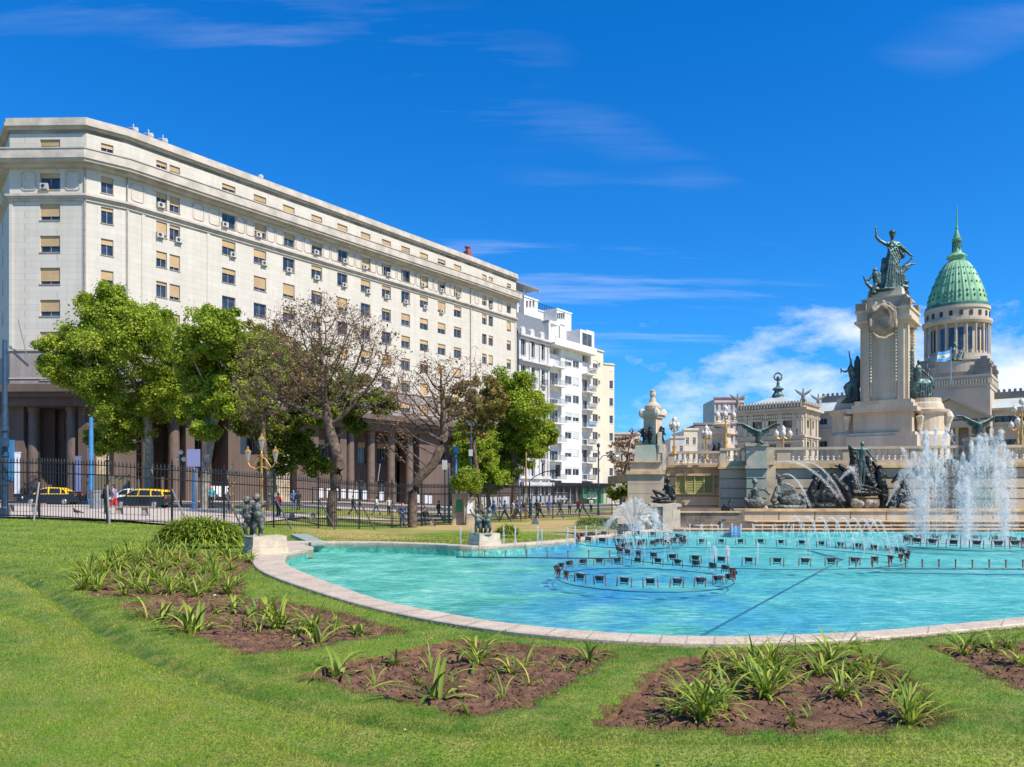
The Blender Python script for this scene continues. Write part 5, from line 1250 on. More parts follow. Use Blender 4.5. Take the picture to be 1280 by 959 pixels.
# ---------------------------------------------------------------- cars
def car(name, label, px, d, rz, roofmat, bodymat, wagon=False, group='cars on the street'):
    g = onground(px, d); t = thing(name, label, 'car', (g.x, g.y, g.z+.05), group); og = (0, 0, 0)
    L = 4.2; st = [(-2.1, .42, .62, .55), (-1.95, .26, .74, .74), (-1.5, .22, .84, .82), (-.9, .2, .92, .85), (0, .2, .93, .86), (.9, .2, .94, .86), (1.5, .22, .95, .84), (1.95, .26, .92, .78), (2.1, .4, .80, .66)]
    m = MB(); vs = []; fs = []; n = 10
    for x, zb, zt, w in st:
        sec = [(-w*.9, zb), (-w, zb+.12), (-w, zb+.4*(zt-zb)), (-w*.97, zt-.06), (-w*.84, zt), (w*.84, zt), (w*.97, zt-.06), (w, zb+.4*(zt-zb)), (w, zb+.12), (w*.9, zb)]
        for y, z in sec: vs.append((x, y, z))
    for i in range(len(st)-1):
        for k in range(n): fs.append((i*n+k, (i+1)*n+k, (i+1)*n+(k+1) % n, i*n+(k+1) % n))
    fs += [tuple(range(n)), tuple(range((len(st)-1)*n, len(st)*n))[::-1]]; m.add(vs, fs)
    o = link('body', m.mesh('body', M[bodymat], smooth=False), t)
    rr = 1.75 if wagon else 1.25
    cb_ = [(-1.15, .92, .80), (-.55, 1.38, .64), (-.1, 1.46, .62), (.8, 1.46 if wagon else 1.42, .62), (rr, 1.38 if wagon else 1.22, .64), (rr+.32 if not wagon else rr+.2, .94, .78)]
    m = MB(); vs = []; fs = []
    for x, zt, w in cb_:
        z0 = .90; w0 = .80; sec = [(-w0, z0), (-w, zt-.05 if zt > 1 else zt), (-w*.85, zt), (w*.85, zt), (w, zt-.05 if zt > 1 else zt), (w0, z0)]
        vs += [(x, y, z) for y, z in sec]
    for i in range(len(cb_)-1):
        for k in range(5): fs.append((i*6+k, (i+1)*6+k, (i+1)*6+k+1, i*6+k+1))
    m.add(vs, fs); cbn = link('cabin', m.mesh('cabin', M[roofmat]), t)
    for sg in (-1, 1):
        segs = [[(-.98, .96), (-.5, 1.33), (-.05, 1.37), (-.05, .96)], [(.07, .96), (.07, 1.37), (.85, 1.36), (.95, .96)], [(1.05, .96), (.98, 1.34), (rr-.05, 1.28 if wagon else 1.2), (rr+.12, .96)]]
        for sgm in segs:
            def yy(z): return sg*(.80+(.635-.80)*(z-.9)/.5+.012)
            m = MB(); v = [(x, yy(z), z) for x, z in sgm]; v2 = [(x, yy(z)-sg*.03, z) for x, z in sgm]; m.add(v+v2, [(0, 1, 2, 3), (7, 6, 5, 4)]); link('side_window', m.mesh('side_window', M['carglass']), cbn)
    m = MB(); m.add([(-1.14, -.7, .96), (-1.14, .7, .96), (-.58, .56, 1.38), (-.58, -.56, 1.38)], [(0, 1, 2, 3)]); link('windscreen', m.mesh('windscreen', M['carglass']), cbn)
    xr = rr+.33 if not wagon else rr+.21; m = MB(); m.add([(xr, -.7, .98), (xr, .7, .98), (rr+.03, .56, 1.3 if wagon else 1.18), (rr+.03, -.56, 1.3 if wagon else 1.18)], [(0, 1, 2, 3)]); link('rear_window', m.mesh('rear_window', M['carglass']), cbn)
    for x in (-1.28, 1.28):
        for y in (-.78, .78):
            m = MB(); m.tube([(x, y-.1, .31), (x, y-.085, .31), (x, y+.085, .31), (x, y+.1, .31)], [.28, .31, .31, .28], 18); w = link('wheel', m.mesh('wheel', M['tyre']), t)
            s_ = 1 if y > 0 else -1; m = MB(); m.tube([(x, y+s_*.09, .31), (x, y+s_*.112, .31)], [.2, .17], 12); link('rim', m.mesh('rim', M['alu']), w)
    for y in (-.6, .6):
        m = MB(); m.ball((-2.03, y, .62), .15, 8, 6, (.5, 1, .7)); link('headlight', m.mesh('headlight', M['lens']), t)
        m = MB(); m.ball((2.04, y, .80), .14, 8, 6, (.5, 1, .8)); link('taillight', m.mesh('taillight', M['red']), t)
    for y in (-.86, .86): m = MB(); m.ball((-.85, y, 1.0), .1, 8, 6, (.7, 1, .8)); link('wing_mirror', m.mesh('wing_mirror', M[bodymat]), t)
    t.rotation_euler = (0, 0, rz); return t
car('taxi', 'black taxi with yellow roof parked by the corner entrance, behind the leftmost fence bay', 66, 65, .08, 'yellow', 'carblack')
car('taxi', 'black and yellow estate taxi in front of the white car', 179, 61, -.05, 'yellow', 'carblack', True)
car('parked_car', 'white car half hidden behind the yellow-roofed estate taxi', 166, 65, -.05, 'carwhite', 'carwhite', True)
# ---------------------------------------------------------------- street furniture
def at_ground(px, d): return onground(px, d)
def pole_thing(name, label, cat, px, d, mat, ytop, r=.08, py0=None, group=None):
    g = at_ground(px, d); t = thing(name, label, cat, g, group); h = CAMH-(ytop-HY)/F*d-g.z
    m = MB(); m.lathe(0, 0, [(r*1.4, -.3), (r*1.4, .5), (r, .6), (r*.7, h)], 10); link('pole', m.mesh('pole', M[mat]), t); return t, h, g
t, h, g = pole_thing('street_pole', 'thick dark blue pole at the left edge of the lawn', 'pole', 6, 41.5, 'bluepole', 425, .16)
for z in (1.7, 3.2, 4.5): m = MB(); m.lathe(0, 0, [(.2, z), (.2, z+.22)], 10); link('clamp', m.mesh('clamp', M['bluepole']), t)
m = MB(); m.box((.05, -.25, 3.9), (.5, .3, .45)); link('control_box', m.mesh('control_box', M['bluepole']), t)
m = MB(); m.box((.25, .15, 2.95), (.28, .05, 2.2)); link('side_sign', m.mesh('side_sign', M['skyblue']), t)
t, h, g = pole_thing('sign_pylon', 'bright blue vertical sign pylon between the big tree and corner entrance', 'sign', 114, 66, 'skyblue', 522, .22)
t, h, g = pole_thing('signpost', 'blue signpost carrying a square lilac panel beside the pale forked tree', 'sign', 242, 60, 'skyblue', 585, .13)
m = MB(); m.box((0, 0, h+.75), (.95, .12, 1.3)); link('panel', m.mesh('panel', M['ped_lilac']), t); m = MB(); m.box((.2, -.02, h*.5), (.12, .3, h)); link('second_pole', m.mesh('second_pole', M['steel']), t)
t, h, g = pole_thing('signpost', 'dark blue double post with a white box on top, right of the curved trunk', 'sign', 556, 66, 'bluepole', 585, .09)
m = MB(); m.box((0, 0, h+.25), (.42, .3, .8)); link('white_box', m.mesh('white_box', M['ac']), t); m = MB(); m.lathe(.32, 0, [(.09, 0), (.07, h)], 8); link('second_pole', m.mesh('second_pole', M['bluepole']), t)
t, h, g = pole_thing('signpost', 'taller blue square-headed column behind the second white box', 'sign', 570, 66, 'skyblue', 562, .12)
m = MB(); m.box((0, 0, h), (.42, .35, .5)); link('head', m.mesh('head', M['skyblue']), t); m = MB(); m.lathe(-.25, 0, [(.06, 0), (.05, h)], 8); link('second_pole', m.mesh('second_pole', M['bluepole']), t)
t, h, g = pole_thing('street_pole', 'slim dark pole rising in front of the green tree', 'pole', 588.5, 62, 'bluepole', 528, .08)
m = MB(); m.box((0, -.1, h*.7), (.3, .25, .5)); link('control_box', m.mesh('control_box', M['ac']), t); m = MB(); m.box((0, 0, h), (.9, .08, .08)); m.ball((-.35, 0, h), .14); m.ball((.35, 0, h), .14); link('camera_bracket', m.mesh('camera_bracket', M['bluepole']), t)
t, h, g = pole_thing('street_pole', 'lone wooden pole between the green tree and traffic light', 'pole', 657.5, 74, 'gold', 565, .09)
m = MB(); m.box((0, 0, h*.35), (.24, .24, .5)); link('control_box', m.mesh('control_box', M['ac']), t)
t, h, g = pole_thing('traffic_light', 'black traffic light hanging from a curved arm before the shops', 'traffic light', 662, 78, 'iron', 602, .09)
m = MB(); m.tube([(0, 0, h), (.5, 0, h+.5), (1.5, 0, h+.95), (2.6, 0, h+1.1)], .05, 6); link('arm', m.mesh('arm', M['iron']), t)
m = MB(); m.box((2.75, -.1, h+1.05), (.42, .3, 1.15)); hd = link('signal_head', m.mesh('signal_head', M['spotblack']), t)
for k in range(3): m = MB(); m.tube([(2.75, -.26, h+1.4-.35*k), (2.75, -.34, h+1.4-.35*k)], [.12, .13], 10); link('signal_lens', m.mesh('signal_lens', M['dark']), hd)
t, h, g = pole_thing('street_lamp', 'grey street lamp with a long arm beside the corner block', 'street lamp', 748, 86, 'bluepole', 558, .1)
m = MB(); m.tube([(0, 0, h-1.6), (.5, 0, h-1.0), (1.3, 0, h-.95), (1.7, 0, h-1.0)], .05, 6); link('arm', m.mesh('arm', M['bluepole']), t); m = MB(); m.ball((1.9, 0, h-1.05), .3, 8, 6, (1.2, .7, .35)); link('lamp_head', m.mesh('lamp_head', M['steel']), t); m = MB(); m.ball((0, 0, h+.1), .25, 8, 6, (.8, .8, 1)); link('lamp_top', m.mesh('lamp_top', M['bluepole']), t)
t, h, g = pole_thing('street_lamp', 'black ornate lamp post in the shade left of the forked tree', 'street lamp', 226, 64, 'iron', 570, .08)
for k, (x, z) in enumerate(((0, h+.3), (-.25, h-.25), (.25, h-.25))): m = MB(); m.ball((x, 0, z), .2, 10, 7); link('globe', m.mesh('globe', M['globe']), t)
# golden lanterns
def lantern_post(label, px, d, ytop, heads=3, wdt=.75, py0=None):
    g = at_ground(px, d); t = thing('golden_lamp_post', label, 'street lamp', g, 'golden lamp posts on the lawn'); h = CAMH-(ytop-HY)/F*d-g.z
    m = MB(); s = h/5; m.lathe(0, 0, [(.22*s, -.2), (.22*s, .35*s), (.15*s, .5*s), (.19*s, .8*s), (.1*s, 1.0*s), (.08*s, 2.4*s), (.11*s, 2.5*s), (.07*s, 2.6*s), (.06*s, 3.7*s), (.12*s, 3.8*s), (.05*s, 3.95*s), (.05*s, h-.85*s)], 12); link('pole', m.mesh('pole', M['gold'], smooth=True), t)
    def lan(x, z, k):
        m = MB(); m.lathe(x, 0, [(.07*k, z), (.19*k, z+.5*k), (.17*k, z+.52*k)], 6); l = link('lantern', m.mesh('lantern', M['lampglass']), t)
        m = MB(); m.lathe(x, 0, [(.21*k, z+.5*k), (.2*k, z+.56*k), (.06*k, z+.72*k), (.07*k, z+.78*k), (.01, z+.88*k)], 6); link('lantern_cap', m.mesh('lantern_cap', M['gold']), l); m = MB(); m.lathe(x, 0, [(.03*k, z-.12*k), (.09*k, z-.04*k), (.08*k, z)], 6); link('lantern_base', m.mesh('lantern_base', M['gold']), l)
    lan(0, h-.85*s, s*1.05)
    for sg in (-1, 1):
        m = MB(); w = wdt*s; m.tube([(0, 0, 3.2*s), (sg*w*.45, 0, 3.05*s), (sg*w*.85, 0, 3.2*s), (sg*w, 0, 3.42*s)], .035*s, 6); m.tube([(0, 0, 3.75*s), (sg*w*.3, 0, 3.6*s), (sg*w*.55, 0, 3.3*s), (sg*w*.7, 0, 3.12*s)], .025*s, 6); link('arm', m.mesh('arm', M['gold']), t)
        lan(sg*w, 3.5*s, s*.95)
lantern_post('tall golden three-lantern post behind the nearest putti statue', 327, 50, 543, 3, .78)
lantern_post('shorter golden lamp post with two lanterns left of the taller one', 290.5, 55, 579, 2, .4)
# benches, bin, hoarding, boards
def bench(px, d, label, rz=0):
    g = at_ground(px, d); t = thing('park_bench', label, 'bench', (g.x, g.y, g.z+.08), 'concrete benches in the plaza'); m = MB(); m.box((0, 0, .46), (2.6, .45, .09)); link('seat', m.mesh('seat', M['concrete']), t)
    for x in (-.75, .75): m = MB(); m.box((x, 0, .2), (.3, .35, .42), 0, .8); link('leg', m.mesh('leg', M['concrete']), t)
    t.rotation_euler = (0, 0, rz)
bench(28, 48, 'concrete bench in the paved plaza before the first taxi'); bench(165, 47, 'concrete bench in the paved plaza before the estate taxi'); bench(378, 56, 'concrete bench on the grass behind the fence, left of the bare tree'); bench(528, 60, 'concrete bench between the two leaning trunks behind the fence')
g = at_ground(121, 57); t = thing('litter_bin', 'grey cylindrical litter bin in front of the brown hoarding', 'bin', g); m = MB(); m.lathe(0, 0, [(.38, 0), (.42, .1), (.42, 1.2), (.46, 1.25), (.46, 1.4)], 16); link('body', m.mesh('body', M['greybin']), t); m = MB(); m.lathe(0, 0, [(.3, 1.41), (.28, 1.46)], 14); link('lid', m.mesh('lid', M['dark']), t)
g = at_ground(134, 70); t = thing('hoarding', 'brown panel hoarding on the sidewalk behind the taxis', 'hoarding', g)
for k in range(3): m = MB(); m.box((-1.15+k*1.22-.0, 0, 1.35), (1.2, .08, 2.6)); link('board', m.mesh('board', M['tan_board']), t)
m = MB(); [m.box((x, .07, 1.35), (.1, .08, 2.7)) for x in (-1.75, -.55, .68, 1.9)]; link('frame', m.mesh('frame', M['tan_board']), t)
# white placards hung in a row along the far sidewalk railing
pr_ = [(214, 623), (222.5, 624), (231, 624)]+[(350, 627), (359, 628), (369, 628), (378, 628), (387, 629), (394, 629), (405, 630), (426, 628), (467, 632), (472, 632), (483, 632), (488, 632), (519, 633), (541, 633), (552, 633), (561, 633), (584, 631)]
rail_t = thing('placard_row', 'long dark railing on the far sidewalk from which white placards hang', 'railing', onground(400, 75))
def rowpt(px): f = FC; a = f.px(px); return f.pt(a, 0, 7.5)
for a, b in ((205, 240), (340, 400), (400, 470), (470, 560), (560, 640)):
    p, q = rowpt(a), rowpt(b); zp_, zq = float(zg(p[0], p[1])), float(zg(q[0], q[1]))
    m = MB(); m.tube([(p[0], p[1], zp_+1.9), (q[0], q[1], zq+1.9)], .04, 4); m.tube([(p[0], p[1], zp_+.5), (q[0], q[1], zq+.5)], .03, 4); m.tube([(p[0], p[1], zp_), (p[0], p[1], zp_+1.95)], .05, 4); m.tube([(q[0], q[1], zq), (q[0], q[1], zq+1.95)], .05, 4); build(m, 'rail', M['iron'], rail_t)
for px, py in pr_:
    p = rowpt(px); z = float(zg(p[0], p[1])); m = MB(); a = FC.px(px); w_ = .32; f_ = Fac(FC.pt(0, 0, 7.56)[:2], FC.pt(FC.L, 0, 7.56)[:2]); fbox(m, f_, a-w_, a+w_, z+.75, z+1.85, 0, .04); build(m, 'placard', M['poster'], rail_t)
for k in range(22):
    px = 592+k*5.4; a = FC.px(px) ; 
    d = 92+k*2.2; g = onground(px, d); m = MB(); m.box((g.x, g.y, g.z+1.3), (.38, .06, 1.15)); build(m, 'placard', M['poster'], rail_t)
m = MB(); a_, b_ = onground(588, 91), onground(712, 139); m.tube([a_+Vector((0, .1, 1.95)), b_+Vector((0, .1, 1.95))], .04, 4); build(m, 'rail', M['iron'], rail_t)
# stone gate piers by the second tree, small triangular box and cover slab on the lawn
for px, d, h_, lb in ((573.5, 62, 2.4, 'tan stone box with a green notice beside the blue post'), (587, 61.5, 2.1, 'pale stone box with a white panel left of the second putti statue')):
    g = at_ground(px, d); t = thing('utility_box', lb, 'utility box', g); m = MB(); m.box((0, 0, h_/2-.1), (1.0 if px < 580 else .8, .7, h_)); link('body', m.mesh('body', M['mtrim']), t); m = MB(); m.box((.05, -.37, h_*.6), (.45, .03, h_*.4)); link('panel', m.mesh('panel', M['green_awning'] if px < 580 else M['poster']), t); m = MB(); m.box((0, 0, h_-.06), (1.1 if px < 580 else .9, .8, .1)); link('cap', m.mesh('cap', M['mtrim']), t)
g = G(669, 655); t = thing('lawn_floodlight', 'small dark wedge-shaped floodlight on the far lawn', 'floodlight', g); m = MB(); m.add([(-.3, -.2, 0), (.3, -.2, 0), (.3, .3, 0), (-.3, .3, 0), (-.05, 0, .5), (.08, .1, .5)], [(0, 1, 5, 4), (1, 2, 5), (2, 3, 4, 5), (3, 0, 4), (3, 2, 1, 0)]); link('housing', m.mesh('housing', M['bluepole']), t)
x0, y0 = g0(386, 671); t = thing('access_cover', 'flat grey access cover tilted on the lawn beside the pond rim', 'cover', (x0, y0, -.02)); m = MB()
c = [g0(363, 665, .1), g0(384, 665, .1), g0(408, 677, .02), g0(389, 678, .02)]; m.add([(a-x0, b-y0, z) for (a, b), z in zip(c, (.035, .035, .02, .02))]+[(a-x0, b-y0, -.1) for (a, b) in c], [(0, 1, 2, 3), (0, 4, 5, 1), (1, 5, 6, 2), (2, 6, 7, 3), (3, 7, 4, 0)]); link('lid', m.mesh('lid', M['slab']), t)
# pigeon on the paving
g = at_ground(97, 44.5); m = fig_mesh('pigeon', [('c', (-.1, 0, .17), (.1, 0, .13), .075, .04), ('c', (.1, 0, .13), (.26, 0, .09), .035, .02), ('c', (-.12, 0, .2), (-.16, 0, .29), .04, .035), ('c', (-.17, 0, .3), (-.22, 0, .29), .012, .008), ('c', (-.02, .03, .1), (-.02, .03, 0), .012, .01), ('c', (-.02, -.03, .1), (-.02, -.03, 0), .012, .01)], .012, M['blackc'])
o = link('pigeon', m); o.location = (g.x, g.y, g.z+.08); o.rotation_euler = (0, 0, .3); o.scale = (1.2,)*3; tag(o, 'dark pigeon standing on the paving left of the walking man', 'bird')
# ---------------------------------------------------------------- people
def person_meshes(pose):
    """returns dict of part -> prims (metres, facing -Y... x = walking direction)"""
    S_ = {}
    if pose == 'walk': hips = [((.0, .09, .9), (.22, .1, .50), (.38, .1, .09)), ((.0, -.09, .9), (-.06, -.1, .48), (-.36, -.1, .12))]; arms = [((0, .2, 1.4), (-.14, .25, 1.13), (-.02, .24, .92)), ((0, -.2, 1.4), (.14, -.25, 1.14), (.34, -.22, 1.02))]; hip = (0, 0, .93); ch = (.03, 0, 1.33); hd = (.06, 0, 1.62)
    elif pose == 'stand': hips = [((.0, .09, .9), (.02, .1, .5), (0, .11, .08)), ((.0, -.09, .9), (.03, -.1, .5), (.0, -.12, .08))]; arms = [((0, .2, 1.4), (.0, .26, 1.13), (.05, .25, .88)), ((0, -.2, 1.4), (.02, -.26, 1.14), (.2, -.12, 1.08))]; hip = (0, 0, .93); ch = (0, 0, 1.33); hd = (.02, 0, 1.62)
    else: hips = [((-.05, .09, .5), (.4, .12, .52), (.42, .12, .08)), ((-.05, -.09, .5), (.38, -.14, .52), (.34, -.14, .08))]; arms = [((-.04, .2, .98), (.1, .26, .74), (.32, .18, .62)), ((-.04, -.2, .98), (.12, -.25, .76), (.34, -.14, .64))]; hip = (-.05, 0, .52); ch = (-.03, 0, .92); hd = (.02, 0, 1.2)
    body = [('c', hip, ch, .125, .14), ('c', (ch[0], .12, ch[2]+.06), (ch[0], -.12, ch[2]+.06), .07, .07), ('c', (ch[0], 0, ch[2]+.1), (hd[0]-.01, 0, hd[2]-.08), .055, .05), ('e', hd, (.095, .078, .118)), ('e', (hd[0]+.09, 0, hd[2]-.01), (.02, .015, .025)), ('c', (hd[0]+.06, 0, hd[2]-.08), (hd[0]+.03, 0, hd[2]-.05), .035, .04)]
    for s in (-1, 1): body += [('e', (hd[0], s*.08, hd[2]-.01), (.02, .015, .03))]
    for a, b, c in hips: body += [('c', a, b, .085, .055), ('c', b, c, .055, .036), ('c', (c[0]-.02, c[1], c[2]-.035), (c[0]+.15, c[1], c[2]-.045), .038, .03)]
    for a, b, c in arms:
        d_ = (Vector(c)-Vector(b)).normalized(); body += [('c', a, b, .05, .038), ('c', b, c, .038, .026), ('c', c, tuple(Vector(c)+d_*.07), .034, .03)]
        for k in range(4): q = Vector(c)+d_*.08+Vector((0, (k-1.5)*.018, 0)); body.append(('c', tuple(q), tuple(q+d_*.07), .011, .009))
        body.append(('c', tuple(Vector(c)+d_*.03+Vector((.03, 0, 0))), tuple(Vector(c)+d_*.08+Vector((.05, 0, 0))), .012, .01))
    S_['body'] = (body, .016)
    S_['shirt'] = ([('c', hip, ch, .145, .16), ('c', (ch[0], .13, ch[2]+.06), (ch[0], -.13, ch[2]+.06), .085, .085)]+[('c', a, tuple(Vector(a).lerp(Vector(b), .9)), .068, .056) for a, b, c in arms], .022)
    S_['jacket'] = (S_['shirt'][0]+[('c', b, tuple(Vector(b).lerp(Vector(c), .85)), .055, .042) for a, b, c in arms], .022)
    S_['trousers'] = ([('e', (hip[0], 0, hip[2]-.02), (.15, .17, .12))]+[q for a, b, c in hips for q in (('c', a, b, .105, .075), ('c', b, tuple(Vector(b).lerp(Vector(c), .93)), .075, .058))], .022)
    S_['shorts'] = ([('e', (hip[0], 0, hip[2]-.02), (.15, .17, .12))]+[('c', a, tuple(Vector(a).lerp(Vector(b), .85)), .11, .1) for a, b, c in hips], .022)
    S_['hair'] = ([('e', (hd[0]-.025, 0, hd[2]+.035), (.098, .088, .1)), ('e', (hd[0]-.05, 0, hd[2]-.02), (.06, .075, .08))], .016)
    S_['long_hair'] = (S_['hair'][0]+[('c', (hd[0]-.05, 0, hd[2]), (hd[0]-.09, 0, hd[2]-.25), .075, .05)], .016)
    S_['shoe'] = ([q for a, b, c in hips for q in (('c', (c[0]-.03, c[1], c[2]-.035), (c[0]+.16, c[1], c[2]-.045), .046, .038),)], .016)
    S_['bag'] = ([('e', (hip[0]-.05, .28, hip[2]+.05), (.14, .07, .17)), ('c', (hip[0]-.05, .2, hip[2]+.15), (ch[0], -.12, ch[2]+.16), .018, .018)], .014)
    return S_
PM = {}
def person(label, px, d, pose, face, top, topc, bot, botc, hair='hair', extra=(), dz=0, hcol='hair'):
    g = onground(px, d); t = thing('person', label, 'person', (g.x, g.y, g.z+dz)); t.rotation_euler = (0, 0, face)
    defs = [('body', 'skin'), (top, topc), (bot, botc), (hair, hcol), ('shoe', 'blackc')]+list(extra)
    if pose not in PM: PM[pose] = (person_meshes(pose), {})
    for nm, mt in defs:
        key = nm
        if key not in PM[pose][1]: p, vx = PM[pose][0][nm]; PM[pose][1][key] = fig_mesh(nm, p, vx, M['skin'], 1)
        o = link(nm, PM[pose][1][key], t); o.material_slots[0].link = 'OBJECT'; o.material_slots[0].material = M[mt]
person('person in mauve top and red shorts walking left across the plaza', 143, 47, 'walk', PI, 'shirt', 'mauve', 'shorts', 'redc', dz=.08)
person('person in black with a bag just left of the walker in red shorts', 133, 49, 'stand', 1.2, 'jacket', 'blackc', 'trousers', 'blackc', extra=[('bag', 'blackc')], dz=.08)
person('person in teal shirt standing left of the short golden lamp', 264, 62, 'stand', -1.2, 'shirt', 'tealc', 'trousers', 'blackc', dz=.05)
person('person in tan jacket and blue jeans beside the short golden lamp', 286, 61, 'stand', .6, 'jacket', 'tanc', 'trousers', 'jeans', dz=.05)
person('person in bright red jacket behind the fence left of the bare tree', 348, 58, 'stand', 1.0, 'jacket', 'redc', 'trousers', 'blackc', extra=[('bag', 'tealc')])
person('person in blue jacket and jeans under the dark foliage', 367, 71, 'stand', -1.6, 'jacket', 'bluec', 'trousers', 'jeans')
person('person all in black next to the person in blue', 373, 71, 'stand', 2.4, 'jacket', 'blackc', 'trousers', 'blackc')
person('person in dark jacket striding past the entrance columns', 441, 72, 'walk', .1, 'jacket', 'navy', 'trousers', 'blackc')
person('person in white shirt walking before the entrance steps', 471, 76, 'walk', 2.8, 'shirt', 'whitec', 'trousers', 'jeans')
person('person in navy jacket standing against the leaning tree trunk', 503, 56.5, 'stand', -1.2, 'jacket', 'navy', 'trousers', 'navy')
person('person in dark clothes sitting on the bench right of the leaning trunk', 531, 60, 'sit', -1.6, 'jacket', 'blackc', 'trousers', 'navy', dz=.0)
person('person in grey coat with white bag near the stone gate', 617, 72, 'walk', .2, 'jacket', 'bluec', 'trousers', 'jeans', extra=[('bag', 'redc')])
person('person in pale shirt walking with a companion in navy', 641, 74, 'walk', .1, 'shirt', 'whitec', 'trousers', 'tanc')
person('person in navy jacket walking beside the one in pale shirt', 646.5, 74, 'walk', .1, 'jacket', 'bluec', 'trousers', 'navy')
person('person in teal top just right of the second putti statue', 631.5, 73, 'walk', 3.0, 'shirt', 'tealc', 'trousers', 'blackc')
person('person in brown jacket by the traffic light pole', 675.5, 78, 'walk', 3.0, 'jacket', 'tanc', 'trousers', 'blackc')
person('person in black coat left of the one in brown', 671.5, 79, 'stand', 1.5, 'jacket', 'blackc', 'trousers', 'navy')
person('person with long hair in dark green walking before the dark shop front', 700, 86, 'walk', .2, 'jacket', 'greenc', 'trousers', 'blackc', hair='long_hair')
person('person in grey sweater waiting at the kerb near the shops', 712, 90, 'stand', -1.5, 'jacket', 'greyc', 'trousers', 'blackc')
person('person in orange top close to the green shop front', 729, 96, 'walk', 3.1, 'shirt', 'orangec', 'trousers', 'jeans')
for lb_, px_, d_, ps_, fc_, tp_, tc_, bc_ in (('person in pale blue shirt among the queue beside the dark shop', 686, 84, 'stand', 1.0, 'shirt', 'bluec', 'greyc'), ('person in white top at the head of the queue by the lamp', 739, 98, 'stand', 2.0, 'shirt', 'whitec', 'blackc'),
    ('person in red jacket walking before the green shop front', 722, 94, 'walk', .1, 'jacket', 'redc', 'blackc'), ('person in tan coat just right of the slim pole by the tree', 600, 68, 'stand', -1.3, 'jacket', 'tanc', 'jeans'), ('person in black coat and grey trousers left of the traffic light', 655, 80, 'walk', 3.1, 'jacket', 'blackc', 'greyc'),
    ('person in teal jacket and jeans in the shade of the round tree', 664, 82, 'stand', .4, 'jacket', 'tealc', 'jeans'), ('person in dark jacket and jeans left of the white box post', 548, 72, 'walk', .2, 'jacket', 'blackc', 'jeans'), ('person in white shirt and dark trousers before the last columns', 486, 77, 'stand', -1.8, 'shirt', 'whitec', 'blackc')):
    person(lb_, px_, d_, ps_, fc_, tp_, tc_, 'trousers', bc_)
# ================================================================ TREES
def colonize(att, trunk, step, kill, infl, iters=90):
    """grow limbs from a trunk polyline towards the attractor points"""
    nodes = [Vector(p) for p in trunk]; par = [-1]+list(range(len(trunk)-1)); P_ = np.array([tuple(p) for p in nodes]); att = np.array(att)
    d = np.linalg.norm(att[:, None]-P_[None], axis=2); near = d.argmin(1); nd = d.min(1)
    for it in range(iters):
        act = nd < infl
        if not act.any() or len(att) == 0: break
        new = {}
        for i in np.unique(near[act]):
            m_ = act & (near == i); v = (att[m_]-P_[i]); v /= np.linalg.norm(v, axis=1)[:, None]; s = v.sum(0)+rng.normal(0, .18, 3)+np.array([0, 0, .05]); s /= np.linalg.norm(s)+1e-9; new[i] = P_[i]+s*step
        np_ = []
        for i, q in new.items():
            np_.append(q); par.append(int(i))
        if not np_ or len(P_) > 16000: break
        N_ = np.array(np_); md = np.array([((P_-q)**2).sum(1).min() for q in N_]); okk = md > (step*.45)**2; ids = par[len(par)-len(np_):]; par = par[:len(par)-len(np_)]+[p_ for p_, o_ in zip(ids, okk) if o_]; N_ = N_[okk]
        if len(N_) == 0: break
        P_ = np.vstack([P_, N_]); b = len(P_)-len(N_); d2 = np.linalg.norm(att[:, None]-N_[None], axis=2); j = d2.argmin(1); dm = d2.min(1); u = dm < nd; nd[u] = dm[u]; near[u] = b+j[u]
        keep = nd > kill; att = att[keep]; nd = nd[keep]; near = near[keep]
    return P_, par
def limbs(P_, par, r_tip, r_base, n_trunk, expo=2.3):
    n = len(P_); a = np.zeros(n); ch = [[] for _ in range(n)]
    for i in range(n-1, 0, -1): ch[par[i]].append(i)
    for i in range(n-1, -1, -1): a[i] = sum(a[c] for c in ch[i]) if ch[i] else 1.0
    r = r_tip*a**(1/expo); r = r*1.0; k = r_base/max(r[0], 1e-6); r = r_tip+(r-r_tip)*((r_base-r_tip)/(r[0]-r_tip+1e-9)); return r, ch
def limb_mesh(name, P_, par, r, ch, mat, nside=6, thin=.03):
    m = MB(); done = set()
    for i in range(len(P_)):
        starts = [c for c in ch[i]] if i else []
        pass
    # chains: each chain follows the thickest child
    stack = [(0, None)]
    while stack:
        i, p = stack.pop(); pts = ([P_[p]] if p is not None else [])+[P_[i]]; rr = ([min(r[i]*1.15, r[p])] if p is not None else [])+[r[i]]; cur = i
        while ch[cur]:
            cs = sorted(ch[cur], key=lambda c: -r[c]); 
            for c in cs[1:]: stack.append((c, cur))
            cur = cs[0]; pts.append(P_[cur]); rr.append(r[cur])
        if len(pts) > 1: m.tube([tuple(q) for q in pts], [max(x, .008) for x in rr], nside if max(rr) > .08 else (4 if max(rr) > thin else 3), caps=False)
    return m.mesh(name, mat, smooth=True)
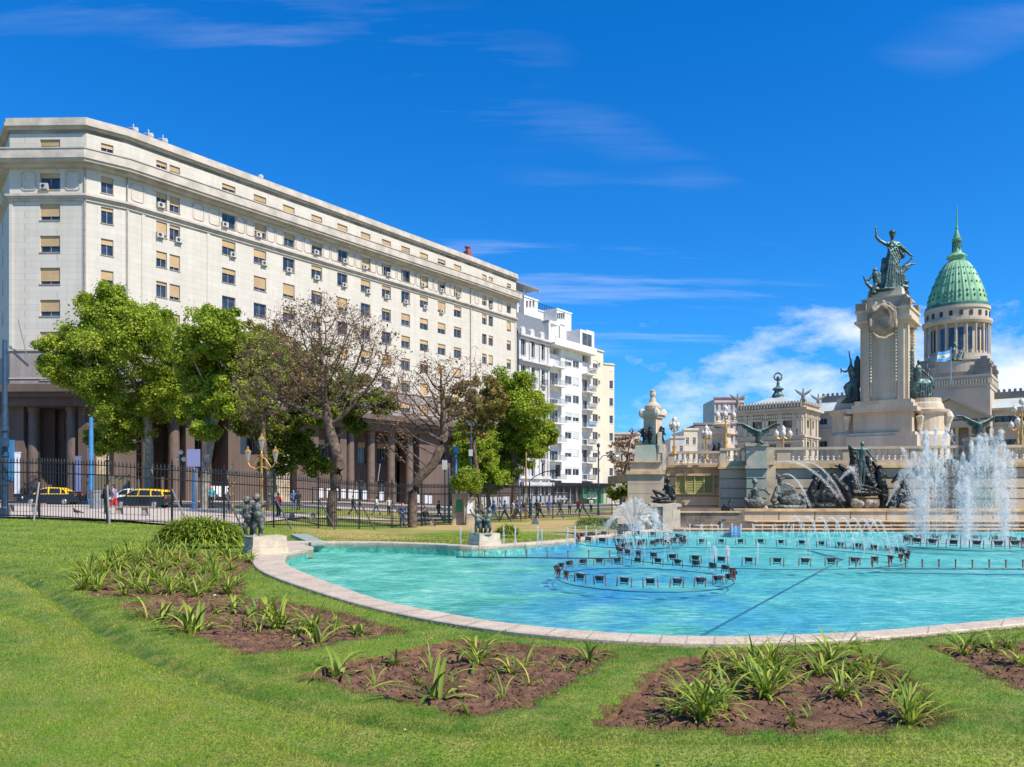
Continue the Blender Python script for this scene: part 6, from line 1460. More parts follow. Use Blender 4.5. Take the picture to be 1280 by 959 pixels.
def leaves(name, centers, radii, n, size, mat, flat=.75):
    c = np.array(centers); rr = np.array(radii); k = rng.integers(0, len(c), n); v = rng.normal(0, 1, (n, 3)); v /= np.linalg.norm(v, axis=1)[:, None]
    p = c[k]+v*(rr[k]*rng.uniform(.25, 1.0, n)**.5)[:, None]*np.array([1, 1, flat]); out_ = 1+(rng.uniform(0, 1, n) < .16)*rng.uniform(.1, .9, n); p = c[k]+(p-c[k])*out_[:, None]; nrm = v*.7+rng.normal(0, .6, (n, 3))+np.array([0, 0, .35]); nrm /= np.linalg.norm(nrm, axis=1)[:, None]
    t = np.cross(nrm, rng.normal(0, 1, (n, 3))); t /= np.linalg.norm(t, axis=1)[:, None]; b = np.cross(nrm, t); s = size*rng.uniform(.55, 1.3, n)[:, None]
    fold = nrm*s*.25
    q = np.stack([p-t*s, p-b*s*.62+fold, p+t*s, p+b*s*.62+fold], 1).reshape(-1, 3)
    clump = rng.uniform(0, 1, len(c))[k]; rnd = np.clip(clump*.45+rng.uniform(0, 1, n)*.55, 0, 1)
    return npmesh(name, q, np.arange(4*n).reshape(n, 4), mat, rnd)
def green_tree(label, base_px, d, trunk_px, clumps, n, size, leafmat, bark='barkl', rb=.35, depth=1.0, per=26, sub=.30, dl=0, group='leafy trees along the fence', name='leafy_tree'):
    g = onground(base_px, d); k = d/F; tr = [Vector((0, 0, -.3))]
    for px, py in trunk_px: p = P(px, py, d); tr.append(Vector((p.x-g.x, rng.normal(0, .1), p.z-g.z)))
    trunk = []
    for a, b in zip(tr[:-1], tr[1:]):
        m_ = max(1, int((b-a).length/.6)); trunk += [a.lerp(b, i/m_) for i in range(m_)]
    trunk.append(tr[-1])
    cen = []; rad = []
    for px, py, rp in clumps:
        p = P(px, py, d); R_ = rp*k
        off = rng.normal(0, .35, 1)[0]*R_*depth*1.6
        for j in range(per):
            v = rng.normal(0, 1, 3); v /= np.linalg.norm(v); rr_ = R_*rng.uniform(.35, 1.0)
            cen.append((p.x-g.x+v[0]*rr_*1.06, off+v[1]*rr_*depth, p.z-g.z+v[2]*rr_)); rad.append(max(.45, R_*sub*rng.uniform(.4, 1.2)))
    P_, par = colonize(cen, trunk, .55, .8, 14.0, 50); r, ch = limbs(P_, par, .02, rb, len(trunk))
    t = thing(name, label, 'tree', g, group); link('trunk', limb_mesh('trunk', P_, par, r, ch, M[bark]), t)
    link('crown', leaves('crown', cen, rad, n, size, M[leafmat]), t); return t
def bare_tree(label, base_px, d, trunk_px, env, natt, rb, leafn=0, leafmat='leafb', group='half bare trees along the fence', kill=.42, leafs=.09):
    g = onground(base_px, d); k = d/F; tr = [Vector((0, 0, -.3))]
    for px, py in trunk_px: p = P(px, py, d); tr.append(Vector((p.x-g.x, rng.normal(0, .15), p.z-g.z)))
    trunk = []
    for a, b in zip(tr[:-1], tr[1:]):
        m_ = max(1, int((b-a).length/.45)); trunk += [a.lerp(b, i/m_) for i in range(m_)]
    trunk.append(tr[-1]); att = []
    tot = sum(e[2]*e[3] for e in env)
    for px, py, rx, ry in env:
        p = P(px, py, d); n = int(natt*rx*ry/tot); v = rng.normal(0, 1, (n, 3)); v /= np.linalg.norm(v, axis=1)[:, None]; rr_ = rng.uniform(.12, 1, n)**.45
        att += [(p.x-g.x+a[0]*rx*k*q, a[1]*rx*k*.8*q, p.z-g.z+a[2]*ry*k*q) for a, q in zip(v, rr_)]
    P_, par = colonize(att, trunk, .34, kill, 9.0, 75); r, ch = limbs(P_, par, .014, rb, len(trunk), 2.1)
    print('bare', len(P_))
    t = thing('bare_tree', label, 'tree', g, group); link('trunk', limb_mesh('trunk', P_, par, r, ch, M['bark'], 8), t)
    # fine twigs with seed pods at the tips
    tips = [i for i in range(len(P_)) if not ch[i]]; m = MB()
    tw = []
    for i in tips:
        for _ in range(3):
            v = rng.normal(0, 1, 3); v = v/np.linalg.norm(v)+(P_[i]-P_[par[i]])*1.5; v /= np.linalg.norm(v); e = P_[i]+v*rng.uniform(.3, .8); mid = (P_[i]+e)/2+rng.normal(0, .04, 3); m.tube([tuple(P_[i]), tuple(mid), tuple(e)], [.013, .01, .006], 3, caps=False); tw.append(e)
    link('twigs', m.mesh('twigs', M['twig']), t)
    if leafn: tw = np.array(tw); link('crown', leaves('crown', tw, np.full(len(tw), .3), leafn, leafs, M[leafmat]), t)
    return t
green_tree('big light-green plane tree at the left with low hanging branches', 186, 70, [(186, 600), (187, 560), (182, 520), (170, 480)], [(96, 425, 38), (72, 440, 26), (135, 398, 34), (168, 440, 46), (118, 455, 42), (205, 425, 38), (150, 500, 38), (145, 545, 26), (125, 550, 17), (185, 495, 38), (88, 465, 24), (148, 376, 20), (215, 460, 36), (160, 530, 28), (190, 402, 26), (215, 490, 30), (225, 505, 22), (120, 420, 36), (165, 400, 26), (130, 485, 26), (60, 455, 12)], 150000, .115, 'leaf', per=30, sub=.36)
green_tree('forked plane tree with pale trunk behind the lilac signpost', 255, 62, [(256, 625), (256, 600), (258, 580)], [(250, 425, 36), (285, 420, 34), (315, 432, 32), (262, 465, 36), (300, 470, 36), (330, 460, 28), (240, 470, 30), (278, 402, 22), (250, 505, 22), (295, 508, 24), (258, 540, 13), (325, 490, 24), (232, 440, 26), (275, 490, 26)], 110000, .11, 'leaf', per=28, sub=.36)
green_tree('dark green tree low behind the bare tree', 345, 74, [(342, 610), (338, 580)], [(325, 510, 34), (300, 530, 24), (350, 530, 28), (345, 575, 24), (372, 560, 24), (388, 575, 24), (385, 500, 30), (420, 480, 28), (450, 495, 26), (405, 520, 26), (390, 455, 26), (445, 530, 14), (480, 505, 16), (360, 480, 24)], 60000, .14, 'leafd', per=26, sub=.36)
green_tree('bright round-crowned tree near the mansard house', 642, 78, [(642, 630), (645, 590), (640, 560)], [(640, 495, 32), (612, 505, 28), (660, 525, 32), (678, 540, 20), (640, 540, 32), (606, 550, 26), (628, 484, 24), (655, 560, 24), (590, 560, 20), (600, 585, 18), (672, 555, 18), (650, 480, 14), (634, 590, 16), (595, 525, 22), (664, 500, 18), (622, 565, 22)], 130000, .125, 'leaf2', 'bark', per=28, sub=.36)
green_tree('second leafy tree with pale trunk behind the distant putti statue', 612, 70, [(611, 630), (608, 600), (606, 575)], [(606, 570, 24), (590, 590, 16), (620, 600, 16), (605, 605, 16), (580, 570, 18)], 16000, .13, 'leaf', per=24, rb=.22)
green_tree('little bright sapling beside the blue post', 583, 61, [(583, 635), (584, 615)], [(583, 596, 12), (575, 605, 9), (592, 606, 9)], 4200, .09, 'leaf2', per=18, rb=.06)
bare_tree('large half bare tree with dark twisted trunk at the fence', 416, 53, [(415, 640), (416, 615), (426, 585), (420, 560), (412, 538), (408, 520)], [(400, 445, 92, 68), (350, 470, 62, 50), (455, 450, 50, 60), (400, 408, 66, 36), (330, 505, 40, 36), (475, 485, 36, 34)], 4600, .34, 4500, kill=.42)
bare_tree('leaning half bare tree with forked trunk beside the entrance', 516, 57, [(515, 640), (516, 616), (524, 597), (542, 580), (551, 560), (556, 540)], [(525, 500, 46, 46), (565, 490, 42, 38), (500, 540, 30, 34), (590, 470, 24, 24), (545, 470, 36, 26)], 2200, .34, 1300, kill=.42)
bare_tree('sparse olive-brown tree in front of the bright round tree', 598, 66, [(600, 640), (598, 600), (592, 560)], [(590, 515, 30, 36), (610, 500, 22, 24)], 600, .17, 9000, 'leafo', kill=.5, leafs=.12)
bare_tree('sparse tree turning brown beside the green plane trees', 335, 66, [(334, 640), (335, 600), (330, 560), (328, 530)], [(335, 455, 42, 46), (365, 470, 30, 34), (310, 430, 24, 24)], 900, .2, 15000, 'leafo', kill=.5, leafs=.11)
bare_tree('slender tree with a bare brown crown between corner block and monument', 783, 92, [(782, 630), (779, 600), (783, 580)], [(780, 572, 20, 30), (790, 560, 14, 22)], 500, .2, 1200, 'leafb', kill=.6, leafs=.16)
green_tree('dark shrub-like tree at the foot of the monument balustrade', 776, 80, [(776, 620)], [(772, 618, 10), (784, 612, 9)], 1500, .2, 'leafd', per=12, rb=.15)
# ================================================================ MONUMENT
mon = thing('monument', 'tall stone monument column on a balustraded terrace with cascade steps', 'monument', (27, 58, 0))
TA = -.209  # the terrace front is turned 12 degrees
# terrace front line passes through (px 1100, d 43.5)
tc0 = P(1100, 615, 43.5); TU = Vector((cos(TA), sin(TA)))
def tpt(px):  k = (px-640)/F; o = Vector((tc0.x, tc0.y)); return o+TU*((k*o.y-o.x)/(TU.x-k*TU.y))
L0, L1_, L2_, L3 = tpt(838), tpt(900), tpt(1200), tpt(1420)
# recessed bay between the pylon and the eagle block
rec = Vector((.25, .97)).normalized()*1.6
fr0 = Fac((L0+rec), (L1_+rec)); fr1 = Fac(L1_, L3)
def courses(mb, f, a0, a1, z0, z1, n, o0=-3.0, groove=.11, out=0.0):
    h = (z1-z0)/n
    for i in range(n): fbox(mb, f, a0, a1, z0+h*i+.03, z0+h*(i+1)-.045, o0, out)
    fbox(mb, f, a0+.01, a1-.01, z0, z1, o0+.1, out-groove)
zz = lambda py, d=43.5: CAMH-(py-HY)/F*d
Z0, ZC, ZB0, ZB1 = -.3, zz(585), zz(577), zz(558)
m = MB(); courses(m, fr1, 0, fr1.L, Z0, ZC, 6); build(m, 'terrace_wall', M['mstone'], mon)
m = MB(); courses(m, fr0, -.2, fr0.L+.4, Z0, zz(593.2), 3+2); 
# opening for the louvres is masked by the panel standing proud
build(m, 'terrace_wall', M['mstone'], mon)
m = MB(); fbox(m, fr1, -.1, fr1.L, ZC, ZC+.14, -3, .22); fbox(m, fr1, -.05, fr1.L, ZC+.142, ZC+.26, -3, .12); build(m, 'cornice', M['rust'], mon)
m = MB(); zr = zz(593.2); fbox(m, fr0, -.3, fr0.L+.6, zr, zr+.13, -3, .2); fbox(m, fr0, -.3, fr0.L+.6, zr+.5, zr+.62, -3, .2); fbox(m, fr0, -.3, fr0.L+.6, zr+.132, zr+.498, -3, .02); build(m, 'cornice', M['rust'], mon)
m = MB(); fbox(m, fr1, -.0, fr1.L, ZC+.262, ZB0, -3, .0); build(m, 'parapet_base', M['mstone'], mon)
def balustrade(f, a0, a1, z0, z1, o, name='balustrade', pitch=.30, piers=3.4):
    b = MB(); fbox(b, f, a0, a1, z0, z0+.1, o-.3, o+.02); fbox(b, f, a0, a1, z1-.14, z1, o-.34, o+.06)
    n = max(1, round((a1-a0)/piers))
    for k in range(n+1):
        x = a0+(a1-a0)*k/n; fbox(b, f, max(a0, x-.35), min(a1, x+.35), z0+.1, z1-.14, o-.28, o)
    br = build(b, 'balustrade', M['mstone'], mon)
    for k in range(n):
        x0, x1 = a0+(a1-a0)*k/n+.35, a0+(a1-a0)*(k+1)/n-.35; q = int((x1-x0)/pitch); h = z1-z0-.24; bb = MB()
        for j in range(q):
            p = f.pt(x0+(x1-x0)*(j+.5)/q, 0, o-.14); zb = z0+.1; bb.lathe(p[0], p[1], [(.075, zb), (.075, zb+.06), (.05, zb+.1), (.10, zb+h*.32), (.045, zb+h*.62), (.075, zb+h*.9), (.08, zb+h)], 7)
        build(bb, 'baluster_row', M['bal'], br)
balustrade(fr1, 0, fr1.L, ZB0, ZB1, -.05)
balustrade(fr0, -.2, fr0.L+.3, zr+.64, zr+1.45, -.05, piers=2.8)
# yellow-green louvred shutters
a0, a1 = fr0.px(845), fr0.px(892); z0, z1 = zz(616.5, 46), zz(594.5, 46)
m = MB(); t_ = .07
for k in range(5): x = a0+(a1-a0)*k/4; fbox(m, fr0, x-t_/2, x+t_/2, z0, z1, -.1, .12)
fbox(m, fr0, a0-.04, a1+.04, z0-.06, z0, -.1, .13); fbox(m, fr0, a0-.04, a1+.04, z1, z1+.06, -.1, .13); lv = build(m, 'louvre_frame', M['vent'], mon)
for k in range(4):
    m = MB(); x0, x1 = a0+(a1-a0)*k/4+.03, a0+(a1-a0)*(k+1)/4-.03; n = 11
    for j in range(n): z = z0+(z1-z0)*(j+.5)/n; m.add([fr0.pt(x0, z-.045, .10), fr0.pt(x1, z-.045, .10), fr0.pt(x1, z+.045, .02), fr0.pt(x0, z+.045, .02)], [(0, 1, 2, 3)])
    fbox(m, fr0, x0, x1, z0, z1, -.05, .015); build(m, 'louvre', M['vent'], lv)
# eagle blocks
def eblock(px0, px1, ptop, d, name='eagle_pedestal'):
    m = MB(); a0, a1 = fr1.px(px0), fr1.px(px1); zt = zz(ptop, d); courses(m, fr1, a0, a1, Z0, ZC-.02, 6, -.5, .11, .75); fbox(m, fr1, a0-.08, a1+.08, ZC-.018, ZC+.2, -.5, .92); fbox(m, fr1, a0, a1, ZC+.202, zt-.18, -.5, .7); fbox(m, fr1, a0-.07, a1+.07, zt-.178, zt, -.5, .8)
    build(m, 'eagle_pedestal', M['stain'], mon)
    m = MB(); fbox(m, fr1, a1-.0, a1+.5, Z0, ZC, -.5, .4); fbox(m, fr1, a1, a1+.42, ZC+.2, ZB1, -.5, .34); build(m, 'pilaster', M['mtrim'], mon)
    return fr1.pt((a0+a1)/2, zt, .35)
e1 = eblock(932, 957, 555.5, 45.5); e2 = eblock(1208, 1238, 545, 41)
# terrace floor and cascade
m = MB(); p = [L1_, L3, L3+Vector((10, 30)), L1_+Vector((4, 30)), L0+Vector((0, 25)), L0+rec, L1_+rec]; m.prism([(q.x, q.y) for q in (L1_+Vector((.1, .5)), L3+Vector((0, .5)), L3+Vector((10, 30)), L0+Vector((0, 30)), L0+rec+Vector((.1, .4)), L1_+rec+Vector((.1, .4)))], ZC-.5, ZC+.15); build(m, 'terrace_floor', M['mtrim'], mon)
# basin wall and steps: gently curved front
def arc_front(y0, xs, bow=.9): return [(x, y0+bow*((x-20)/16)**2*.5) for x in xs]
XS = list(np.linspace(9.6, 40, 24))
def slab(name, y0, z0, z1, mat, x0=None, yb=43, bow=.9, lip=0):
    xs = list(np.linspace(x0 if x0 else 9.6, 40, 24)); f_ = arc_front(y0, xs, bow); m = MB(); m.prism(f_+[(40, yb), (xs[0], yb)], z0, z1)
    if lip: g_ = arc_front(y0-.09, xs, bow); m2 = MB(); m2.prism(g_+[(40, max(yb-3, y0+1.2)), (xs[0], max(yb-3, y0+1.2))], z1+.002, z1+lip); build(m2, 'coping', M['rust'], mon)
    return build(m, name, M[mat], mon)
slab('basin_wall', 39.3, -.4, zz(639.5, 39.3), 'mstone', 10.6, lip=.12)
m = MB()
for k in range(16): x = 11.4+k*1.75; y = 39.3+.9*((x-20)/16)**2*.5; m.zbox(x, y+.06, zz(651, 38.6), zz(640, 39.3), .035, .16)
build(m, 'wall_joint', M['step'], mon)
for y0_, py__, x0_ in ((38.5, 651.5, 9.2), (37.75, 656.5, 8.6), (37.0, 661.2, 7.6), (36.25, 665.8, 6.9)): slab('step', y0_, -.6, zz(py__, y0_)-.05, 'step', x0_, lip=.05)
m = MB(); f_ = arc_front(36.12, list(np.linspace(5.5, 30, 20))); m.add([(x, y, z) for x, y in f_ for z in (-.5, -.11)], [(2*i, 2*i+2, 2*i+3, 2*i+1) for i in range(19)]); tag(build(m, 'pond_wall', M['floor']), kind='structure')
# left cascade steps with tan copings
m = MB(); m.prism([(7.2, 38.2), (11.0, 38.2), (11.0, 41.5), (7.2, 41.5)], -.4, zz(641, 38.2)); m.prism([(8.0, 39.2), (11.4, 39.2), (11.4, 42.5), (8.0, 42.5)], -.4, zz(637, 39.2)); build(m, 'side_basin', M['step'], mon)
m = MB(); m.prism([(7.15, 38.12), (10.9, 38.12), (10.9, 38.5), (7.15, 38.5)], zz(641, 38.2), zz(639, 38.2)); build(m, 'coping', M['rust'], mon)
m = MB(); m.prism([(9.9, 37.7), (11.4, 37.7), (11.4, 39), (9.9, 39)], -.3, zz(652, 37.7)); m.prism([(10.1, 38.0), (10.75, 38.0), (10.75, 38.8), (10.1, 38.8)], zz(652, 37.7), zz(649, 37.7)); build(m, 'plinth', M['step'], mon)
x_, y_ = g0(891, 660, -.1); m = MB(); m.zbox(x_, 36.0, WZ-.3, WZ+.2, .42, .35); o = build(m, 'blue_box', M['skyblue']); tag(o, 'small bright blue box at the foot of the cascade steps', 'box')
# ---------------------------------------------------------------- rotated square parts of the column
CP = P(1110, 615, 58.0); cxm, cym = CP.x, CP.y
ROTC = FC.ang
def sq(m, s, z0, z1, taper=1, dx=0, s2=None):
    s = s*.94; m.zbox(cxm+dx*sin(ROTC)*0+dx*cos(ROTC+0), cym+dx*sin(ROTC), z0, z1, s, s2 or s, ROTC, taper)
z5 = lambda py: zz(py, 58.0)
m = MB(); sq(m, 4.9, ZC, z5(547)); sq(m, 4.6, z5(547), z5(543)); sq(m, 4.1, z5(543), z5(518)); sq(m, 4.9, z5(518), z5(513)); sq(m, 4.3, z5(513), z5(508)); sq(m, 3.95, z5(508), z5(503)); build(m, 'pedestal', M['cstone'], mon)
sd = Vector((sin(ROTC), -cos(ROTC))); fn = Vector((-cos(ROTC), -sin(ROTC)))
# wings carrying the seated groups: rounded blocks left and right of the column
for sg, pxc in ((1, 1155), (-1, 1066)):
    c = P(pxc, 615, 57.2 if sg > 0 else 59.5); sc_ = c.y/F; m = MB()
    Z = lambda py: CAMH-(py-HY)*sc_
    base_r = 1.42
    m.lathe(c.x, c.y, [(base_r+.22, ZC), (base_r+.22, Z(545)), (base_r+.0, Z(541)), (base_r+.0, Z(520)), (base_r+.22, Z(517)), (base_r+.25, Z(514)), (base_r-.1, Z(512)), (base_r-.2, Z(506)), (base_r-.3, Z(504)), (base_r-.32, Z(499)), (.2, Z(498.5))], 28); build(m, 'side_drum', M['cstone'], mon)
    m = MB()
    for a in (-.75, -2.2): 
        q = Vector((c.x+(base_r+.12)*cos(a), c.y+(base_r+.12)*sin(a))); m = MB(); m.tube([(q.x, q.y, Z(518)), (q.x+.12*cos(a), q.y+.12*sin(a), Z(523)), (q.x, q.y, Z(531)), (q.x-.05, q.y, Z(540))], [.26, .3, .2, .16], 8); build(m, 'scroll', M['bal'], mon)
# shaft
S0, S1 = z5(503), z5(411)
m = MB(); sq(m, 2.9, S0, S1, .97); build(m, 'shaft', M['cstone'], mon)
def face(m, n, w0, w1, z0, z1, o0, o1, k=1.363):
    w0 *= .94; w1 *= .94
    u = Vector((-n.y, n.x)); a = Vector((cxm, cym))+n*k
    vs = []
    for z in (z0, z1):
        for (x, o) in ((w0, o1), (w1, o1), (w1, o0), (w0, o0)): q = a+u*x+n*o; vs.append((q.x, q.y, z))
    m.add(vs, [(3, 2, 1, 0), (4, 5, 6, 7), (0, 1, 5, 4), (1, 2, 6, 5), (2, 3, 7, 6), (3, 0, 4, 7)])
m = MB()
for n in (sd, fn, -sd, -fn):
    for s in (-1, 1): 
        a, b = sorted((s*1.42, s*.98)); face(m, n, a, b, S0, S1, -.3, .22); a, b = sorted((s*.94, s*.82)); face(m, n, a, b, S0+.3, S1-.1, -.1, .16)
build(m, 'corner_pilaster', M['cstone'], mon)
m = MB()
for n in (sd, fn):
    for s in (-1, 1):
        z = S0+1.4
        while z < S1-.3: q = Vector((cxm, cym))+n*1.53+Vector((-n.y, n.x))*s*.83; m.ball((q.x, q.y, z), .10, 6, 4); z += .23
build(m, 'garland', M['bal'], mon)
m = MB(); sq(m, 3.5, S1, z5(407)); sq(m, 4.0, z5(407), z5(404)); sq(m, 3.7, z5(404), z5(394)); sq(m, 3.9, z5(394), z5(391)); build(m, 'capital', M['cstone'], mon)
m = MB(); sq(m, 3.0, z5(391), z5(378)); sq(m, 3.2, z5(378), z5(376)); sq(m, 2.5, z5(376), z5(364.5), .93); build(m, 'crown_block', M['cstone'], mon)
m = MB()
for s in (-1, 1):
    for n in (sd, fn, -sd, -fn):
        u = Vector((-n.y, n.x)); q = Vector((cxm, cym))+n*1.45+u*1.45*s; m.zbox(q.x, q.y, z5(391), z5(382), .7, .7, ROTC)
build(m, 'corner_block', M['cstone'], mon)
cr = Vector((cxm, cym))+fn*1.92; m = MB()
def oval(m, c, n, rx, rz, zc_, th, nn=26, o=0):
    u = Vector((-n.y, n.x)); vs = []
    for oo, kx in ((o, 1), (o+th*.6, .98), (o+th, .8)):
        for k in range(nn): a = 2*PI*k/nn; q = c+u*rx*kx*cos(a)+n*oo; vs.append((q.x, q.y, zc_+rz*kx*sin(a)))
    fs = [tuple(range(2*nn, 3*nn))]+[(j*nn+k, j*nn+(k+1) % nn, (j+1)*nn+(k+1) % nn, (j+1)*nn+k) for j in (0, 1) for k in range(nn)]; m.add(vs, fs)
oval(m, cr, fn, .98, 1.15, z5(403), .22); oval(m, cr, fn, .72, .88, z5(403), .12, o=.2); build(m, 'crest', M['rock'], mon)
pxfig('crest_carving', 55.5, (1104, 403), [('e', (1104, 383, 0), (7, 3, 4)), ('c', (1092, 388, 0), (1100, 382, 0), 2.5, 2), ('c', (1116, 388, 0), (1108, 382, 0), 2.5, 2), ('e', (1104, 378, 0), (3, 2, 3)), ('c', (1110, 379, 0), (1118, 385, 0), 1.6, 2), ('c', (1095, 379, 0), (1090, 385, 0), 1.6, 2), ('c', (1091, 417), (1098, 422), 1.5, 2), ('c', (1098, 422), (1106, 423), 2, 1.6), ('c', (1106, 423), (1116, 417), 2, 1.4), ('e', (1088, 404), (2.2, 1.5, 6)), ('e', (1120, 404), (2, 1.5, 6))], M['rock'], vox=.5, parent=mon, rough=.8)
# ---------------------------------------------------------------- bronze figures
B = []
B += [('e', (1115.5, 294), (3.2, 3.4, 4.4)), ('e', (1115.5, 291), (4.3, 4.2, 3.6)), ('e', (1115.5, 297, 0), (1.2, 4.4, 1.5)), ('c', (1115.5, 298), (1115.3, 303), 1.9, 2.2), ('c', (1109, 305.5), (1122.5, 305), 3, 3), ('c', (1115.5, 307), (1115, 318), 6.2, 5.2),
      ('e', (1112.4, 309, -4), (2.6, 2.4, 2.4)), ('e', (1118.4, 309, -4), (2.6, 2.4, 2.4)), ('c', (1107.5, 305.5), (1099.5, 300.8), 2.3, 1.9), ('c', (1099.5, 300.8), (1095.3, 296), 2, 1.6), ('c', (1095.3, 296), (1095, 288), 1.6, 1.1), ('e', (1095, 286.4), (1.3, .8, 1.7)), ('c', (1095, 286), (1095.6, 282.5), .7, .5), ('c', (1094.4, 286), (1093.6, 284), .6, .5),
      ('c', (1123, 305.5), (1129, 311), 2.6, 2.1), ('c', (1129, 311), (1136.5, 317.5), 2.1, 1.5), ('c', (1136.5, 317.5), (1139.5, 321, -2), 1.5, 1.2), ('e', (1138.5, 323.5, -2), (1.5, 1.2, 1.8)), ('c', (1138.5, 324, -2), (1130, 332), .8, .9),
      ('c', (1115, 317), (1113, 332), 6, 8.4), ('c', (1113, 332), (1111.5, 362), 8.2, 11.5), ('c', (1120, 325), (1126, 360), 4, 4.5), ('c', (1105, 325), (1102, 361), 3, 4)]
for k in range(7): x = 1103+k*3.6; B.append(('c', (1110+k*1.6, 318, -6.5), (x, 362, -10+abs(k-3)), .9, 1.5))
for k in range(4): B.append(('c', (1108+k*3.5, 312, -6), (1117+k*1.5, 332-k*2, -8), .9, 1.1))
B += [('c', (1121, 306, 3), (1129, 319, 3), 3.5, 4.0), ('c', (1110, 316, -6), (1123, 308, -4), 1.3, 1.2)]
B += [('e', (1094, 338.5), (3.1, 3, 3.6)), ('c', (1094, 343), (1096, 354), 4, 4.4), ('c', (1091, 344), (1086, 350), 1.7, 1.4), ('c', (1086, 350), (1080.5, 349.5), 1.4, 1.1), ('c', (1079.5, 346), (1083, 354), 1, 1.6), ('c', (1083, 354), (1090, 361), 1.9, 2.6), ('c', (1090, 361), (1098, 362), 3, 3.5), ('c', (1099, 343), (1101, 356), 2.5, 4), ('c', (1093, 357, -3), (1089, 366, -3), 2, 1.4)]
B += [('c', (1126, 344), (1131, 334), 3.6, 3.2), ('c', (1131, 334), (1138, 330.5), 3, 1.8), ('c', (1138, 330.5), (1146, 330), 1.5, .5), ('c', (1128, 345), (1127, 356), 4, 4), ('e', (1132, 353), (4.2, 4, 3)), ('c', (1121, 358, -4), (1132, 360, -3), 2.6, 2.6), ('c', (1132, 360), (1135, 367), 2.4, 1.8), ('c', (1135, 367), (1131.5, 372), 1.8, .8), ('c', (1129, 340), (1135, 334), 2, 2.5)]
B += [('c', (1092, 366), (1130, 366), 3, 3), ('e', (1110, 364), (17, 15, 3)), ('c', (1090, 364), (1088, 370), 2.5, 2)]
pxfig('bronze_statue', 57.5, (1111, 367), B, M['bronze'], 'robed bronze figure with raised arm crowning the tall column', vox=.45, sm=1, rough=.2)
BL = [('e', (1073, 447, 3), (2.5, 2.5, 3)), ('c', (1073.5, 452, 3), (1073, 480, 3), 4.4, 5.5), ('e', (1063.3, 458), (2.5, 2.5, 3)), ('c', (1063.5, 461), (1067, 476), 4, 4.6), ('c', (1064.5, 458), (1062.8, 449), 1.5, 1.1), ('c', (1062.8, 449), (1061.4, 441), 1.1, .7), ('c', (1061.4, 441), (1061.2, 438.5), .8, .6),
      ('c', (1061, 463), (1056, 465), 1.5, 1.2), ('c', (1056, 465), (1051.8, 463), 1.1, .9), ('c', (1051.2, 460.5), (1051.2, 466.5), .7, .7), ('c', (1067, 478), (1058.5, 484), 5, 4.2), ('c', (1058.5, 484), (1062, 498), 4, 3.8), ('c', (1068, 480), (1069, 498), 6.5, 6), ('c', (1058, 501), (1076, 501), 3.4, 3.4), ('c', (1053, 502.5), (1060, 501), 1.6, 2), ('c', (1062, 479, -4), (1059, 497, -4), 1.2, 1.6), ('c', (1066, 478, -5), (1066, 498, -5), 1.2, 1.6)]
pxfig('bronze_statue', 58.5, (1066, 504), BL, M['bronze'], 'seated bronze figure lifting one arm, on the left drum of the column', vox=.5, rough=.5)
BR = [('e', (1149, 453), (2.7, 2.8, 3.3)), ('c', (1149, 456), (1148.6, 460), 1.4, 2), ('c', (1148, 461), (1147, 475), 4.2, 4.6), ('c', (1151, 461), (1158, 468), 1.7, 1.4), ('c', (1158, 468), (1165.5, 473.5), 1.3, .9), ('c', (1147, 477), (1159, 479, -2), 4.6, 4), ('c', (1159, 479, -2), (1163, 493, -2), 3.6, 3.2), ('c', (1148, 481), (1146, 496), 6, 6.4), ('c', (1155, 482), (1156, 496), 4.6, 4.4), ('c', (1140.5, 440, 4), (1141.5, 494, 4), 3.4, 5), ('c', (1142.5, 431, 4), (1142, 442, 4), .8, 2.2), ('e', (1142.4, 437, 4), (2.2, 1, 1)), ('c', (1140, 499), (1168, 499), 2.4, 2.4), ('c', (1164, 474), (1166, 484), 2, 3)]
for k in range(5): BR.append(('c', (1149+k*2.5, 480, -6), (1147+k*3.4, 496, -6), 1, 1.5))
pxfig('bronze_statue', 56.8, (1150, 501.5), BR, M['bronze'], 'seated bronze figure beside a tall shield, on the right drum of the column', vox=.5, rough=.5)
# central group above the cascade
CG = [('e', (1078, 555), (2.7, 2.8, 3.4)), ('c', (1078, 558), (1078, 561), 1.4, 1.8), ('c', (1073.5, 562), (1082.5, 562), 2.1, 2.1), ('c', (1078, 563), (1077.5, 575), 4.3, 3.6), ('c', (1075.8, 577), (1075.5, 592), 2.6, 1.9), ('c', (1075.5, 592), (1076, 607), 1.8, 1.2), ('c', (1079.6, 577), (1080, 592), 2.6, 1.9), ('c', (1080, 592), (1079, 607), 1.8, 1.2), ('c', (1073, 562), (1066, 561), 1.6, 1.3), ('c', (1066, 561), (1061, 556), 1.3, 1), ('c', (1083, 562), (1089, 570), 1.7, 1.4), ('c', (1089, 570), (1095.5, 577), 1.3, .9), ('c', (1095, 577), (1098, 573), .6, .5)]
pxfig('bronze_statue', 42.3, (1078, 609), CG, M['bronze'], 'nude bronze youth standing with arms out at the centre of the cascade', vox=.45)
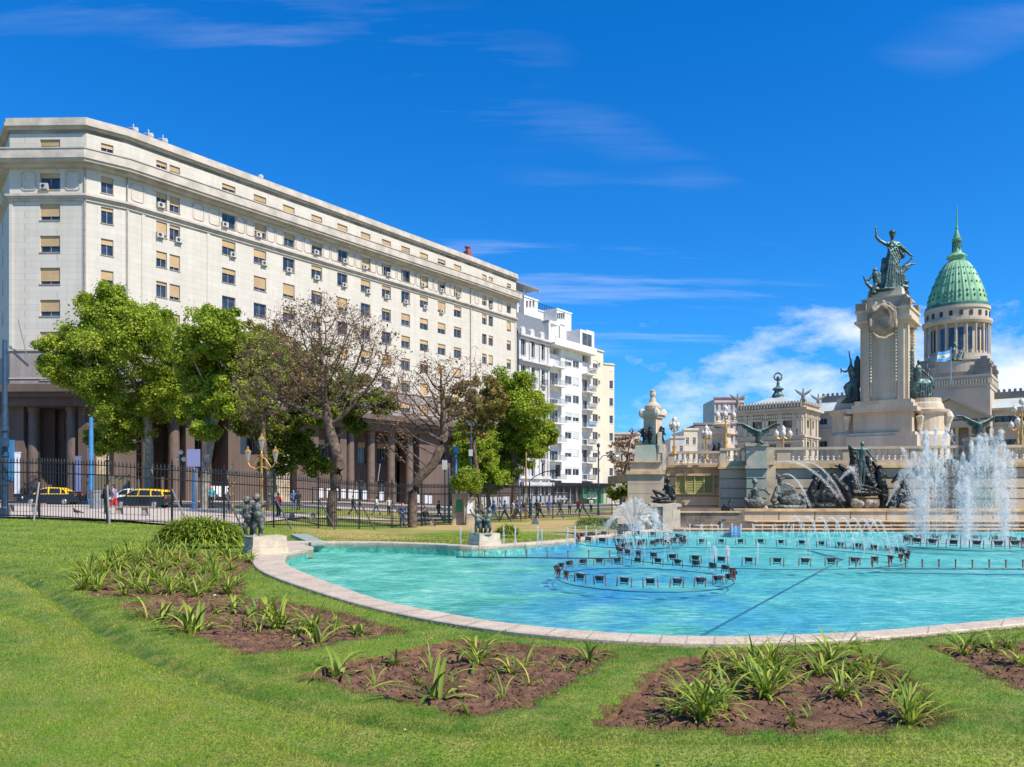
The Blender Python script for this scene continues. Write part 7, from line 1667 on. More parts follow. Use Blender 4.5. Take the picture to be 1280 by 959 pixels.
CM = [('c', (1070, 566, 4), (1068, 600, 4), 3.5, 9), ('c', (1064, 558, 3), (1070, 580, 4), 2.5, 5), ('c', (1086, 572, 4), (1090, 604, 4), 3, 9), ('c', (1074, 575, 5), (1086, 600, 5), 5, 10), ('c', (1093, 578, 3), (1098, 586, 2), 2, 3), ('c', (1052, 583, 4), (1066, 592, 4), 3, 6), ('c', (1046, 582, 4), (1054, 584, 4), 1, 2.5), ('e', (1060, 612), (9, 8, 14)), ('e', (1080, 614), (16, 8, 7)), ('c', (1064, 616, -4), (1096, 616, -4), 4, 4),
      ('e', (1099, 585, -2), (3, 3, 3.6)), ('c', (1098, 590, -1), (1101, 606, -1), 4.6, 6.5), ('c', (1102, 592, -3), (1109, 597, -3), 1.7, 1.4), ('c', (1109, 597, -3), (1113, 595, -3), 1.2, .9), ('e', (1104, 616), (6.5, 6, 14)), ('c', (1096, 600, 0), (1091, 610, -3), 3, 3), ('c', (1058, 598, -3), (1056, 630, -3), 5, 6), ('e', (1056, 618, -2), (6, 5, 9)), ('c', (1104, 622, -3), (1104, 634, -3), 5, 6), ('c', (1070, 606, -5), (1090, 611, -6), 2, 2), ('c', (1092, 612, -7), (1099, 615, -7), 1.6, 1.2)]
pxfig('bronze_group', 43.0, (1082, 636), CM, M['darkbronze'], 'dark bronze rock and drapery mass with a crouching figure behind the standing youth', vox=.5, rough=0.78)
HL = [('c', (1021, 592), (1018, 604), 2.2, 4), ('c', (1018, 604), (1013, 618), 4.5, 6), ('c', (1013, 618), (1018, 632), 6, 5), ('e', (1036, 612, 3), (15, 7, 17)), ('e', (1030, 622, 2), (14, 8, 12)), ('c', (1042, 596, 2), (1056, 612, 0), 5, 6), ('c', (1056, 612), (1062, 630), 5, 5), ('c', (1021, 591), (1016, 596), 2.4, 1.5), ('c', (1023, 590), (1022, 586), 1, .5), ('c', (1004, 618), (1010, 632), 2.4, 4), ('e', (1026, 633), (22, 9, 5)), ('c', (1047, 628, -4), (1052, 635, -4), 3, 2)]
pxfig('bronze_group', 42.2, (1030, 637), HL, M['darkbronze'], 'dark bronze rearing sea horses left of the central group', vox=.55, rough=0.72)
SL = [('e', (983, 617, 2), (13.5, 7, 14)), ('e', (988, 626), (15, 8, 9)), ('c', (975, 604), (974, 596), 3, 2.3), ('c', (974, 596), (971, 593), 2, 1.2), ('c', (975, 600), (980, 598), 1.8, 1.2), ('c', (1002, 620), (1004, 634), 4, 4), ('c', (972, 610), (967, 626), 3, 4), ('e', (985, 634), (20, 8, 4))]
pxfig('bronze_group', 41.8, (984, 637), SL, M['greybronze'], 'grey bronze shell with a small sea creature under arching water', vox=.55, rough=0.90)
LB = [('e', (943.5, 602), (3.6, 3.6, 4.4)), ('c', (943.5, 606), (943.5, 611), 1.8, 2.4), ('c', (943.5, 613), (944, 624), 4.3, 5.6), ('c', (947, 613), (954, 611), 1.8, 1.6), ('c', (954, 611), (962, 618), 1.6, 1.4), ('c', (940, 613), (936, 622), 1.7, 1.4), ('e', (945, 629), (14, 7, 7)), ('c', (932, 625), (937, 633), 3, 3)]
pxfig('bronze_group', 41.6, (945, 636), LB, M['greybronze'], 'grey bronze torso of a triton at the left of the cascade', vox=.5, rough=.9)
HR = [('c', (1118, 600), (1124, 596), 2.5, 4), ('c', (1124, 596), (1130, 606), 4.5, 5), ('c', (1130, 606), (1133, 622), 5, 6), ('e', (1126, 622), (13, 7, 12)), ('c', (1118, 600), (1115, 603), 2.2, 1.4), ('c', (1112, 628), (1142, 630), 5, 6), ('c', (1130, 600), (1136, 592), 1.6, .7)]
pxfig('bronze_group', 42.6, (1126, 636), HR, M['darkbronze'], 'dark bronze sea horse right of the central group behind the spray', vox=.6, rough=0.90)
def rocks(cx_, py, w, d, label, seed, h=7):
    r = random.Random(seed); pr = []
    for k in range(9): pr.append(('e', (cx_+r.uniform(-w/2, w/2), py-r.uniform(0, h*.4), r.uniform(-3, 3)), (r.uniform(4, 7), 5, r.uniform(2.5, h*.7))))
    pxfig('rock_base', d, (cx_, py), pr, M['rock'], label, 'rocks', vox=.5, sm=0, rough=0.66)
rocks(957, 635, 34, 42.0, 'tan carved rocks under the triton torso', 1); rocks(1012, 637, 26, 42.4, 'tan carved rocks between shell and sea horses', 2, 5); rocks(1081, 632, 26, 41.6, 'pale carved rocks below the standing youth', 3, 9); rocks(1140, 634, 26, 42.2, 'low rocks behind the tall plume of water', 4)
# eagles
def eagle(px, py, d, label, span=27):
    s = span/26; e = [('c', (px-1*s, py-2), (px+1*s, py-12*s), 3.0*s, 3.8*s), ('c', (px, py-12*s), (px-.5*s, py-17*s), 2.6*s, 2*s), ('e', (px-.8*s, py-18*s, -1), (1.9*s, 2*s, 2*s)), ('c', (px-1*s, py-17.6*s, -2), (px-2.6*s, py-16.6*s, -3), .9*s, .4*s), ('c', (px, py-3), (px+5*s, py+.5), 2*s, 1.8*s), ('c', (px-2, py-1), (px-9*s, py+.3), 1.3, .8), ('c', (px+1, py-1), (px+10*s, py+.3), 1.3, .8)]
    for sg in (-1, 1):
        pts = [(2, -14), (8, -16.5), (14, -20), (20, -22.8), (27, -23.2)]
        for i in range(4):
            (x0, y0), (x1, y1) = pts[i], pts[i+1]; e.append(('c', (px+sg*x0*s, py+y0*s, -1), (px+sg*x1*s, py+y1*s, -1), (2.0-i*.35)*s, (1.65-i*.35)*s))
            for j in range(3): q = j/3; xx, yy = x0+(x1-x0)*q, y0+(y1-y0)*q; e.append(('c', (px+sg*xx*s, py+yy*s, 0), (px+sg*(xx+.6)*s, py+(yy+(7.2-i*1.6))*s, .6), 1.0*s, .75*s))
    pxfig('bronze_eagle', d, (px, py+1), e, M['bronze'], label, 'statue', vox=.42, sm=0)
eagle(948, 553.5, 43.5, 'bronze eagle spreading its wings on the left pedestal of the terrace'); eagle(1223, 544, 41.0, 'bronze eagle with open wings above the tall plume of water', 27)
# ---------------------------------------------------------------- left pylon
D3 = 44.5; py_ = thing('stone_pylon', 'stepped stone pylon with urn finial at the left end of the terrace', 'pylon', P(812, 640, D3+1.5))
def pbox(mb, x0, x1, yt, yb, d0, dep, taper=1): 
    a, b = P(x0, yb, d0), P(x1, yt, d0); mb.zbox((a.x+b.x)/2, d0+dep/2, a.z, b.z, b.x-a.x, dep, TA*.7, taper)
m = MB(); 
for i in range(4): pbox(m, 789, 834, 593+i*12.2, 604.8+i*12.2, D3, 2.6)
pbox(m, 789.5, 833.5, 593, 655, D3+.06, 2.5); pbox(m, 792, 831, 578, 588.5, D3+.2, 2.2); build(m, 'base', M['mstone'], py_)
m = MB(); pbox(m, 787.5, 836, 588.5, 593, D3-.15, 2.8); pbox(m, 791, 832, 576.5, 578, D3+.05, 2.4); build(m, 'moulding', M['rust'], py_)
m = MB(); pbox(m, 796, 824, 556, 576.5, D3+.4, 1.8, .9); build(m, 'stained_die', M['stain'], py_)
m = MB(); pbox(m, 824.5, 830, 540, 576.5, D3+.3, 1.5); pbox(m, 830.5, 835, 566, 588, D3+.2, 1.5); pbox(m, 826, 833, 556, 566, D3+.25, 1.4); build(m, 'buttress', M['pale'], py_)
cP = P(816, 615, D3+1.3); sc3 = cP.y/F; Zp = lambda py: CAMH-(py-HY)*sc3
m = MB(); m.zbox(cP.x, cP.y, Zp(576), Zp(556), 1.2, 1.2, ROTC); m.zbox(cP.x, cP.y, Zp(556), Zp(523), .78, .78, ROTC); m.zbox(cP.x, cP.y, Zp(523), Zp(519.5), .98, .98, ROTC); m.zbox(cP.x, cP.y, Zp(519.5), Zp(514), 1.18, 1.18, ROTC)
m.lathe(cP.x, cP.y, [(.35, Zp(514)), (.46, Zp(511)), (.47, Zp(508)), (.35, Zp(505.5)), (.22, Zp(503)), (.13, Zp(497)), (.18, Zp(494)), (.15, Zp(490)), (.17, Zp(488.5)), (.05, Zp(487))], 14); sh = build(m, 'shaft', M['cstone'], py_)
m = MB()
for a in (ROTC+.785, ROTC+2.356, ROTC-.785, ROTC-2.356): m.ball((cP.x+.64*cos(a), cP.y+.64*sin(a), Zp(517)), .19, 8, 6, (1, 1, 1.4))
build(m, 'volute', M['bal'], sh)
m = MB(); a = P(772, 640, D3+1); m.add([tuple(P(772, 635, D3)), tuple(P(790, 620, D3)), tuple(P(790, 655, D3)), tuple(P(772, 655, D3)), tuple(P(772, 635, D3+2)), tuple(P(790, 620, D3+2)), tuple(P(790, 655, D3+2)), tuple(P(772, 655, D3+2))], [(0, 3, 2, 1), (4, 5, 6, 7), (0, 1, 5, 4), (0, 4, 7, 3)]); build(m, 'ramp_wall', M['mtrim'], py_)
pxfig('bronze_group', D3+.9, (807, 556), [('e', (804.5, 537), (2, 2, 2.4)), ('c', (805, 540), (805.5, 548), 2.6, 2.6), ('c', (803, 541), (801, 546), 1, .8), ('c', (805, 549), (803, 555), 1.6, 1.1), ('e', (812.5, 535.5), (2, 2, 2.4)), ('c', (812.5, 539), (812, 548), 2.6, 2.8), ('c', (814, 541), (817, 545), 1, .8), ('c', (811, 549), (812, 556), 1.8, 1.2), ('c', (808, 541), (809.5, 545), 1.2, 1.2), ('c', (801, 556), (816, 556), 1.4, 1.4), ('c', (802, 537), (801, 541), .8, 1.4)], M['darkbronze'], 'pair of small winged bronze figures on the left face of the pylon', vox=.4)
pxfig('bronze_group', D3+1.0, (827, 556), [('e', (826.5, 535), (2.1, 2, 2.5)), ('c', (826.8, 539), (827, 546), 2.6, 2.4), ('c', (829, 540), (832, 544), 1, .8), ('c', (824.5, 540), (823, 543), 1, .8), ('c', (827, 547), (825.5, 553), 1.6, 1), ('c', (828, 547), (830, 553), 1.6, 1), ('c', (830, 535), (829, 542), .8, 2)], M['darkbronze'], 'small winged bronze figure on the right face of the pylon', vox=.4)
# second, farther urn pylon behind the lamp
c = P(902, 615, 54); s4 = .054; Z = lambda py: CAMH-(py-HY)*s4; t = thing('stone_pylon', 'farther stone pylon capped by a shell, behind the three-globe lamp', 'pylon', (c.x, c.y, Z(580)))
m = MB(); m.zbox(c.x, c.y, Z(600), Z(556), 1.3, 1.3, ROTC); m.zbox(c.x, c.y, Z(556), Z(543), .95, .95, ROTC); m.zbox(c.x, c.y, Z(543), Z(536), 1.35, 1.35, ROTC); m.lathe(c.x, c.y, [(.3, Z(536)), (.5, Z(534)), (.62, Z(531)), (.4, Z(529)), (.2, Z(527)), (.1, Z(526))], 14); build(m, 'shaft', M['cstone'], t)
pxfig('bronze_group', 53, (895, 566), [('e', (893, 556), (1.7, 2, 2)), ('c', (893.5, 558), (894, 566), 2, 2.4), ('c', (892, 559), (890, 564), .9, .8), ('e', (899, 555), (1.7, 2, 2)), ('c', (899, 558), (898.5, 566), 2, 2.2)], M['darkbronze'], 'small dark bronze pair at the foot of the farther pylon', vox=.45)
# pedestal with reclining figure and carved scroll blocks beside the cascade
pd = thing('stone_pedestal', 'big pale pedestal with carved scrolls left of the cascade steps', 'pedestal', P(835, 667, 37.5))
m = MB(); a = P(831, 667, 37.5); b = P(849, 632, 37.5); m.zbox((a.x+b.x)/2, 38.4, -.3, b.z, b.x-a.x, 1.9, TA*.5, .97); a = P(845, 0, 37.4); m.zbox(P(846, 0, 37.4).x, 38.3, -.3, b.z-.2, .35, 1.7); build(m, 'block', M['pale'], pd)
m = MB(); a, b = P(814, 632, 38), P(852, 629, 38); m.zbox((a.x+b.x)/2, 38.6, a.z-.05, b.z-.03, b.x-a.x, 2.2, TA*.5); build(m, 'top_slab', M['pale'], pd)
pxfig('carved_scroll', 37.8, (812, 667), [('e', (804, 662), (5, 5, 6)), ('e', (806, 651), (6, 5, 5)), ('e', (816, 660), (5, 6, 7)), ('e', (818, 646), (7, 6, 7)), ('e', (826, 655, 1), (7, 7, 12)), ('e', (824, 638, 2), (8, 7, 6)), ('c', (801, 648), (812, 645), 3, 3), ('e', (811, 655, -5), (3, 3, 3)), ('e', (818, 650, -6), (3, 3, 4))], M['pale'], vox=.6, parent=pd, sm=0, rough=0.90)
RF = [('e', (834.8, 600.5), (2.7, 2.8, 3.2)), ('c', (835.5, 597.5), (835.5, 596), 1.4, .6), ('c', (835, 604), (835, 606.5), 1.4, 2), ('c', (831.5, 608), (839, 608), 2.2, 2.2), ('c', (835.5, 609), (836, 618), 4.2, 4.2), ('c', (833, 621, -2), (826, 617, -3), 3, 2.6), ('c', (826, 617, -3), (816.5, 613.5, -3), 2.4, 1.8), ('c', (816.5, 613.5, -3), (822, 622, -3), 1.7, 1.5), ('c', (834, 623, -3), (822, 623.5, -4), 2.8, 2), ('c', (822, 623.5, -4), (814, 621.5, -4), 1.8, 1.3), ('c', (814, 621.5), (818, 624), 1.2, 1), ('c', (839, 609), (843, 615), 1.6, 1.4), ('c', (843, 615), (840, 621), 1.4, 1.6), ('e', (841.5, 622), (3.6, 3, 4)), ('c', (832, 609), (828.5, 613), 1.5, 1.2), ('e', (829, 627), (15, 7, 2.6))]
pxfig('bronze_statue', 38.4, (830, 629.5), RF, M['darkbronze'], 'reclining dark bronze nude on the pale pedestal by the cascade', vox=.45)
DL = [('e', (911, 632), (2.4, 2.4, 2.6)), ('c', (911.5, 629), (912.3, 624.5), 1.2, .8), ('c', (909, 634), (905, 640), 3, 3.2), ('c', (905, 640), (904.5, 647), 2.8, 2.2), ('c', (911, 635), (909, 646), 2.4, 2), ('c', (906, 632), (903, 637), 2, 2), ('e', (907, 649), (6, 4, 2)), ('c', (913, 634), (917, 638), 1.2, 1)]
pxfig('bronze_statue', 38.6, (907, 650.5), DL, M['darkbronze'], 'small dark bronze dolphin child at the corner of the cascade', vox=.4)
# ---------------------------------------------------------------- terrace lamps
def globe_lamp(px, ytop, ybase, d, label, spread=11, flat=False, s=1.0):
    k = d/F; b = P(px, ybase, d); t = thing('globe_lamp', label, 'lamp', b, 'golden globe lamps on the terrace'); h = (ybase-ytop)*k; w = spread*k
    m = MB(); u = h; m.lathe(0, 0, [(.16*s, 0), (.17*s, .05*u), (.09*s, .1*u), (.13*s, .2*u), (.06*s, .28*u), (.05*s, .45*u), (.085*s, .5*u), (.05*s, .55*u), (.045*s, .74*u), (.09*s, .78*u), (.04*s, .8*u)], 12); link('pole', m.mesh('pole', M['gold'], smooth=True), t)
    gs = 3.3*k; pts = [(0, 0, .9*u)]+[(w*cos(a), w*sin(a), .76*u) for a in (0, PI, 4.4)]
    for i, (x, y, z) in enumerate(pts):
        if i: m = MB(); m.tube([(0, 0, .66*u), (x*.55, y*.55, .6*u), (x, y, .64*u), (x, y, z-gs*1.2)], .03*s, 6); m.lathe(x, y, [(.02, z-gs*1.9), (gs*.6, z-gs*1.3), (gs*.5, z-gs*1.1)], 8); link('arm', m.mesh('arm', M['gold']), t)
        m = MB(); m.ball((x, y, z), gs, 12, 8, (.95, .95, 1.25)); m.ball((x, y, z+gs*1.3), gs*.3, 6, 4, (1, 1, 1.3)); link('globe', m.mesh('globe', M['globe'], smooth=True), t)
globe_lamp(843, 520, 569, 45.5, 'golden lamp with clustered globes on the balustrade nearest the pylon', 4.0)
globe_lamp(883, 532, 576, 48, 'golden clustered-globe lamp in the middle of the recessed balustrade', 4.0)
globe_lamp(907, 505, 564, 45.5, 'tall golden lamp with spread globes left of the left eagle', 10)
globe_lamp(979, 533, 572, 49, 'golden lamp with spread globes right of the left eagle', 8.5)
globe_lamp(1272, 522, 562, 46, 'lower golden three-globe lamp at the right edge, behind the terrace', 8)
globe_lamp(1277, 496, 560, 43, 'taller golden lamp cut off by the right edge', 9)
# ---------------------------------------------------------------- putti statues on the lawn
def pedestal(px0, px1, yt, yb, d, label, wd=1.0):
    a, b = P(px0, yb, d), P(px1, yt, d); c = (a.x+b.x)/2; t = thing('stone_plinth', label, 'plinth', (c, d+.5, -.1)); w = (b.x-a.x)*.80; rz = .62
    m = MB(); m.zbox(0, 0, -.2, (b.z+.1)*.5, w, w*.8, rz); link('lower_block', m.mesh('lower_block', M['pale']), t)
    m = MB(); m.zbox(0, 0, (b.z+.1)*.5+.004, b.z+.1, w*.94, w*.74, rz, .98); link('upper_block', m.mesh('upper_block', M['pale']), t)
pedestal(296, 354, 671, 692, 21.6, 'two-tier pale stone plinth beside the pond rim, under the nearest putti')
pedestal(584, 626, 667.5, 682, 25.2, 'pale stone plinth standing at the far pond rim under the distant putti')
PT = []
def putto(x, y0, h, lean, arm, z=0, sx=1):
    s = h/50; X = lambda a: x+a*s*sx
    o = [('e', (X(lean*9), y0-44*s, z), (4.6*s, 4.6*s, 5*s)), ('e', (X(lean*9), y0-42.6*s, z-4.4*s), (1.2*s, 1.2*s, 1.2*s)), ('c', (X(lean*7), y0-38*s, z), (X(lean*5), y0-34*s, z), 2.2*s, 3*s), ('c', (X(lean*5), y0-32*s, z), (X(0), y0-20*s, z), 5.6*s, 5.8*s), ('e', (X(0), y0-24*s, z-2*s), (5.4*s, 5.2*s, 5.4*s)), ('c', (X(-2.6), y0-17*s, z), (X(-4), y0-9*s, z-2*s), 4.1*s, 3*s), ('c', (X(-4), y0-9*s, z-2*s), (X(-3), y0-1*s, z), 2.9*s, 2*s), ('c', (X(3), y0-17*s, z), (X(4.5), y0-9*s, z-1*s), 4.1*s, 3*s), ('c', (X(4.5), y0-9*s, z-1*s), (X(2.5), y0-1*s, z+1), 2.9*s, 2*s), ('c', (X(-3), y0, z), (X(-4), y0, z-4*s), 1.8*s, 1.5*s), ('c', (X(2.5), y0, z), (X(4), y0, z-4*s), 1.8*s, 1.5*s)]
    for sg, (ex, ey, hx, hy) in zip((-1, 1), arm): o += [('c', (X(lean*5+sg*4.5), y0-34*s, z), (X(sg*ex), y0-ey*s, z-1*s), 2.3*s, 1.9*s), ('c', (X(sg*ex), y0-ey*s, z-1*s), (X(sg*hx), y0-hy*s, z-2*s), 1.8*s, 1.4*s), ('e', (X(sg*(hx+.6)), y0-(hy+1.2)*s, z-2.4*s), (1.9*s, 1.5*s, 1.9*s))]
    return o
PT += putto(311, 670, 51, -.25, ((9, 28, 4, 22), (8, 30, 11, 36)), 0); PT += putto(323.5, 669.5, 54, -.15, ((8, 32, 11, 24), (10, 36, 13, 46)), -3); PT += putto(319, 669, 44, .3, ((7, 26, 9, 20), (9, 26, 8, 18)), 9)
PT += [('e', (318, 671), (15, 12, 2)), ('c', (311, 640, -4), (323, 642, -5), 2, 2)]
pxfig('putti_statue', 21.9, (318, 672), PT, M['greybronze'], 'weathered bronze group of three putti at the left tip of the pond', vox=.62)
PT = putto(597.5, 667, 33, -.3, ((9, 34, 14, 44), (8, 28, 5, 22)), 0)+putto(610, 667, 33, .3, ((8, 28, 5, 22), (9, 34, 15, 45)), 0)+putto(604, 666.5, 30, 0, ((8, 36, 9, 48), (8, 36, 9, 48)), 7)+[('e', (604, 668), (12, 8, 1.6))]
pxfig('putti_statue', 25.5, (604, 669), PT, M['greybronze'], 'weathered bronze putti with raised arms at the far pond rim', vox=.6)
# ================================================================ FOUNTAIN FLOODLIGHTS AND JETS
fl = thing('pond_floodlight', 'black floodlight with two red pegs on the nearest ring in the pond', 'floodlight', (0, 0, 0), 'floodlights of the nearest ring in the pond')
m = MB(); m.add([(-.10, -.06, .10), (.10, -.06, .10), (.14, -.10, .24), (-.14, -.10, .24), (-.10, .06, .10), (.10, .06, .10), (.14, .08, .27), (-.14, .08, .27)], [(0, 1, 2, 3), (5, 4, 7, 6), (1, 5, 6, 2), (4, 0, 3, 7), (3, 2, 6, 7), (4, 5, 1, 0)]); m.tube([(-.12, 0, .0), (-.12, 0, .2)], .012, 4); m.tube([(.12, 0, .0), (.12, 0, .2)], .012, 4); m.tube([(-.13, 0, .05), (.13, 0, .05)], .014, 4); link('lamp_housing', m.mesh('lamp_housing', M['spotblack']), fl)
m = MB(); m.add([(-.12, -.095, .22), (.12, -.095, .22), (.12, .07, .272), (-.12, .07, .272)], [(0, 1, 2, 3)]); link('lens', m.mesh('lens', M['lens']), fl)
for sg in (-1, 1): m = MB(); m.tube([(sg*.24, 0, -.05), (sg*.24, 0, .24)], .020, 6); m.tube([(sg*.24, 0, .24), (sg*.24, 0, .29)], .012, 5); link('peg', m.mesh('peg', M['redpeg']), fl)
first = True
rings = [((2.85, 17.4), 1.88, 2.38, 24, 'black floodlight with two red pegs on the nearest ring in the pond', 'floodlights of the nearest ring in the pond', .58),
         ((7.1, 23.3), 4.0, 3.9, 38, 'black floodlight on the large middle ring in the pond', 'floodlights of the large middle ring', .66),
         ((4.3, 29.3), 1.9, 2.6, 18, 'black floodlight on the small far ring behind the middle ring', 'floodlights of the small far ring', .8),
         ((15.5, 27.4), 1.85, 1.9, 18, 'black floodlight on the ring around the tall plumes', 'floodlights of the ring around the tall plumes', .85)]
ringpts = []
for (cx_, cy_), rx, ry, n, lb, gr, sc_ in rings:
    pm = MB(); pp = []
    for k in range(n):
        a = 2*PI*(k+.5)/n; x, y = cx_+rx*cos(a), cy_+ry*sin(a); o = fl if first else copy_tree(fl); first = False; o.location = (x, y, WZ-.0); o.rotation_euler = (random.uniform(-.12, .12), random.uniform(-.08, .08), a+PI/2+random.uniform(-.25, .25)); o['label'] = lb; o['group'] = gr; o.scale = (sc_,)*3
        pp.append((x, y, WZ-.03))
    pm.tube([(a_, b_, c_-.08) for a_, b_, c_ in pp+[pp[0]]], .010, 5, caps=False); o = build(pm, 'ring_pipe', M['bluepole']); tag(o, 'submerged pipe under the '+gr.replace('floodlights of the ', ''), 'pipe'); ringpts.append(pp)
pg = None
for k in range(18):
    px = 1070+k*14.2 if True else 0
    x, y = (px+k*6-640)/F*19.4, 19.4-k*.02
    if pg is None: m = MB(); m.tube([(0, 0, -.05), (0, 0, .10)], .016, 6); m.tube([(0, 0, .10), (0, 0, .15)], .022, 6); pgm = m.mesh('pipe_nozzle', M['redpeg']); pg = 1
    o = link('pipe_nozzle', pgm); o.location = (x, y, WZ); tag(o, 'rusty upright nozzle in the straight row at the right', 'nozzle', 'nozzles of the straight row at the right')
for k in range(8):
    o = link('pipe_nozzle', pgm); o.location = ((580+k*26-640)/F*22.3, 22.3, WZ); tag(o, 'rusty upright nozzle in the short row left of the rings', 'nozzle', 'nozzles of the short row at the left')
m = MB(); m.tube([((1060-640)/F*19.4, 19.4, WZ-.08), (17, 19.1, WZ-.08)], .02, 5); tag(build(m, 'supply_pipe', M['bluepole']), 'submerged straight pipe feeding the right nozzle row', 'pipe')
m = MB(); m.tube([((570-640)/F*22.3, 22.3, WZ-.04), ((770-640)/F*22.3, 22.3, WZ-.08)], .02, 5); tag(build(m, 'supply_pipe', M['bluepole']), 'submerged pipe feeding the short left nozzle row', 'pipe')
# droplets: stretched tetrahedra
def drops(P0, size, stretch=None):
    n = len(P0); tet = np.array([[1, 0, -.5], [-.5, .87, -.5], [-.5, -.87, -.5], [0, 0, 1.0]]); s = size[:, None, None]; v = tet[None]*s
    if stretch is not None: v[:, :, 2] *= stretch[:, None]
    a = rng.uniform(0, 6.28, n); c_, s_ = np.cos(a)[:, None], np.sin(a)[:, None]; x = v[:, :, 0]*c_-v[:, :, 1]*s_; y = v[:, :, 0]*s_+v[:, :, 1]*c_; v = np.stack([x, y, v[:, :, 2]], -1)+P0[:, None]
    f = np.array([[0, 1, 2], [0, 3, 1], [1, 3, 2], [2, 3, 0]]); q = (f[None]+np.arange(n)[:, None, None]*4).reshape(-1, 3); return v.reshape(-1, 3), q
def jet(label, pts, size, stretch, group=None, loc=None, cat='water jet', stuff=False):
    pts = np.asarray(pts); o3 = pts.mean(0); o3[2] = pts[:, 2].min(); v, q = drops(pts-o3, size, stretch); o = link('water_jet', npmesh('water_jet', v, q, M['spray'])); o.location = tuple(o3); tag(o, label, cat, group); 
    if stuff: o['kind'] = 'stuff'
    return o
def arcpts(p0, v0, T, n, jit, grav=9.8, jump=1.0, t0=0):
    t = rng.uniform(t0, T, n); p = np.array(p0)[None]+np.array(v0)[None]*t[:, None]; p[:, 2] -= .5*grav*t*t; p += rng.normal(0, 1, (n, 3))*(jit*(.15+t/T))[:, None]; return p, t
def plume(pxc, pyt, hw, d, label, nst, nd):
    """vertical streams that rise from the ring and fall back as curtains of drops"""
    A = []; S_ = []; k = d/F; xc = (pxc-640)*k; H_ = (683-pyt)*k
    for i in range(nst):
        off = rng.uniform(-1, 1); h = H_*(1-.30*abs(off)**1.5)*rng.uniform(.72, 1.03); vz = math.sqrt(2*9.8*h); T = 2*vz/9.8; bx = xc+off*hw*k*.42; vx = off*hw*k*.95/T*rng.uniform(.5, 1.1); by = d+rng.uniform(-.9, .9); vy = rng.uniform(-.12, .12)
        n = int(nd/nst*rng.uniform(.4, 1.6)); t = T*np.concatenate([rng.uniform(0.02, .5, n//5), rng.uniform(.36, 1, n-n//5)]); p = np.stack([bx+vx*t, by+vy*t, WZ+vz*t-4.9*t*t], -1); p += rng.normal(0, 1, p.shape)*(.012+.05*(t/T)**1.5)[:, None]*np.array([1, 1, 1.6]); A.append(p)
    A = np.concatenate(A); ok = A[:, 2] > WZ; A = A[ok]
    jet(label, A, (.0025+.0075*rng.uniform(0, 1, len(A))**2.2)*(d/27), rng.uniform(1.2, 5, len(A)), 'tall plumes of the fountain')
plume(1167, 542, 30, 27.5, 'tall broad plume of falling white water left of the right eagle', 44, 46000)
plume(1236, 540, 30, 27.5, 'tall broad plume of falling white water in front of the right eagle', 50, 60000)
def spike(pxc, pyt, pyb, d, label, w=4, n=2600, group='foaming spikes of water'):
    k = d/F; x = (pxc-640)*k; z0 = WZ; H_ = (pyb-pyt)*k; u = rng.uniform(0, 1, n)**.8; p = np.stack([x+rng.normal(0, 1, n)*w*k*(.25+.5*np.sin(u*2.6)), d+rng.normal(0, 1, n)*w*k*.35, z0+u*H_*rng.uniform(.9, 1.03, n)], -1); jet(label, p, rng.uniform(.004, .014, n)*d/27, rng.uniform(1, 3, n), group)
spike(1208, 610, 688, 26.0, 'bright foaming spike of water between the tall plumes', 5, 3600); spike(1256, 618, 684, 27, 'bright foaming spike of water at the right of the plumes', 5, 3200); spike(1150, 618, 684, 27.5, 'foaming spike of water at the left of the plumes', 8, 3600)
spike(893, 693, 712, 20.5, 'short white jet at the edge of the nearest ring, left one', 2.2, 500); spike(909, 692, 714, 20, 'short white jet at the edge of the nearest ring, right one', 2.4, 600); spike(819, 650, 684, 33, 'white spike of water before the carved pedestal', 3, 900); spike(799, 656, 672, 34, 'small white jet left of the carved pedestal', 3, 600); spike(834, 672, 684, 28, 'low bubbling jet on the small far ring', 3, 500)
# low arching jets thrown inward by the middle ring
cx_, cy_ = 7.1, 23.3
for k in range(40):
    a = 2*PI*(k+.25)/40
    if not (-.9 < a-PI/2 < PI/2+.2 or a > 5.2 or a < 1): 
        if k % 2: continue
    x, y = cx_+4.0*cos(a), cy_+3.9*sin(a); h = .62 if cos(a) > -.2 else .5; vz = math.sqrt(19.6*h); T = 2*vz/9.8; n = 380; p, t = arcpts((x, y, WZ), (-.55*cos(a), -.55*sin(a), vz), T, n, .012); jet('thin arching jet thrown inward by the middle ring of lights', p, rng.uniform(.0018, .0045, n), rng.uniform(2, 6, n), 'thin arching jets of the middle ring')
for k in range(9):
    a = -.35+k*.11; x, y = cx_+4.05*cos(a+.3), cy_+3.95*sin(a+.3); h = .95; vz = math.sqrt(19.6*h); T = 2*vz/9.8; n = 700; p, t = arcpts((x-.9, y+.2, WZ), (.9/T*.9, .05, vz), T, n, .02); jet('taller arching jet at the right side of the middle ring', p, rng.uniform(.003, .008, n), rng.uniform(2, 5, n), 'taller arching jets right of the middle ring')
# fan of arcs in the upper left, before the pylon
for k in range(24):
    a = k/23; vx = -1.9+a*3.9; h = .65+.8*math.sin(a*PI)+rng.uniform(-.1, .1); vz = math.sqrt(19.6*h); T = 2*vz/9.8; n = 800; p, t = arcpts((4.95, 32.6+rng.uniform(-.6, .6), WZ), (vx, rng.uniform(-.3, .3), vz), T, n, .035); jet('arching stream of the water fan before the left pylon', p, rng.uniform(.0025, .007, n), rng.uniform(1.5, 5, n), 'streams of the water fan')
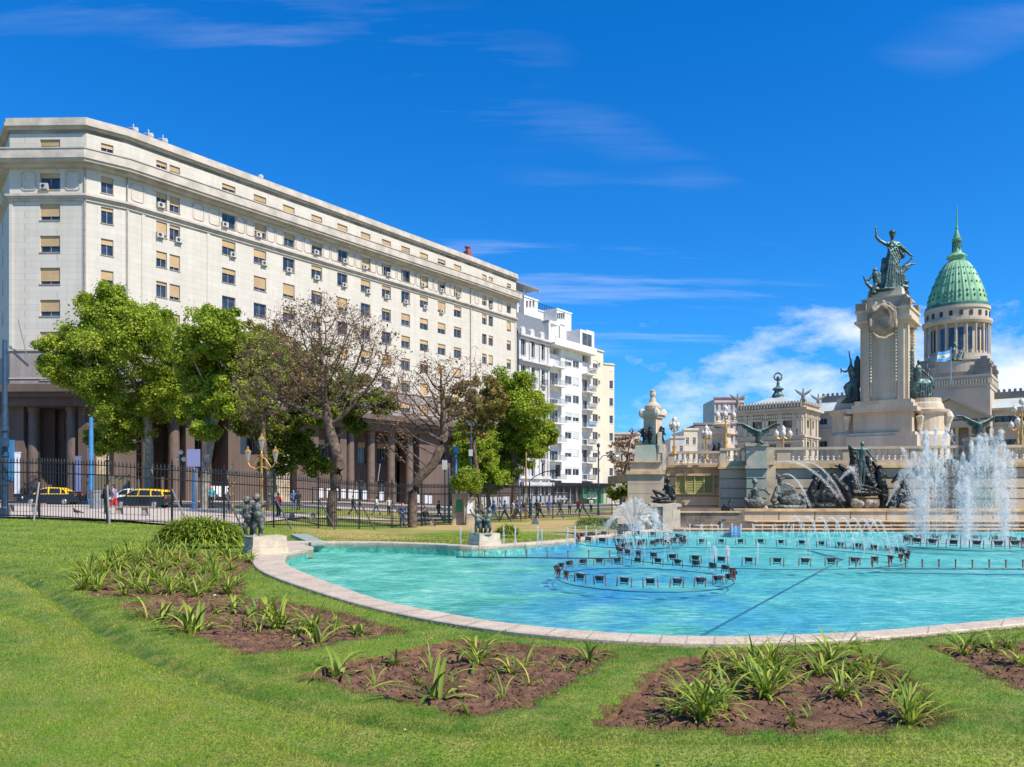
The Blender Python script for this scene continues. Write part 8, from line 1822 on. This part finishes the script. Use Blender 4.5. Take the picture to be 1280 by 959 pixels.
# little vertical spouts along the far rim
for px, py in ((578, 658), (592, 656), (615, 656), (630, 657), (644, 657), (671, 657), (676, 659), (707, 658), (716, 656), (730, 656), (742, 660)):
    d = 27.0 if px < 720 else 31; k = d/F; n = 320; zt = CAMH-(py-HY)*k; u = rng.uniform(0, 1, n); p = np.stack([(px-640)*k+rng.normal(0, .014, n), d-.9+rng.normal(0, .014, n), WZ+(zt-WZ)*u], -1); jet('thin upright spout along the far pond rim', p, rng.uniform(.004, .009, n), rng.uniform(2, 5, n), 'upright spouts along the far rim')
# curtain of arcs over the stone steps
for k in range(15):
    px = 862+k*13; d = 33.5; kk = d/F; h = .42; vz = math.sqrt(19.6*h); T = 2*vz/9.8; n = 260; p, t = arcpts(((px-640)*kk, d, WZ), (rng.uniform(-.2, .2), -.35, vz), T, n, .015); jet('low arching jet in front of the stone steps', p, rng.uniform(.004, .008, n), rng.uniform(2, 5, n), 'low arching jets before the steps')
# streams crossing the sculptures
def stream(a, b, apex, d0, d1, label, n=2600, jit=.05, size=.010):
    A_, B_ = P(a[0], a[1], d0), P(b[0], b[1], d1); u = rng.uniform(0, 1, n)**.85; mid = (A_+B_)/2; hz = P(0, apex, (d0+d1)/2).z; c = hz-mid.z
    p = np.array(A_)[None]*(1-u)[:, None]+np.array(B_)[None]*u[:, None]; p[:, 2] += 4*c*u*(1-u); p += rng.normal(0, 1, p.shape)*(jit*(.15+u))[:, None]; jet(label, p, rng.uniform(.3, 1.0, n)*size, rng.uniform(1, 3, n), 'streams crossing the cascade sculptures')
stream((972, 578), (1048, 622), 585, 41.5, 40.6, 'long white stream arching down over the sea horses', 3400, .05)
stream((1000, 580), (1055, 626), 586, 41.2, 40.6, 'second white stream beside the long one over the sea horses', 2400, .04)
stream((978, 594), (1013, 634), 600, 41, 40.4, 'short stream pouring over the grey bronze shell', 2200, .04)
stream((1058, 585), (1075, 612), 588, 41.4, 41, 'short spray falling beside the standing youth', 1500, .09)
stream((1050, 600), (1070, 585), 590, 41, 41, 'spray crossing the dark rock left of the standing youth', 1500, .1)
stream((1108, 632), (1142, 575), 600, 40.8, 40.6, 'steep stream shot up at the right of the central group', 3000, .12)
stream((1127, 560), (1140, 612), 575, 41, 40.6, 'thin spray falling right of the central group', 2600, .16)

# fine veil of drops drifting between the rings, and foam where the plumes land
n = 16000; X = rng.normal(5.6, 2.2, n); Y = rng.normal(30.5, 2.6, n); Zv = WZ+np.abs(rng.normal(0, .42, n)); k = (Y < 35.5) & (X > 1.2) & (X < 12) & (Y > 25.5)
jet('fine low veil of spray drifting over the far rings', np.stack([X, Y, Zv], -1)[k], rng.uniform(.002, .006, k.sum()), rng.uniform(1, 3, k.sum()), stuff=True)
n = 9000; a = rng.uniform(0, 6.28, n); r_ = rng.uniform(.2, 2.5, n); jet('white foam splashing where the tall plumes land', np.stack([15.5+r_*np.cos(a), 27.4+r_*np.sin(a), WZ+.012+np.abs(rng.normal(0, .06, n))], -1), rng.uniform(.003, .011, n), rng.uniform(.6, 1.6, n), stuff=True)
# ================================================================ CAMERA, LIGHT, SKY
sc = bpy.context.scene
cam = bpy.data.cameras.new('camera'); co = bpy.data.objects.new('camera', cam); C.objects.link(co)
co.location = (0, 0, CAMH); co.rotation_euler = (PI/2, 0, 0)
cam.sensor_width = 36; cam.lens = 36*F/1280; cam.shift_y = (HY-479.5)/1280; cam.clip_end = 6000; cam.clip_start = .1
sc.camera = co
el = math.radians(50); sx_, sy_ = .79, -.613
S = Vector((sx_*cos(el), sy_*cos(el), sin(el))).normalized()
sun = bpy.data.lights.new('sun', 'SUN'); sun.energy = 4.9; sun.angle = math.radians(.5); sun.color = (1, .93, .80)
so = bpy.data.objects.new('sun', sun); C.objects.link(so); so.rotation_euler = S.to_track_quat('Z', 'Y').to_euler()
w = bpy.data.worlds.new('World'); sc.world = w; w.use_nodes = True; nt = w.node_tree
bg = nt.nodes['Background']
sky = nt.nodes.new('ShaderNodeTexSky'); sky.sky_type = 'NISHITA'; sky.sun_disc = False; sky.sun_elevation = el
sky.sun_rotation = math.atan2(S.x, S.y); sky.air_density = 1.0; sky.dust_density = .25; sky.ozone_density = 4.0; sky.altitude = 1500
hs = N(nt, 'ShaderNodeHueSaturation'); hs.inputs['Saturation'].default_value = 1.0; hs.inputs['Value'].default_value = 1.0; hs.inputs['Hue'].default_value = .5
tc0_ = N(nt, 'ShaderNodeTexCoord'); sp0 = N(nt, 'ShaderNodeSeparateXYZ'); nt.links.new(tc0_.outputs['Generated'], sp0.inputs[0]); filt = ramp(nt, sp0.outputs[2], [(0.0, (.38, .72, 1.05)), (.16, (.19, .84, 1.34)), (.5, (.04, .86, 1.60))]); skc = mixc(nt, 1.0, sky.outputs[0], filt, 'MULTIPLY'); nt.links.new(skc, hs.inputs['Color'])
tc = N(nt, 'ShaderNodeTexCoord'); sp = N(nt, 'ShaderNodeSeparateXYZ'); nt.links.new(tc.outputs['Generated'], sp.inputs[0])
# clouds on a high flat layer: direction / height
zz = N(nt, 'ShaderNodeMath', operation='MAXIMUM'); nt.links.new(sp.outputs[2], zz.inputs[0]); zz.inputs[1].default_value = .02
za = N(nt, 'ShaderNodeMath', operation='ADD'); nt.links.new(zz.outputs[0], za.inputs[0]); za.inputs[1].default_value = .12
dx = N(nt, 'ShaderNodeMath', operation='DIVIDE'); nt.links.new(sp.outputs[0], dx.inputs[0]); nt.links.new(za.outputs[0], dx.inputs[1])
dy = N(nt, 'ShaderNodeMath', operation='DIVIDE'); nt.links.new(sp.outputs[1], dy.inputs[0]); nt.links.new(za.outputs[0], dy.inputs[1])
cv = N(nt, 'ShaderNodeCombineXYZ'); nt.links.new(dx.outputs[0], cv.inputs[0]); nt.links.new(dy.outputs[0], cv.inputs[1])
def maprot(rz, sx, sy, off=(0, 0, 0)):
    m = N(nt, 'ShaderNodeMapping'); m.inputs['Rotation'].default_value = (0, 0, rz); m.inputs['Scale'].default_value = (sx, sy, 1); m.inputs['Location'].default_value = off
    nt.links.new(cv.outputs[0], m.inputs[0]); return m.outputs[0]
CLOUD_HI = noise(nt, maprot(.25, .55, 3.2, (3.1, 1.7, 0)), 1.15, 9, .62)
hi_mask = noise(nt, maprot(.1, .5, .9, (7.3, .4, 0)), 1.2, 3, .5)
hi = ramp(nt, CLOUD_HI, [(.50, (0, 0, 0)), (.86, (.5, .5, .5))]); him = ramp(nt, hi_mask, [(.50, (0, 0, 0)), (.62, (1, 1, 1))])
hic = N(nt, 'ShaderNodeMath', operation='MULTIPLY'); nt.links.new(hi, hic.inputs[0]); nt.links.new(him, hic.inputs[1])
# low cumulus bank to the right, near the horizon
lo_n = noise(nt, None, 5.0, 9, .62)
ln = lo_n.node; mp = N(nt, 'ShaderNodeMapping'); mp.inputs['Scale'].default_value = (1, 1, 2.1); mp.inputs['Location'].default_value = (.6, .2, .35); nt.links.new(tc.outputs['Generated'], mp.inputs[0]); nt.links.new(mp.outputs[0], ln.inputs['Vector'])
az = N(nt, 'ShaderNodeMath', operation='ARCTAN2'); nt.links.new(sp.outputs[0], az.inputs[0]); nt.links.new(sp.outputs[1], az.inputs[1])
m1 = N(nt, 'ShaderNodeMapRange', interpolation_type='SMOOTHSTEP'); m1.inputs[1].default_value = .02; m1.inputs[2].default_value = .30; nt.links.new(az.outputs[0], m1.inputs[0])
m2 = N(nt, 'ShaderNodeMapRange', interpolation_type='SMOOTHSTEP'); m2.inputs[1].default_value = .30; m2.inputs[2].default_value = .13; nt.links.new(sp.outputs[2], m2.inputs[0])
m3 = N(nt, 'ShaderNodeMath', operation='MULTIPLY'); nt.links.new(m1.outputs[0], m3.inputs[0]); nt.links.new(m2.outputs[0], m3.inputs[1])
ma = N(nt, 'ShaderNodeMath', operation='MULTIPLY_ADD'); nt.links.new(m3.outputs[0], ma.inputs[0]); ma.inputs[1].default_value = .34; nt.links.new(lo_n, ma.inputs[2])
lo = ramp(nt, ma.outputs[0], [(.70, (0, 0, 0)), (.92, (.9, .9, .9))])
mxm = N(nt, 'ShaderNodeMath', operation='MAXIMUM'); nt.links.new(hic.outputs[0], mxm.inputs[0]); nt.links.new(lo, mxm.inputs[1])
SKYB = .105
cl = mixc(nt, mxm.outputs[0], hs.outputs[0], (7.4, 7.9, 8.9))
nt.links.new(cl, bg.inputs[0]); bg.inputs[1].default_value = SKYB
vs = sc.view_settings; vs.view_transform = 'Standard'; vs.look = 'None'; vs.gamma = 1; vs.exposure = .46; vs.use_curve_mapping = False
sc.render.engine = 'CYCLES'; sc.cycles.max_bounces = 8; sc.cycles.transparent_max_bounces = 24
sc.cycles.diffuse_bounces = 3
